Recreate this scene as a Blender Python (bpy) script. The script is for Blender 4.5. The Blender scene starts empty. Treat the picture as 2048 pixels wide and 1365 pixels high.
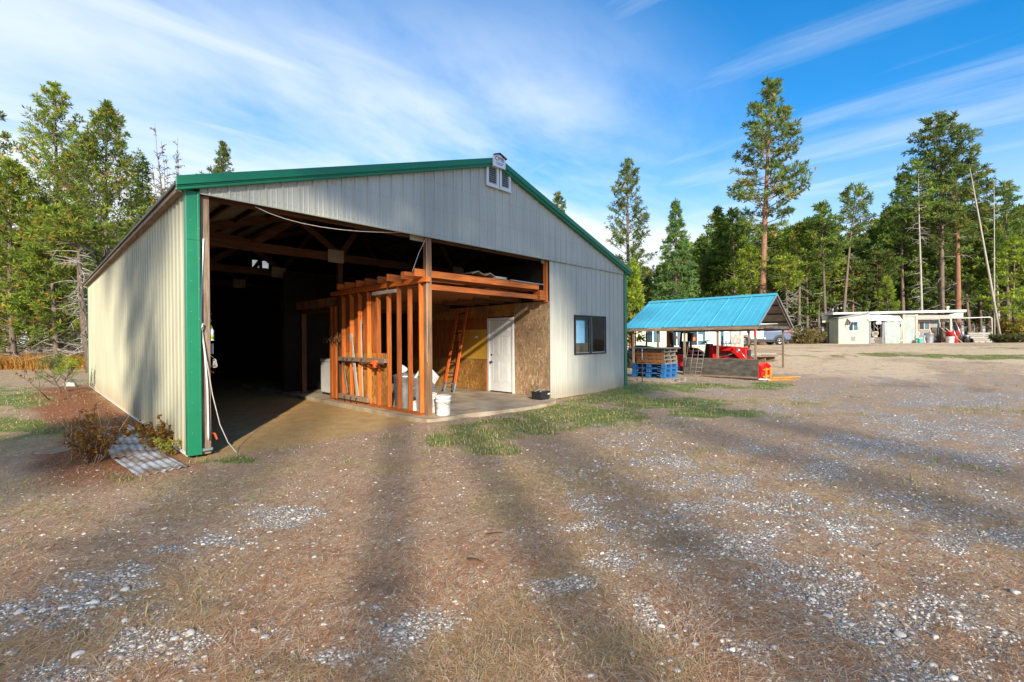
import bpy, math, random
import numpy as np
from mathutils import Vector, Matrix
rnd = random.Random(7)
rng = np.random.default_rng(7)
sc = bpy.context.scene
COL = sc.collection

# ------------------------------------------------------------------ camera
CAM = np.array([-1.40923283, -7.05082042, 1.47614428])
R_ = np.array([0.68930472, -0.72443638, -0.00713674])
F_ = np.array([0.72443297, 0.68933622, -0.0035271])
U_ = np.array([0.00747478, -0.00273884, 0.99996831])
FPX = 919.2377
cd = bpy.data.cameras.new('camera')
cam = bpy.data.objects.new('camera', cd)
COL.objects.link(cam)
mw = Matrix.Identity(4)
for i in range(3):
    mw[i][0], mw[i][1], mw[i][2], mw[i][3] = R_[i], U_[i], -F_[i], CAM[i]
cam.matrix_world = mw
cd.sensor_width = 36.0
cd.lens = FPX / 2048 * 36.0
cd.clip_start = 0.05
cd.clip_end = 3000
sc.camera = cam

# ------------------------------------------------------------------ light
SUN_AZ, SUN_EL = math.radians(33.6), math.radians(22.4)   # direction the light travels, measured from +Y to +X
w = bpy.data.worlds.new('World')
sc.world = w
w.use_nodes = True
nt = w.node_tree
nt.nodes.clear()
def N(t, typ, **kw):
    n = t.nodes.new(typ)
    for k, v in kw.items():
        setattr(n, k, v)
    return n
out = N(nt, 'ShaderNodeOutputWorld')
bg = N(nt, 'ShaderNodeBackground')
sky = N(nt, 'ShaderNodeTexSky', sky_type='NISHITA', sun_disc=False)
sky.sun_elevation = SUN_EL
sky.sun_rotation = SUN_AZ + math.pi
sky.air_density = 1.0
sky.dust_density = 0.3
sky.ozone_density = 3.0
SKY_STRENGTH = 0.15
bg.inputs[1].default_value = SKY_STRENGTH
tc = N(nt, 'ShaderNodeTexCoord')
sep = N(nt, 'ShaderNodeSeparateXYZ')
nt.links.new(tc.outputs['Generated'], sep.inputs[0])
def mth(t, op, a, b=None, clamp=False):
    n = N(t, 'ShaderNodeMath', operation=op, use_clamp=clamp)
    for i, v in enumerate((a, b)):
        if v is None: continue
        if isinstance(v, (int, float)): n.inputs[i].default_value = v
        else: t.links.new(v, n.inputs[i])
    return n.outputs[0]
def mrange(t, v, a, b, c=0.0, d=1.0, smooth=True):
    n = N(t, 'ShaderNodeMapRange')
    if smooth: n.interpolation_type = 'SMOOTHSTEP'
    t.links.new(v, n.inputs[0])
    for i, x in enumerate((a, b, c, d)): n.inputs[i + 1].default_value = x
    return n.outputs[0]
den = mth(nt, 'ADD', sep.outputs[2], 0.22)
cx = mth(nt, 'DIVIDE', sep.outputs[0], den)
cy = mth(nt, 'DIVIDE', sep.outputs[1], den)
comb = N(nt, 'ShaderNodeCombineXYZ')
nt.links.new(cx, comb.inputs[0]); nt.links.new(cy, comb.inputs[1])
def cloud(rot, scale, nscale, detail, dist, lo, hi, off=(0, 0, 0), rough=.55):
    mp = N(nt, 'ShaderNodeMapping')
    m0 = N(nt, 'ShaderNodeMapping'); m0.inputs['Rotation'].default_value = (0, 0, rot)
    nt.links.new(comb.outputs[0], m0.inputs[0])
    mp.inputs['Scale'].default_value = scale
    mp.inputs['Location'].default_value = off
    nt.links.new(m0.outputs[0], mp.inputs[0])
    nz = N(nt, 'ShaderNodeTexNoise')
    nz.inputs['Scale'].default_value = nscale
    nz.inputs['Detail'].default_value = detail
    nz.inputs['Roughness'].default_value = rough
    nz.inputs['Distortion'].default_value = dist
    nt.links.new(mp.outputs[0], nz.inputs[0])
    return mrange(nt, nz.outputs[0], lo, hi)
# axis across the view (R) used to thin the cloud towards the right of the sky
side = mth(nt, 'ADD', mth(nt, 'MULTIPLY', sep.outputs[0], float(R_[0])), mth(nt, 'MULTIPLY', sep.outputs[1], float(R_[1])))
big = cloud(0.15, (0.50, 1.15, 1), 1.05, 7, 0.35, 0.24, 0.58, (0.3, 0.15, 0), .58)
wisp = cloud(1.50, (0.30, 2.2, 1), 1.9, 8, 0.45, 0.42, 0.74, (1.7, 0.4, 0), .62)
thin_r = mrange(nt, mth(nt, 'ADD', side, mth(nt, 'MULTIPLY', sep.outputs[2], 0.75)), 0.36, 0.80, 1.0, 0.05)
low = mrange(nt, sep.outputs[2], 0.0, 0.42, 0.85, 0.0)
c1 = mth(nt, 'MULTIPLY', mth(nt, 'MULTIPLY', big, thin_r), mrange(nt, sep.outputs[2], 0.42, 0.66, 1.0, 0.15))
c2 = mth(nt, 'MULTIPLY', wisp, mrange(nt, sep.outputs[2], 0.1, 0.65, 0.52, 0.26))
c3 = mth(nt, 'MULTIPLY', cloud(0.10, (0.32, 2.0, 1), 1.5, 6, 0.5, 0.34, 0.70, (.6, 1.3, 0), .52), mrange(nt, mth(nt, 'ADD', side, mth(nt, 'MULTIPLY', sep.outputs[2], .35)), -.1, .45, .95, .0))
cm = mth(nt, 'MAXIMUM', mth(nt, 'MAXIMUM', c1, c2), c3)
cm = mth(nt, 'ADD', mth(nt, 'MULTIPLY', cm, 0.85), low, True)
hsv = N(nt, 'ShaderNodeHueSaturation')
hsv.inputs['Saturation'].default_value = 2.6
hsv.inputs['Value'].default_value = .71
nt.links.new(sky.outputs[0], hsv.inputs['Color'])
mixc = N(nt, 'ShaderNodeMixRGB')
nt.links.new(cm, mixc.inputs[0])
nt.links.new(hsv.outputs[0], mixc.inputs[1])
mixc.inputs[2].default_value = (2.75, 3.0, 3.2, 1)
nt.links.new(mixc.outputs[0], bg.inputs[0])
nt.links.new(bg.outputs[0], out.inputs[0])

sl = bpy.data.lights.new('sun', 'SUN')
sl.energy = 3.3
sl.angle = math.radians(1.2)
sl.color = (1.0, 0.89, 0.72)
so = bpy.data.objects.new('sun', sl)
COL.objects.link(so)
LD = Vector((math.sin(SUN_AZ) * math.cos(SUN_EL), math.cos(SUN_AZ) * math.cos(SUN_EL), -math.sin(SUN_EL)))
so.rotation_euler = LD.to_track_quat('-Z', 'Y').to_euler()
so.location = (-30, -45, 30)
sc.view_settings.view_transform = 'Standard'
sc.view_settings.look = 'None'
sc.view_settings.gamma = 1
sc.view_settings.exposure = 1.27
sc.render.engine = 'CYCLES'
sc.cycles.max_bounces = 6
sc.cycles.transparent_max_bounces = 8

# ------------------------------------------------------------------ helpers
def tag(o, label=None, cat=None, group=None, kind=None):
    if label: o['label'] = label
    if cat: o['category'] = cat
    if group: o['group'] = group
    if kind: o['kind'] = kind
    return o
def thing(name, label, cat, loc=(0, 0, 0), rz=0.0, group=None):
    o = bpy.data.objects.new(name, None)
    o.empty_display_size = 0.2
    COL.objects.link(o)
    o.location = loc
    o.rotation_euler = (0, 0, rz)
    return tag(o, label, cat, group)
def dup(root, loc=None, rz=None, label=None, scale=None):
    def cp(o, par):
        c = o.copy(); COL.objects.link(c)
        if par is not None: c.parent = par
        for ch in list(o.children): cp(ch, c)
        return c
    r = cp(root, None)
    if loc is not None: r.location = loc
    if rz is not None: r.rotation_euler = (0, 0, rz)
    if label: r['label'] = label
    if scale is not None: r.scale = scale if hasattr(scale, '__len__') else (scale,) * 3
    return r
def npmesh(name, verts, tris=None, quads=None, cols=None, smooth=False, attrs=None):
    me = bpy.data.meshes.new(name)
    verts = np.asarray(verts, np.float32)
    nt_ = 0 if tris is None else len(tris)
    nq = 0 if quads is None else len(quads)
    me.vertices.add(len(verts))
    me.vertices.foreach_set('co', verts.ravel())
    loops = []
    if nq: loops.append(np.asarray(quads, np.int32).ravel())
    if nt_: loops.append(np.asarray(tris, np.int32).ravel())
    loops = np.concatenate(loops)
    me.loops.add(len(loops))
    me.loops.foreach_set('vertex_index', loops)
    tot = np.concatenate([np.full(nq, 4, np.int32), np.full(nt_, 3, np.int32)])
    st = np.concatenate([[0], np.cumsum(tot)[:-1]]).astype(np.int32)
    me.polygons.add(nq + nt_)
    me.polygons.foreach_set('loop_start', st)
    me.polygons.foreach_set('loop_total', tot)
    if smooth: me.polygons.foreach_set('use_smooth', np.ones(nq + nt_, bool))
    me.update(calc_edges=True)
    if cols is not None:
        a = me.color_attributes.new('Col', 'FLOAT_COLOR', 'POINT')
        c4 = np.ones((len(verts), 4), np.float32); c4[:, :3] = cols
        a.data.foreach_set('color', c4.ravel())
    for k, v in (attrs or {}).items():
        a = me.attributes.new(k, 'FLOAT', 'POINT')
        a.data.foreach_set('value', np.asarray(v, np.float32))
    return me
def link(name, me, m=None, parent=None):
    o = bpy.data.objects.new(name, me)
    if m is not None and not me.materials:
        for x in (m if isinstance(m, (list, tuple)) else [m]): me.materials.append(x)
    COL.objects.link(o)
    if parent is not None: o.parent = parent
    return o
class MB:
    def __init__(s): s.v = []; s.f = []; s.m = []; s.sm = []
    def add(s, vs, fs, mi=0, smooth=False):
        b = len(s.v)
        s.v += [tuple(float(c) for c in v) for v in vs]
        for f in fs:
            s.f.append(tuple(b + i for i in f)); s.m.append(mi); s.sm.append(smooth)
        return s
    def bx(s, x0, x1, y0, y1, z0, z1, mi=0):
        v = [(x0, y0, z0), (x1, y0, z0), (x1, y1, z0), (x0, y1, z0), (x0, y0, z1), (x1, y0, z1), (x1, y1, z1), (x0, y1, z1)]
        return s.add(v, [(3, 2, 1, 0), (4, 5, 6, 7), (0, 1, 5, 4), (1, 2, 6, 5), (2, 3, 7, 6), (3, 0, 4, 7)], mi)
    def beam(s, p, q, w, h, up=(0, 0, 1), mi=0):
        p, q = Vector(p), Vector(q); d = (q - p).normalized(); up = Vector(up)
        if abs(d.dot(up)) > .95: up = Vector((1, 0, 0)) if abs(d.x) < .9 else Vector((0, 1, 0))
        a = d.cross(up).normalized(); b = a.cross(d).normalized()
        a *= w / 2; b *= h / 2
        v = [p - a - b, p + a - b, p + a + b, p - a + b, q - a - b, q + a - b, q + a + b, q - a + b]
        return s.add(v, [(0, 1, 2, 3), (7, 6, 5, 4), (4, 5, 1, 0), (5, 6, 2, 1), (6, 7, 3, 2), (7, 4, 0, 3)], mi)
    def tube(s, pts, r, n=8, mi=0, cap=True, smooth=True):
        pts = [Vector(p) for p in pts]; k = len(pts)
        rs = r if hasattr(r, '__len__') else [r] * k
        vs = []; pa = None
        for i, p in enumerate(pts):
            d = (pts[min(i + 1, k - 1)] - pts[max(i - 1, 0)]).normalized()
            if pa is None:
                up = Vector((0, 0, 1)) if abs(d.z) < .9 else Vector((1, 0, 0))
                a = d.cross(up).normalized()
            else:
                a = (pa - d * pa.dot(d)).normalized()
            pa = a; b = d.cross(a)
            for j in range(n):
                t = 2 * math.pi * j / n
                vs.append(p + (a * math.cos(t) + b * math.sin(t)) * rs[i])
        fs = []
        for i in range(k - 1):
            for j in range(n):
                fs.append((i * n + j, i * n + (j + 1) % n, (i + 1) * n + (j + 1) % n, (i + 1) * n + j))
        s.add(vs, fs, mi, smooth)
        if cap:
            b0 = len(s.v) - len(vs)
            s.f += [tuple(b0 + j for j in reversed(range(n))), tuple(b0 + (k - 1) * n + j for j in range(n))]
            s.m += [mi, mi]; s.sm += [False, False]
        return s
    def lathe(s, prof, c=(0, 0, 0), n=20, mi=0, axis='z'):
        vs = []; fs = []
        for (r, z) in prof:
            for j in range(n):
                t = 2 * math.pi * j / n
                a, b = r * math.cos(t), r * math.sin(t)
                if axis == 'z': vs.append((c[0] + a, c[1] + b, c[2] + z))
                elif axis == 'x': vs.append((c[0] + z, c[1] + a, c[2] + b))
                else: vs.append((c[0] + b, c[1] + z, c[2] + a))
        for i in range(len(prof) - 1):
            for j in range(n):
                fs.append((i * n + j, i * n + (j + 1) % n, (i + 1) * n + (j + 1) % n, (i + 1) * n + j))
        return s.add(vs, fs, mi, True)
    def prism(s, poly, axis, a0, a1, mi=0):
        """poly: 2D points; axis 'x': (y,z), 'y': (x,z), 'z': (x,y)"""
        def P(p, a):
            return {'x': (a, p[0], p[1]), 'y': (p[0], a, p[1]), 'z': (p[0], p[1], a)}[axis]
        n = len(poly)
        vs = [P(p, a0) for p in poly] + [P(p, a1) for p in poly]
        fs = [tuple(range(n)), tuple(reversed(range(n, 2 * n)))] + [(i, n + i, n + (i + 1) % n, (i + 1) % n) for i in range(n)]
        return s.add(vs, fs, mi)
    def build(s, name, m, parent=None, bevel=0, loc=None, fixn=False):
        me = bpy.data.meshes.new(name)
        me.from_pydata(s.v, [], s.f)
        for x in (m if isinstance(m, (list, tuple)) else [m]): me.materials.append(x)
        me.polygons.foreach_set('material_index', np.array(s.m, np.int32))
        me.polygons.foreach_set('use_smooth', np.array(s.sm, bool))
        if fixn:
            import bmesh
            bm = bmesh.new(); bm.from_mesh(me)
            bmesh.ops.recalc_face_normals(bm, faces=bm.faces); bm.to_mesh(me); bm.free()
        me.update()
        o = link(name, me, None, parent)
        if bevel:
            b = o.modifiers.new('bevel', 'BEVEL'); b.width = bevel; b.segments = 2; b.limit_method = 'ANGLE'
            b.angle_limit = math.radians(40)
        if loc is not None: o.location = loc
        return o

def mat(name, c1, c2=None, rough=.7, metal=0.0, scale=6.0, stretch=(1, 1, 1), bump=0.0, bscale=None, detail=5, rndv=0.0, lo=.35, hi=.65, c3=None, spec=.4, coat=0):
    m = bpy.data.materials.new(name); m.use_nodes = True
    t = m.node_tree; t.nodes.clear()
    o = N(t, 'ShaderNodeOutputMaterial'); p = N(t, 'ShaderNodeBsdfPrincipled')
    t.links.new(p.outputs[0], o.inputs[0])
    p.inputs['Roughness'].default_value = rough
    p.inputs['Metallic'].default_value = metal
    p.inputs['Specular IOR Level'].default_value = spec
    p.inputs['Coat Weight'].default_value = coat
    tc = N(t, 'ShaderNodeTexCoord'); mp = N(t, 'ShaderNodeMapping')
    mp.inputs['Scale'].default_value = stretch
    t.links.new(tc.outputs['Object'], mp.inputs[0])
    nz = N(t, 'ShaderNodeTexNoise'); nz.inputs['Scale'].default_value = scale
    nz.inputs['Detail'].default_value = detail; nz.inputs['Roughness'].default_value = .62
    t.links.new(mp.outputs[0], nz.inputs[0])
    if c2 is None: c2 = tuple(c * .82 for c in c1)
    cr = N(t, 'ShaderNodeValToRGB')
    cr.color_ramp.elements[0].position = lo; cr.color_ramp.elements[1].position = hi
    cr.color_ramp.elements[0].color = (*c2, 1); cr.color_ramp.elements[1].color = (*c1, 1)
    if c3 is not None:
        e = cr.color_ramp.elements.new(min(.98, hi + .12)); e.color = (*c3, 1)
    t.links.new(nz.outputs[0], cr.inputs[0])
    col = cr.outputs[0]
    if rndv:
        oi = N(t, 'ShaderNodeObjectInfo'); hs = N(t, 'ShaderNodeHueSaturation')
        t.links.new(mrange(t, oi.outputs['Random'], 0, 1, 1 - rndv, 1 + rndv, False), hs.inputs['Value'])
        t.links.new(col, hs.inputs['Color']); col = hs.outputs[0]
    t.links.new(col, p.inputs['Base Color'])
    if bump:
        n2 = nz
        if bscale:
            n2 = N(t, 'ShaderNodeTexNoise'); n2.inputs['Scale'].default_value = bscale; n2.inputs['Detail'].default_value = 6
            t.links.new(mp.outputs[0], n2.inputs[0])
        b = N(t, 'ShaderNodeBump'); b.inputs['Strength'].default_value = bump; b.inputs['Distance'].default_value = .02
        t.links.new(n2.outputs[0], b.inputs['Height']); t.links.new(b.outputs[0], p.inputs['Normal'])
    m['p'] = 1
    return m
def leafmat(name, transl=.35, rough=.6, tint=(1, 1, 1)):
    m = bpy.data.materials.new(name); m.use_nodes = True
    t = m.node_tree; t.nodes.clear()
    o = N(t, 'ShaderNodeOutputMaterial')
    at = N(t, 'ShaderNodeAttribute', attribute_name='Col')
    oi = N(t, 'ShaderNodeObjectInfo'); hs = N(t, 'ShaderNodeHueSaturation')
    t.links.new(mrange(t, oi.outputs['Random'], 0, 1, .82, 1.18, False), hs.inputs['Value'])
    t.links.new(at.outputs[0], hs.inputs['Color'])
    p = N(t, 'ShaderNodeBsdfPrincipled'); p.inputs['Roughness'].default_value = rough
    p.inputs['Specular IOR Level'].default_value = .25
    tr = N(t, 'ShaderNodeBsdfTranslucent'); mx = N(t, 'ShaderNodeMixShader')
    mx.inputs[0].default_value = transl
    t.links.new(hs.outputs[0], p.inputs['Base Color']); t.links.new(hs.outputs[0], tr.inputs[0])
    t.links.new(p.outputs[0], mx.inputs[1]); t.links.new(tr.outputs[0], mx.inputs[2])
    t.links.new(mx.outputs[0], o.inputs[0])
    return m
def glassmat(name, col=(.05, .08, .1), rough=.03):
    m = bpy.data.materials.new(name); m.use_nodes = True
    p = m.node_tree.nodes['Principled BSDF']
    p.inputs['Base Color'].default_value = (*col, 1); p.inputs['Roughness'].default_value = rough
    p.inputs['Specular IOR Level'].default_value = .8
    return m

M = {}
M['siding'] = mat('painted_steel_siding', (.47, .455, .36), (.42, .405, .325), .42, 0, 1.3, (1, 1, .35), spec=.5)
M['sidingf'] = mat('painted_steel_gable', (.47, .46, .385), (.42, .415, .35), .38, 0, 1.6, (1, 1, .3), spec=.5)
M['green'] = mat('green_trim_paint', (.008, .19, .085), (.006, .165, .075), .38, 0, 3, spec=.5)
M['roofdk'] = mat('roof_steel', (.12, .11, .09), (.08, .07, .06), .5, .3, 3)
M['roofin'] = mat('roof_underside', (.24, .23, .21), (.15, .145, .13), .6, 0, 3)
M['dark'] = mat('shade_black_backing', (.016, .014, .012), (.009, .008, .007), .9, 0, 4)  # near-black backing tone, stands in for shade inside the barn
WZ, WX, WY = (9, 9, .8), (.8, 9, 9), (9, .8, 9)
for k, st in (('z', WZ), ('x', WX), ('y', WY)):
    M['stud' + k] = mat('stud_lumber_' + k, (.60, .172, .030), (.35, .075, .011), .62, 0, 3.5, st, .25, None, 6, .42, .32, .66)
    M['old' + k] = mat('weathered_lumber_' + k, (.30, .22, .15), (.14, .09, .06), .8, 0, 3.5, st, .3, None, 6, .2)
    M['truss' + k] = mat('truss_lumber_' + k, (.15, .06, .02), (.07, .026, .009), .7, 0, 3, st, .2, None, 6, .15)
    M['grey' + k] = mat('grey_board_' + k, (.42, .39, .35), (.25, .23, .20), .85, 0, 3.5, st, .3, None, 6, .15)
M['postw'] = mat('aged_brown_post', (.36, .17, .07), (.14, .085, .05), .75, 0, 2.2, (5, 5, .6), .3)
M['darkrim'] = mat('dark_rim', (.12, .12, .12), (.08, .08, .08), .5, .5, 8)
M['concrete'] = mat('concrete', (.47, .385, .27), (.27, .20, .125), .85, 0, 2.2, (1, 1, 1), .15, 30)
M['white'] = mat('white_paint', (.74, .75, .74), (.66, .67, .66), .45, 0, 3)
M['whited'] = mat('dirty_white_plastic', (.72, .70, .66), (.40, .36, .30), .5, 0, 7, lo=.30, hi=.42)
M['yellow'] = mat('yellow_board', (.62, .36, .05), (.52, .27, .03), .7, 0, 2)
M['steel'] = mat('galvanised_steel', (.50, .54, .58), (.34, .38, .42), .35, .75, 8)
M['dsteel'] = mat('dark_steel', (.06, .06, .06), (.03, .03, .03), .5, .5, 8)
M['rust'] = mat('rusty_iron', (.20, .10, .06), (.09, .05, .03), .8, .3, 14)
M['black'] = mat('black_plastic', (.02, .02, .022), (.012, .012, .012), .45, 0, 9)
M['orange'] = mat('orange_fibreglass', (.68, .13, .03), (.55, .09, .02), .5, 0, 5)
M['red'] = mat('red_paint', (.62, .012, .012), (.50, .008, .008), .32, 0, 4, coat=.3)
M['yel'] = mat('yellow_paint', (.58, .30, .03), (.44, .20, .02), .5, 0, 5)
M['cattle'] = mat('galvanised_wire', (.45, .43, .40), (.30, .27, .24), .55, .4, 10)
M['blue'] = mat('blue_paint', (.04, .22, .50), (.03, .14, .36), .8, 0, 9, c3=(.38, .38, .36))
M['pallet'] = mat('pallet_wood', (.46, .40, .32), (.28, .23, .17), .85, 0, 6, (3, 3, 3), .2)
M['palletor'] = mat('orange_pallet_wood', (.58, .20, .04), (.38, .12, .03), .8, 0, 5, (2, 2, 6), .2)
M['ply'] = mat('dark_weathered_plywood', (.12, .105, .085), (.045, .04, .033), .9, 0, 3, (1, 1, 2.5), .2, c3=(.19, .16, .12))
M['plyl'] = mat('pale_plywood', (.48, .41, .32), (.36, .30, .23), .8, 0, 3)
M['blueroof'] = mat('blue_roof_paint', (.075, .39, .52), (.06, .34, .46), .4, 0, 2, spec=.5)
M['cream'] = mat('cream_siding', (.49, .505, .40), (.42, .435, .35), .7, 0, 3)
M['palegreen'] = mat('pale_green_siding', (.50, .53, .42), (.45, .48, .38), .7, 0, 3)
M['peach'] = mat('peach_wall', (.66, .40, .22), (.58, .33, .18), .7, 0, 3)
M['glass'] = glassmat('dark_window_glass', (.012, .03, .04))
M['glassb'] = glassmat('blue_window_glass', (.05, .13, .18), .08)
M['reflb'] = mat('pale_blue_reflection', (.55, .78, .90), (.30, .55, .78), .7, 0, 2)
M['teal'] = mat('dim_teal_wall', (.12, .36, .44), (.06, .24, .32), .8, 0, 2)
def clearglass(name):
    m = bpy.data.materials.new(name); m.use_nodes = True
    t = m.node_tree; t.nodes.clear()
    o = N(t, 'ShaderNodeOutputMaterial'); a = N(t, 'ShaderNodeBsdfTransparent'); b = N(t, 'ShaderNodeBsdfGlossy'); x = N(t, 'ShaderNodeMixShader'); f = N(t, 'ShaderNodeFresnel')
    a.inputs[0].default_value = (.86, .95, .97, 1); f.inputs[0].default_value = 1.25; b.inputs['Roughness'].default_value = .02
    t.links.new(f.outputs[0], x.inputs[0]); t.links.new(a.outputs[0], x.inputs[1]); t.links.new(b.outputs[0], x.inputs[2]); t.links.new(x.outputs[0], o.inputs[0])
    return m
M['clear'] = clearglass('window_glass')
M['trans'] = mat('cloudy_plastic_sheet', (.36, .42, .40), (.27, .32, .31), .4, 0, 2)
M['tarp'] = mat('white_tarp', (.72, .70, .78), (.55, .52, .62), .55, 0, 4, (1, 1, 3), .4)
M['greyw'] = mat('grey_shed_wall', (.26, .27, .28), (.20, .21, .22), .8, 0, 3)
M['tyre'] = mat('tyre_rubber', (.025, .025, .025), (.015, .015, .015), .85, 0, 20)
M['carblue'] = mat('blue_grey_car_paint', (.10, .14, .22), (.09, .13, .20), .3, .2, 2, coat=.8)
M['alloy'] = mat('alloy_rim', (.55, .55, .56), (.42, .42, .43), .3, .8, 8)
M['lens'] = mat('red_lamp_lens', (.45, .01, .01), (.35, .01, .01), .2, 0, 4)
M['lime'] = mat('lime_plastic', (.45, .62, .02), (.36, .52, .02), .4, 0, 6)
M['rope'] = mat('white_rope', (.60, .56, .48), (.42, .38, .32), .9, 0, 30)
M['turq'] = mat('turquoise_plastic', (.02, .42, .34), (.02, .36, .28), .45, 0, 4)
M['sign'] = mat('sign_white', (.78, .80, .83), (.74, .76, .79), .4, 0, 4)
M['ink'] = mat('maroon_ink', (.24, .09, .05), (.18, .06, .05), .6, 0, 4)
M['inkb'] = mat('blue_ink', (.16, .30, .62), (.12, .24, .55), .6, 0, 4)
M['boxgreen'] = mat('green_print', (.02, .36, .16), (.02, .32, .14), .6, 0, 4)
M['bark'] = mat('grey_brown_bark', (.20, .155, .115), (.09, .065, .048), .9, 0, 5, (5, 5, 1), .6, None, 6, .2)
M['barkred'] = mat('red_ponderosa_bark', (.36, .185, .11), (.15, .075, .05), .9, 0, 5, (4, 4, 1), .6, None, 6, .1)
M['deadwood'] = mat('bleached_deadwood', (.46, .42, .37), (.28, .25, .22), .85, 0, 5, (5, 5, 1), .3)
M['twig'] = mat('bare_twig', (.20, .13, .09), (.11, .07, .05), .9, 0, 9)
M['needle'] = leafmat('needle_foliage', .42)
M['leaf'] = leafmat('leaf_foliage', .40)
M['grass'] = leafmat('grass_blades', .25)
M['stone'] = mat('pale_stone', (.58, .56, .52), (.40, .38, .35), .85, 0, 12, (1, 1, 1), .3, None, 6, .2)
M['tin'] = mat('old_corrugated_tin', (.44, .45, .47), (.20, .13, .09), .55, .3, 3, lo=.42, hi=.56)

def siding_mat(name, c1, c2, axis):
    m = bpy.data.materials.new(name); m.use_nodes = True
    t = m.node_tree; p = t.nodes['Principled BSDF']; p.inputs['Roughness'].default_value = .45
    tc = N(t, 'ShaderNodeTexCoord'); sp_ = N(t, 'ShaderNodeSeparateXYZ'); t.links.new(tc.outputs['Object'], sp_.inputs[0])
    pan = mth(t, 'FLOOR', mth(t, 'DIVIDE', mth(t, 'ADD', sp_.outputs[axis], .1), .9144))
    wn_ = N(t, 'ShaderNodeTexWhiteNoise', noise_dimensions='1D'); t.links.new(pan, wn_.inputs['W'])
    mp = N(t, 'ShaderNodeMapping'); mp.inputs['Scale'].default_value = (6, 6, .35); t.links.new(tc.outputs['Object'], mp.inputs[0])
    nz = N(t, 'ShaderNodeTexNoise'); nz.inputs['Scale'].default_value = 1.6; nz.inputs['Detail'].default_value = 6; t.links.new(mp.outputs[0], nz.inputs[0])
    n2 = N(t, 'ShaderNodeTexNoise'); n2.inputs['Scale'].default_value = .8; n2.inputs['Detail'].default_value = 5; t.links.new(tc.outputs['Object'], n2.inputs[0])
    mx = N(t, 'ShaderNodeMixRGB'); mx.inputs[1].default_value = (*c2, 1); mx.inputs[2].default_value = (*c1, 1)
    t.links.new(mrange(t, mth(t, 'ADD', mth(t, 'MULTIPLY', nz.outputs[0], .6), mth(t, 'MULTIPLY', n2.outputs[0], .4)), .35, .62), mx.inputs[0])
    # splashed dirt along the foot of the sheets
    dz = mth(t, 'ADD', sp_.outputs[2], mth(t, 'MULTIPLY', nz.outputs[0], -.55))
    dirt = mrange(t, dz, -.22, .22, .55, 0)
    m2 = N(t, 'ShaderNodeMixRGB'); t.links.new(dirt, m2.inputs[0]); t.links.new(mx.outputs[0], m2.inputs[1]); m2.inputs[2].default_value = (.30, .22, .13, 1)
    hs = N(t, 'ShaderNodeHueSaturation'); t.links.new(mrange(t, wn_.outputs[0], 0, 1, .93, 1.05, False), hs.inputs['Value']); t.links.new(m2.outputs[0], hs.inputs['Color'])
    t.links.new(hs.outputs[0], p.inputs['Base Color'])
    return m
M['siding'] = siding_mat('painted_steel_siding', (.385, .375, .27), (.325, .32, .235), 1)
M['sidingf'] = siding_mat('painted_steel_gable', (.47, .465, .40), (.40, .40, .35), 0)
def osb(name, cols, scale=26, flat=False):
    m = bpy.data.materials.new(name); m.use_nodes = True
    t = m.node_tree; p = t.nodes['Principled BSDF']; p.inputs['Roughness'].default_value = .75
    tc = N(t, 'ShaderNodeTexCoord')
    nz = N(t, 'ShaderNodeTexNoise'); nz.inputs['Scale'].default_value = 5; nz.inputs['Detail'].default_value = 3
    t.links.new(tc.outputs['Object'], nz.inputs[0])
    ad = N(t, 'ShaderNodeVectorMath', operation='MULTIPLY_ADD')
    ad.inputs[1].default_value = (.25, .25, .25)
    t.links.new(nz.outputs['Color'], ad.inputs[0]); t.links.new(tc.outputs['Object'], ad.inputs[2])
    mp = N(t, 'ShaderNodeMapping'); mp.inputs['Scale'].default_value = (1, 1.5, .42); mp.inputs['Rotation'].default_value = (.25, 0, 0)
    t.links.new(ad.outputs[0], mp.inputs[0])
    vo = N(t, 'ShaderNodeTexVoronoi'); vo.inputs['Scale'].default_value = scale; vo.inputs['Randomness'].default_value = 1
    t.links.new(mp.outputs[0], vo.inputs['Vector'])
    bw = N(t, 'ShaderNodeSeparateColor'); t.links.new(vo.outputs['Color'], bw.inputs[0])
    cr = N(t, 'ShaderNodeValToRGB'); cr.color_ramp.elements[0].color = (*cols[0], 1); cr.color_ramp.elements[1].color = (*cols[-1], 1)
    for i, c in enumerate(cols[1:-1]):
        e = cr.color_ramp.elements.new((i + 1) / (len(cols) - 1)); e.color = (*c, 1)
    t.links.new(bw.outputs[0], cr.inputs[0])
    n2 = N(t, 'ShaderNodeTexNoise'); n2.inputs['Scale'].default_value = 1.3
    t.links.new(tc.outputs['Object'], n2.inputs[0])
    hs = N(t, 'ShaderNodeHueSaturation'); t.links.new(mrange(t, n2.outputs[0], .3, .7, .75, 1.2), hs.inputs['Value'])
    t.links.new(cr.outputs[0], hs.inputs['Color']); t.links.new(hs.outputs[0], p.inputs['Base Color'])
    return m
M['osb'] = osb('weathered_osb', [(.19, .115, .06), (.28, .175, .09), (.33, .215, .115), (.26, .16, .08), (.50, .37, .24)], 24)
M['osbo'] = osb('golden_osb', [(.16, .07, .015), (.30, .14, .03), (.34, .16, .03), (.24, .11, .02), (.50, .29, .09)])
M['osbr'] = mat('red_brown_plywood', (.36, .12, .03), (.18, .05, .014), .7, 0, 3, (6, 6, .7), .1)

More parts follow.
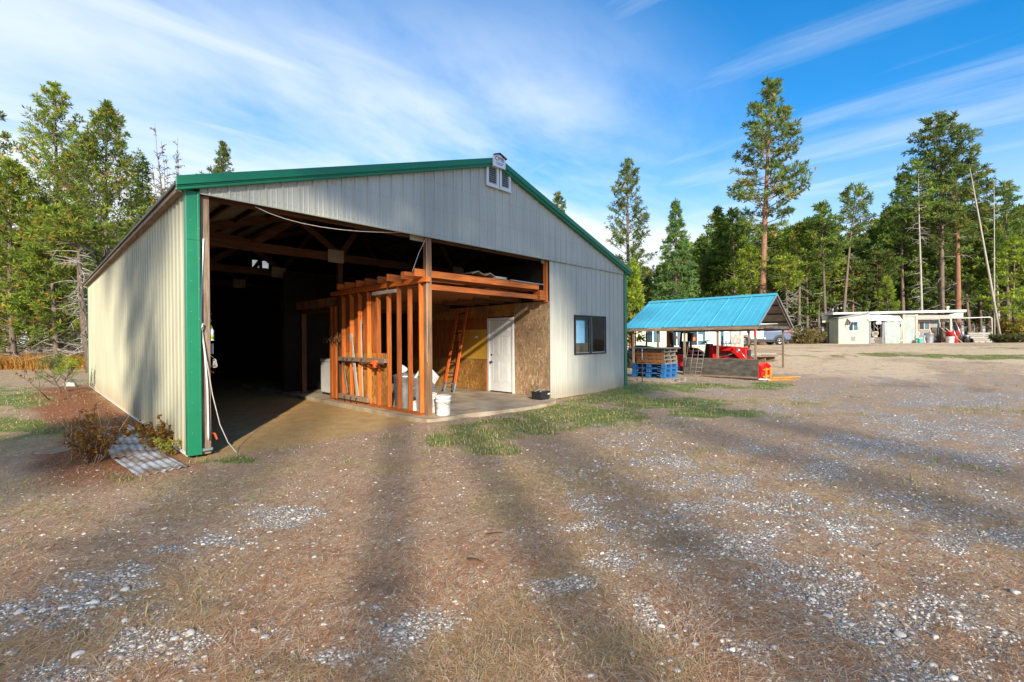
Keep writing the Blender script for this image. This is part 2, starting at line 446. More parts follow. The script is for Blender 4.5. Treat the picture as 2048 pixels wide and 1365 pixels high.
# ------------------------------------------------------------------ ground shape and cover
def sstep(a, b, x):
    t = np.clip((np.asarray(x, float) - a) / (b - a), 0, 1); return t * t * (3 - 2 * t)
_lat = {}
def vnoise(x, y, s, seed=0):
    if seed not in _lat: _lat[seed] = np.random.default_rng(1000 + seed).random((256, 256))
    L = _lat[seed]
    x = np.asarray(x, float) / s; y = np.asarray(y, float) / s
    i = np.floor(x).astype(int); j = np.floor(y).astype(int)
    u = x - i; v = y - j; u = u * u * (3 - 2 * u); v = v * v * (3 - 2 * v)
    a = L[i % 256, j % 256]; b = L[(i + 1) % 256, j % 256]; c = L[i % 256, (j + 1) % 256]; d = L[(i + 1) % 256, (j + 1) % 256]
    return (a * (1 - u) + b * u) * (1 - v) + (c * (1 - u) + d * u) * v
def fbm(x, y, s, seed=0, o=4):
    r = 0; a = .5; tot = 0
    for k in range(o):
        r = r + a * vnoise(x, y, s / 2 ** k, seed + k); tot += a; a *= .5
    return r / tot
BW, BL, BH = 10.97, 14.14, 3.549
def gz(x, y):
    x = np.asarray(x, float); y = np.asarray(y, float)
    dx = x - CAM[0]; dy = y - CAM[1]
    s = np.hypot(dx, dy)
    ang = np.degrees(np.arctan2(dx * R_[0] + dy * R_[1], dx * F_[0] + dy * F_[1]))
    wr = sstep(7, 16, ang) * (1 - sstep(95, 140, ang))
    h = .90 * sstep(18, 41, s) * wr
    # small bumps, fading near the barn floor
    inb = sstep(-.5, .3, np.minimum(np.minimum(x, BW - x), np.minimum(y, BL - y)))
    h = h - .09 * np.exp(-((s - 20) / 3.5) ** 2) * sstep(16, 24, ang)
    bump = (fbm(x, y, 1.6, 3, 3) - .5) * .07 + (fbm(x, y, .35, 9, 3) - .5) * .035
    h = h + bump * (1 - inb) - .02 - .01 * inb
    # soil banked against the right front corner
    h = h + .13 * np.exp(-((x - 10.6) / 1.6) ** 2 - ((y + .4) / .9) ** 2) * (1 - .6 * inb)
    return h
def gz1(x, y): return float(gz(np.array([x]), np.array([y]))[0])
def pix(x, y, z):
    P = np.stack([np.asarray(x, float) - CAM[0], np.asarray(y, float) - CAM[1], np.asarray(z, float) - CAM[2]], -1)
    d = P @ F_
    d = np.where(d > .05, d, .05)
    return 1024 + FPX * (P @ R_) / d, 682.5 - FPX * (P @ U_) / d
def at(px, py, depth):
    p = CAM + (F_ + R_ * (px - 1024) / FPX - U_ * (py - 682.5) / FPX) * depth
    return p
def ground_at(px, depth):
    p = at(px, 682.5, depth); return (float(p[0]), float(p[1]), gz1(p[0], p[1]))
def ray_ground(px, py):
    d = F_ + R_ * (px - 1024) / FPX - U_ * (py - 682.5) / FPX
    t = 5.0
    for _ in range(40):
        p = CAM + d * t
        h = gz1(p[0], p[1])
        t = t * 0.5 + 0.5 * ((h - CAM[2]) / d[2]) if d[2] < 0 else t
    p = CAM + d * t
    return (float(p[0]), float(p[1]), gz1(p[0], p[1]))
# ground cover fields: where gravel, green grass, straw and bare dirt lie (world positions measured off the yard)
GRAVEL = [(40,1215,90,22),(130,1188,70,16),(205,1155,60,13),(265,1132,60,11),(345,1096,70,10),(420,1078,45,9),(600,1020,60,8),(330,1290,80,22),(410,1272,50,18),
 (90,1345,90,20),(560,1040,50,8),(850,1235,75,24),(790,1255,60,22),(900,1225,45,18),(750,1203,40,12),(700,1300,60,18),(1110,1163,60,16),(1150,1155,45,14),(1215,1115,55,13),(1140,1052,40,8),
 (1205,998,50,8),(1290,1232,25,30),(1180,1010,35,8),(1750,1235,130,55),(1650,1180,100,40),(1570,1125,80,28),(1490,1295,70,22),(1790,1335,100,40),(1500,1095,60,26),(1575,1060,70,24),
 (1600,1005,80,22),(1640,945,100,22),(1740,893,130,22),(1855,850,110,28),(1960,852,90,24),(2000,905,60,34),(1850,800,80,14),(1700,1045,70,26),(1900,1085,70,22),(1450,960,80,18),(1520,900,90,14),(1980,800,80,12),(1400,1010,60,16),(1330,920,60,8)]
GREEN = [(960,868,120,24),(1050,850,130,24),(1120,820,110,20),(1200,795,120,18),(1290,778,130,12),(1180,830,160,18),(1330,805,150,16),(1420,825,120,12),(1400,772,110,6),(1540,770,60,8),(900,880,60,12),(1000,895,70,12),(60,800,150,26),(170,795,70,26),(200,840,80,22),(60,850,120,18),
 (1880,712,230,3.2),(1980,716,120,4),(1760,708,70,2.5),(470,915,60,9),(390,915,60,10),(250,950,50,10)]
GREEN2 = [(870,905,60,9),(700,925,110,10),(1250,850,160,18),(1600,1010,110,22),(1650,960,140,20),(1420,860,200,22),(1820,960,140,18),(1500,800,160,14),(560,905,120,10)]
STRAW = [(120,960,200,50),(60,880,160,50),(300,960,260,36),(120,890,200,50),(560,930,180,24),(100,1010,120,26),(1050,960,170,40),(1000,1000,100,60),(1750,700,300,10),(1650,730,250,20),(1250,1290,120,70),(1330,1340,140,50),(60,760,160,14),(1560,800,200,18),(780,930,120,24)]
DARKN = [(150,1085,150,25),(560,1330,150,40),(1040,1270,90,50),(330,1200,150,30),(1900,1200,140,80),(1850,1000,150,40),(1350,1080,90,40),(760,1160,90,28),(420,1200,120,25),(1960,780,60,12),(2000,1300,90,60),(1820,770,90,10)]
def blobs(B, u, v):
    r = np.zeros_like(u)
    for (a, b, sx, sy) in B:
        r = np.maximum(r, np.exp(-((u - a) / sx) ** 2 - ((v - b) / sy) ** 2))
    return r
def cover(x, y):
    """gravel, green, straw, dirt, dark in 0..1"""
    z = np.zeros_like(x)
    u, v = pix(x, y, z)
    front = ((x - CAM[0]) * F_[0] + (y - CAM[1]) * F_[1]) > .4
    s = np.hypot(x - CAM[0], y - CAM[1])
    # the field rises towards the right: measure those spots on the risen ground
    u2, v2 = pix(x, y, gz(x, y)); far = s > 16
    u = np.where(far, u2, u); v = np.where(far, v2, v)
    n1 = fbm(x, y, .9, 20, 4); n2 = fbm(x, y, 2.6, 30, 4); n3 = fbm(x, y, .25, 40, 3)
    gr = blobs([(a, b, sx * 1.45, sy * 1.55) for (a, b, sx, sy) in GRAVEL], u, v) * front
    n4 = fbm(x, y, .09, 45, 2)
    gravel = .85 * sstep(.25, 1.0, gr * .98 * (1 - .8 * (u < 460) * (v < 1015)) + (n1 - .5) * 1.25 + (n3 - .5) * 1.15 + (n4 - .5) * .95)
    right = sstep(-2, 3, (x - CAM[0]) * R_[0] + (y - CAM[1]) * R_[1])
    g = np.maximum(blobs(GREEN, u, v), .42 * blobs(GREEN2, u, v)) * front
    gravel = np.maximum(gravel, .65 * (.25 + .75 * right) * sstep(.47, .72, n1 * .4 + n3 * .35 + n4 * .25 + .085 * right) * (1 - sstep(20, 32, s))) * (1 - .85 * sstep(.25, .6, g))
    green = sstep(.22, .85, g + (n1 - .5) * .9 + (n3 - .5) * .8)
    green = np.maximum(green, .5 * sstep(.60, .72, fbm(x, y, 1.2, 60, 4)) * sstep(4, 9, s))
    st = blobs(STRAW, u, v) * front
    straw = sstep(.30, .95, st + (n2 - .5) * .8 + (n1 - .5) * .9 + (n3 - .5) * .8)
    straw = np.maximum(straw, .85 * sstep(20, 30, s) * sstep(.34, .5, n2 * .7 + .3 * n1 + .02))
    straw = np.maximum(straw, .6 * sstep(.52, .66, n1 * .6 + .4 * fbm(x, y, 4., 95, 3)))
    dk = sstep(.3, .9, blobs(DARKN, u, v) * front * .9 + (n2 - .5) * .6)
    inb = sstep(-.25, .25, np.minimum(np.minimum(x - .0, BW - x), np.minimum(y + .15, BL - y)) + (n1 - .5) * .5)
    strip = sstep(1.5, 1.0, -x + (n1 - .5) * .9) * (x < .05) * sstep(-1.2, .2, y) * (1 - sstep(BL, BL + 1, y))
    gravel = gravel * (1 - inb) * (1 - .8 * strip); green = green * (1 - inb) * (1 - .7 * strip); straw = straw * (1 - inb) * (1 - strip)
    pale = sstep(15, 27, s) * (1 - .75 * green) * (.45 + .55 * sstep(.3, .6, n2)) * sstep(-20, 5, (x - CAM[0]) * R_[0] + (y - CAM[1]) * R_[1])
    return gravel, green * (1 - .8 * gravel), straw * (1 - .6 * gravel), inb, dk, strip, pale

def ground_material():
    m = bpy.data.materials.new('yard_ground'); m.use_nodes = True
    t = m.node_tree; p = t.nodes['Principled BSDF']; p.inputs['Roughness'].default_value = .95
    p.inputs['Specular IOR Level'].default_value = .15
    tc = N(t, 'ShaderNodeTexCoord')
    def A(n): return N(t, 'ShaderNodeAttribute', attribute_name=n).outputs['Fac']
    def noise(s, d=5, r=.65, st=(1, 1, 1)):
        mp = N(t, 'ShaderNodeMapping'); mp.inputs['Scale'].default_value = st
        t.links.new(tc.outputs['Object'], mp.inputs[0])
        n = N(t, 'ShaderNodeTexNoise'); n.inputs['Scale'].default_value = s; n.inputs['Detail'].default_value = d; n.inputs['Roughness'].default_value = r
        t.links.new(mp.outputs[0], n.inputs[0]); return n.outputs[0]
    def mix(f, a, b):
        n = N(t, 'ShaderNodeMixRGB')
        if isinstance(f, float): n.inputs[0].default_value = f
        else: t.links.new(f, n.inputs[0])
        for i, c in ((1, a), (2, b)):
            if isinstance(c, tuple): n.inputs[i].default_value = (*c, 1)
            else: t.links.new(c, n.inputs[i])
        return n.outputs[0]
    fine = noise(30, 7, .8); med = noise(3.2, 9, .82); coarse = noise(.9, 4)
    speck = noise(75, 3, .6)
    litter = mix(mrange(t, fine, .40, .60), (.27, .185, .125), (.56, .39, .26))
    litter = mix(mrange(t, med, .38, .62), litter, (.42, .295, .19))
    litter = mix(mrange(t, noise(11, 5, .8), .56, .68, 0, .6), litter, (.15, .105, .072))
    litter = mix(mrange(t, noise(20, 4, .8), .60, .66, 0, .8), litter, (.62, .55, .47))
    litter = mix(mth(t, 'MULTIPLY', mrange(t, speck, .60, .70), .7), litter, (.58, .42, .27))
    straw = mix(mrange(t, fine, .35, .65), (.26, .175, .085), (.76, .58, .34))
    straw = mix(mrange(t, med, .42, .6, 0, .75), straw, (.36, .24, .14))
    straw = mix(mrange(t, noise(9, 5, .8), .56, .66, 0, .7), straw, (.17, .125, .07))
    straw = mix(mrange(t, noise(16, 5, .8), .58, .66, 0, .6), straw, (.70, .60, .42))
    green = mix(mrange(t, fine, .35, .65), (.05, .08, .02), (.22, .29, .07))
    green = mix(mrange(t, med, .45, .6, 0, .7), green, (.34, .31, .12))
    vo = N(t, 'ShaderNodeTexVoronoi'); vo.inputs['Scale'].default_value = 62
    t.links.new(tc.outputs['Object'], vo.inputs['Vector'])
    sepc = N(t, 'ShaderNodeSeparateColor'); t.links.new(vo.outputs['Color'], sepc.inputs[0])
    stone = mix(mrange(t, sepc.outputs[0], 0, 1), (.34, .31, .28), (.74, .71, .67))
    gravel = mix(mrange(t, vo.outputs['Distance'], .30, .55), stone, (.22, .17, .13))
    gravel = mix(mrange(t, fine, .45, .62, 0, .55), gravel, (.50, .46, .41))
    dirt = mix(mrange(t, med, .3, .7), (.40, .25, .10), (.56, .38, .175))
    dirt = mix(mrange(t, speck, .62, .72, 0, .5), dirt, (.20, .14, .08))
    brk = mth(t, 'MULTIPLY_ADD' if False else 'ADD', mth(t, 'MULTIPLY', mth(t, 'SUBTRACT', fine, .5), 1.5), mth(t, 'MULTIPLY', mth(t, 'SUBTRACT', med, .5), 1.7))
    def brkm(a): return mrange(t, mth(t, 'ADD', a, brk), .32, .68)
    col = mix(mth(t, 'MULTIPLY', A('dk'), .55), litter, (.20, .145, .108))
    col = mix(brkm(A('straw')), col, straw)
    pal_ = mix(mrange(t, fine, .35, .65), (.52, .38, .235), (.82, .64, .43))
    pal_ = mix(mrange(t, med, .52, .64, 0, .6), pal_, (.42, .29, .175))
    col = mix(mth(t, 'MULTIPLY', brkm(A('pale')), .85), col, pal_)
    col = mix(brkm(A('green')), col, green)
    col = mix(mth(t, 'MULTIPLY', A('strip'), .85), col, mix(mrange(t, fine, .36, .64), (.13, .036, .014), (.36, .115, .04)))
    col = mix(brkm(A('gravel')), col, gravel)
    col = mix(A('dirt'), col, dirt)
    t.links.new(col, p.inputs['Base Color'])
    b = N(t, 'ShaderNodeBump'); b.inputs['Strength'].default_value = .8; b.inputs['Distance'].default_value = .03
    t.links.new(fine, b.inputs['Height']); t.links.new(b.outputs[0], p.inputs['Normal'])
    return m
def build_ground():
    base = math.atan2(F_[0], F_[1])
    a1 = np.radians(np.linspace(-57, 57, 430)); a2 = np.radians(np.linspace(57, 303, 84)[1:-1])
    aa = np.concatenate([a1, a2]) + base
    rr = np.concatenate([[.05, .5, 1.0], np.geomspace(1.4, 60, 300), np.geomspace(60, 900, 28)[1:]])
    A, Rr = np.meshgrid(aa, rr)
    x = CAM[0] + Rr * np.sin(A); y = CAM[1] + Rr * np.cos(A)
    z = gz(x.ravel(), y.ravel())
    V = np.c_[x.ravel(), y.ravel(), z]
    na = len(aa); nr = len(rr)
    i = np.arange(nr - 1)[:, None]; j = np.arange(na)[None, :]; j2 = (j + 1) % na
    q = np.stack([i * na + j, i * na + j2, (i + 1) * na + j2, (i + 1) * na + j], -1).reshape(-1, 4)
    q = q[:, ::-1]
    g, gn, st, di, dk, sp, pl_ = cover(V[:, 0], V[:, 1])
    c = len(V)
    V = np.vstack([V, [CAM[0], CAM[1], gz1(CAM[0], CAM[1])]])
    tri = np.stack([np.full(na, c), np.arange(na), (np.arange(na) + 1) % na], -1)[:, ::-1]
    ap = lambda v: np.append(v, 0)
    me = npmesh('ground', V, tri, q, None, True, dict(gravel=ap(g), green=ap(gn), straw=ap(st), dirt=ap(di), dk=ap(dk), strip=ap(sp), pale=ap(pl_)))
    o = link('ground', me, ground_material())
    tag(o, kind='structure')
build_ground()

# ------------------------------------------------------------------ stuff on the ground
def sample(n, r0, r1, power=1.0, half=54):
    base = math.atan2(F_[0], F_[1])
    a = base + np.radians(rng.uniform(-half, half, n))
    u = rng.random(n)
    if power == 1.0: r = r0 * (r1 / r0) ** u
    else:
        k = 1 - power; r = (r0 ** k + u * (r1 ** k - r0 ** k)) ** (1 / k)
    return CAM[0] + r * np.sin(a), CAM[1] + r * np.cos(a), r
def blades(name, x, y, L, W, lean, col, m, curve=.5, az=None, z0=0.0):
    n = len(x)
    az = rng.uniform(0, 2 * np.pi, n) if az is None else az
    d = np.stack([np.cos(az), np.sin(az)], -1)
    pz = gz(x, y) + z0
    s = np.stack([-d[:, 1], d[:, 0]], -1) * (W / 2)[:, None]
    V = np.zeros((n, 5, 3))
    h1 = L * .55 * np.cos(lean); o1 = L * .55 * np.sin(lean)
    le2 = np.clip(lean + curve * rng.uniform(.4, 1.2, n), -1.5, 1.62)
    h2 = h1 + L * .45 * np.cos(le2); o2 = o1 + L * .45 * np.sin(le2)
    P = np.stack([x, y], -1)
    V[:, 0, :2] = P - s; V[:, 1, :2] = P + s
    V[:, 2, :2] = P + d * o1[:, None] + s * .8; V[:, 3, :2] = P + d * o1[:, None] - s * .8
    V[:, 4, :2] = P + d * o2[:, None]
    V[:, 0, 2] = V[:, 1, 2] = pz; V[:, 2, 2] = V[:, 3, 2] = pz + h1; V[:, 4, 2] = pz + np.maximum(h2, .003)
    b = np.arange(n)[:, None] * 5
    q = b + np.array([[0, 1, 2, 3]]); t = b + np.array([[3, 2, 4]])
    c = np.repeat(col, 5, 0)
    return link(name, npmesh(name, V.reshape(-1, 3), t, q, c), m)
def pal(n, cols, wts=None, jit=.18):
    cols = np.array(cols); i = rng.choice(len(cols), n, p=None if wts is None else np.array(wts) / sum(wts))
    return cols[i] * (1 + rng.uniform(-jit, jit, (n, 1)))
def outside(x, y, m=.03):
    return ~((x > -m) & (x < BW + m) & (y > -m) & (y < BL + m))
# pine needles and straw lying loose
x, y, r = sample(190000, 1.5, 14)
g, gn, st, di, dk, sp, pl_ = cover(x, y)
k = outside(x, y, .1) & (rng.random(len(x)) < (1 - .88 * g) * (1 - .6 * gn) * (.35 + .65 * fbm(x, y, .5, 77, 3) * 1.6 * (1 - .35 * dk)))
x, y, r = x[k], y[k], r[k]; dkk = dk[k]; stk = st[k]; n = len(x)
c = pal(n, [(.54, .245, .105), (.42, .18, .08), (.60, .39, .22), (.24, .14, .09), (.70, .56, .38)], [4, 3, 4, 3, 4])
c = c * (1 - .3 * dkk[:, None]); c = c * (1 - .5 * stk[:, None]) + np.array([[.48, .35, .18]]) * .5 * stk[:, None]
flow = (fbm(x, y, 1.1, 88, 2) - .5) * 9
o = blades('pine_needle_litter', x, y, rng.uniform(.04, .13, n), rng.uniform(.0012, .0024, n) * (1 + r * .12), rng.uniform(1.42, 1.565, n), c, M['grass'], .12, flow + rng.normal(0, 1.1, n), .004)
tag(o, 'loose brown pine needles scattered over the bare yard', 'pine needles', kind='stuff')
# dry straw grass
x, y, r = sample(260000, 1.7, 46, 1.0)
g, gn, st, di, dk, sp, pl_ = cover(x, y)
k = outside(x, y, .05) & (rng.random(len(x)) < st * (1 - g) * (1 - .5 * gn) + .06)
x, y, r = x[k], y[k], r[k]; n = len(x)
c = pal(n, [(.52, .39, .20), (.60, .47, .26), (.40, .27, .12), (.30, .24, .10)], [4, 3, 3, 2])
o = blades('dry_grass', x, y, rng.uniform(.03, .085, n), rng.uniform(.0014, .0028, n) * (1 + r * .13), rng.uniform(1.0, 1.54, n), c, M['grass'], .3)
tag(o, 'short straw-coloured dry grass round the barn', 'dry grass', kind='stuff')
# green grass
x, y, r = sample(330000, 2.0, 50, 1.0)
g, gn, st, di, dk, sp, pl_ = cover(x, y)
k = outside(x, y, .05) & (rng.random(len(x)) < gn ** 1.2 * .85 * (1 - g)) & ~((x > 3.4) & (x < 7.2) & (y > -.75) & (fbm(x, y, .4, 5, 3) * .5 + (y + .75) > .35))
x, y, r = x[k], y[k], r[k]; n = len(x)
c = pal(n, [(.12, .21, .035), (.18, .27, .05), (.075, .14, .03), (.30, .31, .09), (.50, .41, .20)], [4, 3, 2.5, 2.5, 2.5])
dry_ = sstep(.42, .66, fbm(x, y, .55, 66, 3))[:, None] * .75
c = c * (1 - dry_) + pal(n, [(.48, .38, .20), (.40, .33, .15)]) * dry_
o = blades('green_grass', x, y, rng.uniform(.02, .085, n) * (.6 + .8 * fbm(x, y, .4, 67, 2)), rng.uniform(.003, .005, n) * (1 + r * .13), rng.uniform(.1, 1.2, n), c, M['grass'], .6)
tag(o, 'patchy short green grass by the concrete apron and yard', 'grass', kind='stuff')
# gravel
phi = (1 + 5 ** .5) / 2
ICO = np.array([(-1, phi, 0), (1, phi, 0), (-1, -phi, 0), (1, -phi, 0), (0, -1, phi), (0, 1, phi), (0, -1, -phi), (0, 1, -phi), (phi, 0, -1), (phi, 0, 1), (-phi, 0, -1), (-phi, 0, 1)]) / math.hypot(1, phi)
ICF = np.array([(0, 11, 5), (0, 5, 1), (0, 1, 7), (0, 7, 10), (0, 10, 11), (1, 5, 9), (5, 11, 4), (11, 10, 2), (10, 7, 6), (7, 1, 8), (3, 9, 4), (3, 4, 2), (3, 2, 6), (3, 6, 8), (3, 8, 9), (4, 9, 5), (2, 4, 11), (6, 2, 10), (8, 6, 7), (9, 8, 1)])
x, y, r = sample(260000, 1.5, 20, 1.0)
g, gn, st, di, dk, sp, pl_ = cover(x, y)
k = outside(x, y, .2) & (rng.random(len(x)) < (.60 * g ** 1.3 + .035 + .05 * (st < .3)))
x, y, r, g = x[k], y[k], r[k], g[k]; n = len(x)
sz = np.exp(rng.normal(math.log(.0046), .5, n)) * (1 + r * .04)
sz = np.clip(sz, .0022, .018) * (1 + .0 * r)
V = ICO[None] * (1 + rng.uniform(-.42, .42, (n, 12, 1)))
V = V * np.stack([rng.uniform(.8, 1.5, n), rng.uniform(.7, 1.1, n), rng.uniform(.28, .6, n)], -1)[:, None, :]
aa = rng.uniform(0, 6.28, n); ca, sa = np.cos(aa)[:, None], np.sin(aa)[:, None]
V = np.stack([V[..., 0] * ca - V[..., 1] * sa, V[..., 0] * sa + V[..., 1] * ca, V[..., 2]], -1) * sz[:, None, None]
V += np.stack([x, y, gz(x, y) + sz * .02], -1)[:, None, :]
T = (np.arange(n)[:, None, None] * 12 + ICF[None]).reshape(-1, 3)
c = np.repeat(pal(n, [(.66, .62, .56), (.54, .50, .45), (.44, .40, .36), (.74, .69, .61), (.46, .37, .28)], None, .15), 12, 0)
stm = leafmat('gravel_stone', .0, .9)
o = link('gravel', npmesh('gravel', V.reshape(-1, 3), T, None, c), stm)
tag(o, 'small pale grey gravel stones pressed into the yard', 'gravel', kind='stuff')
# single stones one can point at
def rock_mesh(seed):
    import bmesh
    bm = bmesh.new(); bmesh.ops.create_icosphere(bm, subdivisions=3, radius=1)
    rr = random.Random(seed); dirs = [Vector((rr.gauss(0, 1), rr.gauss(0, 1), rr.gauss(0, 1))).normalized() for _ in range(9)]
    offs = [rr.uniform(.55, .85) for _ in dirs]
    for v in bm.verts:
        p = v.co.copy()
        for d, o_ in zip(dirs, offs):
            e = p.dot(d) - o_
            if e > 0: p -= d * e * .9
        v.co = Vector((p.x * 1.3, p.y, p.z * .62))
    me = bpy.data.meshes.new('stone'); bm.to_mesh(me); bm.free()
    me.materials.append(M['stone']); return me
RM = [rock_mesh(s) for s in range(5)]
BIG = [(230,1195,.055),(130,1215,.045),(85,1222,.05),(40,1225,.05),(190,1205,.04),(250,1180,.04),(185,1213,.042),(350,1278,.05),(380,1268,.045),(155,1310,.05),(250,1242,.035),(312,1095,.035),(630,1115,.04),(485,1098,.03),
 (305,1047,.04),(330,1058,.03),(475,1010,.035),(620,1018,.035),(585,1022,.03),(540,1065,.04),(557,1097,.035),(627,1087,.03),(680,1072,.03),(530,1275,.035),(575,1280,.028),(410,1315,.03),(520,1345,.03),
 (742,1247,.03),(805,1265,.035),(812,1230,.025),(935,1238,.02),(1000,1332,.03),(868,1020,.025),(1102,1008,.028),(998,943,.03),(1125,1098,.02),(1170,1350,.03),(1190,1352,.022),(950,1075,.025),(1143,1085,.018),
 (1390,1290,.03),(1285,1265,.03),(1660,1080,.03),(1735,1115,.028),(1870,1205,.035),(1912,1225,.04),(2030,1185,.05),(1800,1270,.04),(1700,1250,.045),(1760,1210,.04),(1625,1200,.04),(1655,1233,.035),(1545,1345,.03),(1355,1342,.03),(1530,1150,.03),(1265,1310,.03),(1395,1025,.025),(1350,1012,.025),(880,905,.03),(420,1010,.03)]
for i, (u, v, s_) in enumerate(BIG):
    x_, y_, z_ = ray_ground(u, v)
    o = link('stone', RM[i % 5]); s2 = min(s_, .045) * rnd.uniform(.40, .62)
    o.location = (x_, y_, z_ + s2 * .02); o.scale = (s2, s2, s2); o.rotation_euler = (rnd.uniform(-.2, .2), rnd.uniform(-.2, .2), rnd.uniform(0, 6.3))
    tag(o, 'pale grey stone lying loose among the pine needles of the yard', 'stone', 'loose pale stones in the yard')
# ------------------------------------------------------------------ the barn
PI_ = math.pi
RIB = .2286; RX0 = .2373
SLOPE = .321
def ztop(x): return 3.50 + SLOPE * min(x, BW - x)          # underside of the roof sheet
barn = thing('pole_barn', 'large pole barn in cream ribbed steel with green trim and one open front', 'barn')
def profile(t0, t1, phase):
    """ribbed steel sheet: (distance along, outward offset)"""
    pts = [(t0, 0.0)]
    k = math.floor((t0 - phase) / RIB) - 1
    while phase + k * RIB < t1 + RIB:
        c = phase + k * RIB
        for dx, h in ((-.022, 0), (-.011, .019), (.011, .019), (.022, 0), (.066, 0), (.074, .005), (.084, .005), (.092, 0), (.137, 0), (.145, .005), (.155, .005), (.163, 0)):
            if t0 < c + dx < t1: pts.append((c + dx, h))
        k += 1
    pts.append((t1, 0.0))
    return pts
def ribbed(name, m, parent, axis, t0, t1, phase, z0, z1, base, sign, holes=()):
    """axis 'x': sheet facing -Y*sign at y=base ; axis 'y': facing -X*sign at x=base"""
    mb = MB()
    pr = profile(t0, t1, phase)
    zf0 = z0 if callable(z0) else (lambda t: z0)
    zf1 = z1 if callable(z1) else (lambda t: z1)
    for (a, ha), (b, hb) in zip(pr[:-1], pr[1:]):
        spans = [(zf0, zf1)]
        for (h0, h1, hz0, hz1) in holes:
            if (a + b) / 2 > h0 and (a + b) / 2 < h1:
                spans = [(zf0, lambda t, q=hz0: q), (lambda t, q=hz1: q, zf1)]
        for lo_, hi_ in spans:
            if axis == 'x':
                v = [(a, base - sign * ha, lo_(a)), (b, base - sign * hb, lo_(b)), (b, base - sign * hb, hi_(b)), (a, base - sign * ha, hi_(a))]
            else:
                v = [(base - sign * ha, a, lo_(a)), (base - sign * hb, b, lo_(b)), (base - sign * hb, b, hi_(b)), (base - sign * ha, a, hi_(a))]
            if (axis == 'y') == (sign > 0): v = v[::-1]
            mb.add(v, [(0, 1, 2, 3)])
    return mb.build(name, m, parent)
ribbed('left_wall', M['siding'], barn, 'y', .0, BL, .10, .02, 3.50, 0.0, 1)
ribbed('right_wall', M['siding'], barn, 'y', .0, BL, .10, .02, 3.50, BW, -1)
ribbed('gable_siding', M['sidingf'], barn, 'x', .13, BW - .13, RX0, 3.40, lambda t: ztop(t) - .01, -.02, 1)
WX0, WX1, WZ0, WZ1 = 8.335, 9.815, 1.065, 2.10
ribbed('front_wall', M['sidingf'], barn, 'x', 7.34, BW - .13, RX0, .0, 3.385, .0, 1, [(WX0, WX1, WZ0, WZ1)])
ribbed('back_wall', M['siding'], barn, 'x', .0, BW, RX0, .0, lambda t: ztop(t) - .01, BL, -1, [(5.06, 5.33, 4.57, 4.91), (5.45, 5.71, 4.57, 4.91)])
# thin lip under the gable sheets
MB().bx(.13, BW - .13, -.045, -.018, 3.385, 3.40).build('header_lip', M['siding'], barn)
# near-black lining put in so the inside reads as deep shade
def quad(mb, a, b, c, d): mb.add([a, b, c, d], [(0, 1, 2, 3)])
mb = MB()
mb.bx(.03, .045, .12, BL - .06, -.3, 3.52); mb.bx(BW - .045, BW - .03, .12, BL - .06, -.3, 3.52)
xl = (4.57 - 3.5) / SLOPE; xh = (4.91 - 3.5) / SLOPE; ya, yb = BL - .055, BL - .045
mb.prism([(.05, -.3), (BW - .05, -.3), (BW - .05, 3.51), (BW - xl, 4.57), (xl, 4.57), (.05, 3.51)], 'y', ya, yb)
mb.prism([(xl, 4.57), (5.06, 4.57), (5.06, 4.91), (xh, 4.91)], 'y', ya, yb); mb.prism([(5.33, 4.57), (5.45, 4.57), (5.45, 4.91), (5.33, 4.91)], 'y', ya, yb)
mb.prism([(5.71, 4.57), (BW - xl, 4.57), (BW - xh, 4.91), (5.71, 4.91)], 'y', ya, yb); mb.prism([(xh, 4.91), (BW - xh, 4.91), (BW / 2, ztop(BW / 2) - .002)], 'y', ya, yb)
lin = mb.build('shade_lining', M['dark'], barn)
# rear louvers let in daylight: two white vents on the back wall seen from inside
# roof
rf = MB()
for s_ in (0, 1):
    xe = -.13 if s_ == 0 else BW + .13; xr = BW / 2
    zr = 3.50 + SLOPE * (BW / 2); ze = 3.50 - SLOPE * .13
    y0, y1 = -.12, BL + .12
    for (dz, mi) in ((.0, 1), (.035, 0)):
        v = [(xe, y0, ze + dz), (xr, y0, zr + dz), (xr, y1, zr + dz), (xe, y1, ze + dz)]
        if (s_ == 1) ^ (mi == 1): v = v[::-1]
        rf.add(v, [(0, 1, 2, 3)], mi)
    rf.add([(xe, y0, ze), (xe, y1, ze), (xe, y1, ze + .035), (xe, y0, ze + .035)], [(0, 1, 2, 3)], 0)
roof = rf.build('roof', [M['roofdk'], M['roofin']], barn)
# ribs of the roof sheet showing at the left eave, eave purlin
mb = MB()
for k in range(62):
    y = .05 + k * RIB
    if y < BL: mb.beam((-.125, y, 3.50 - SLOPE * .125 + .045), (BW / 2, y, 3.50 + SLOPE * BW / 2 + .045), .03, .018)
mb.build('roof_ribs', M['roofdk'], barn)
mb = MB()
mb.bx(-.10, -.012, .06, BL, 3.395, 3.452)
mb.build('eave_board', M['oldy'], barn)
# rake trims: a wide face with a lower step
for s_ in (0, 1):
    sx = (lambda x: x) if s_ == 0 else (lambda x: BW - x)
    mb = MB()
    e0, e1 = -.14, BW / 2 - (.17 if s_ == 0 else .15)
    def strip(z0, z1, y0, y1):
        pts = []
        for x in (e0, e1):
            zr = 3.54 + SLOPE * x
            pts.append((sx(x), zr + z0, zr + z1))
        v = []
        for (x, a, b) in pts:
            v += [(x, y0, a), (x, y1, a), (x, y1, b), (x, y0, b)]
        mb.add(v, [(0, 1, 2, 3), (7, 6, 5, 4), (0, 4, 5, 1), (1, 5, 6, 2), (2, 6, 7, 3), (3, 7, 4, 0)])
    strip(-.080, .035, -.155, -.10)
    strip(-.098, -.080, -.135, -.10)
    strip(-.135, -.098, -.125, -.045)
    mb.build('rake_trim', M['green'], barn, .004, None, True)
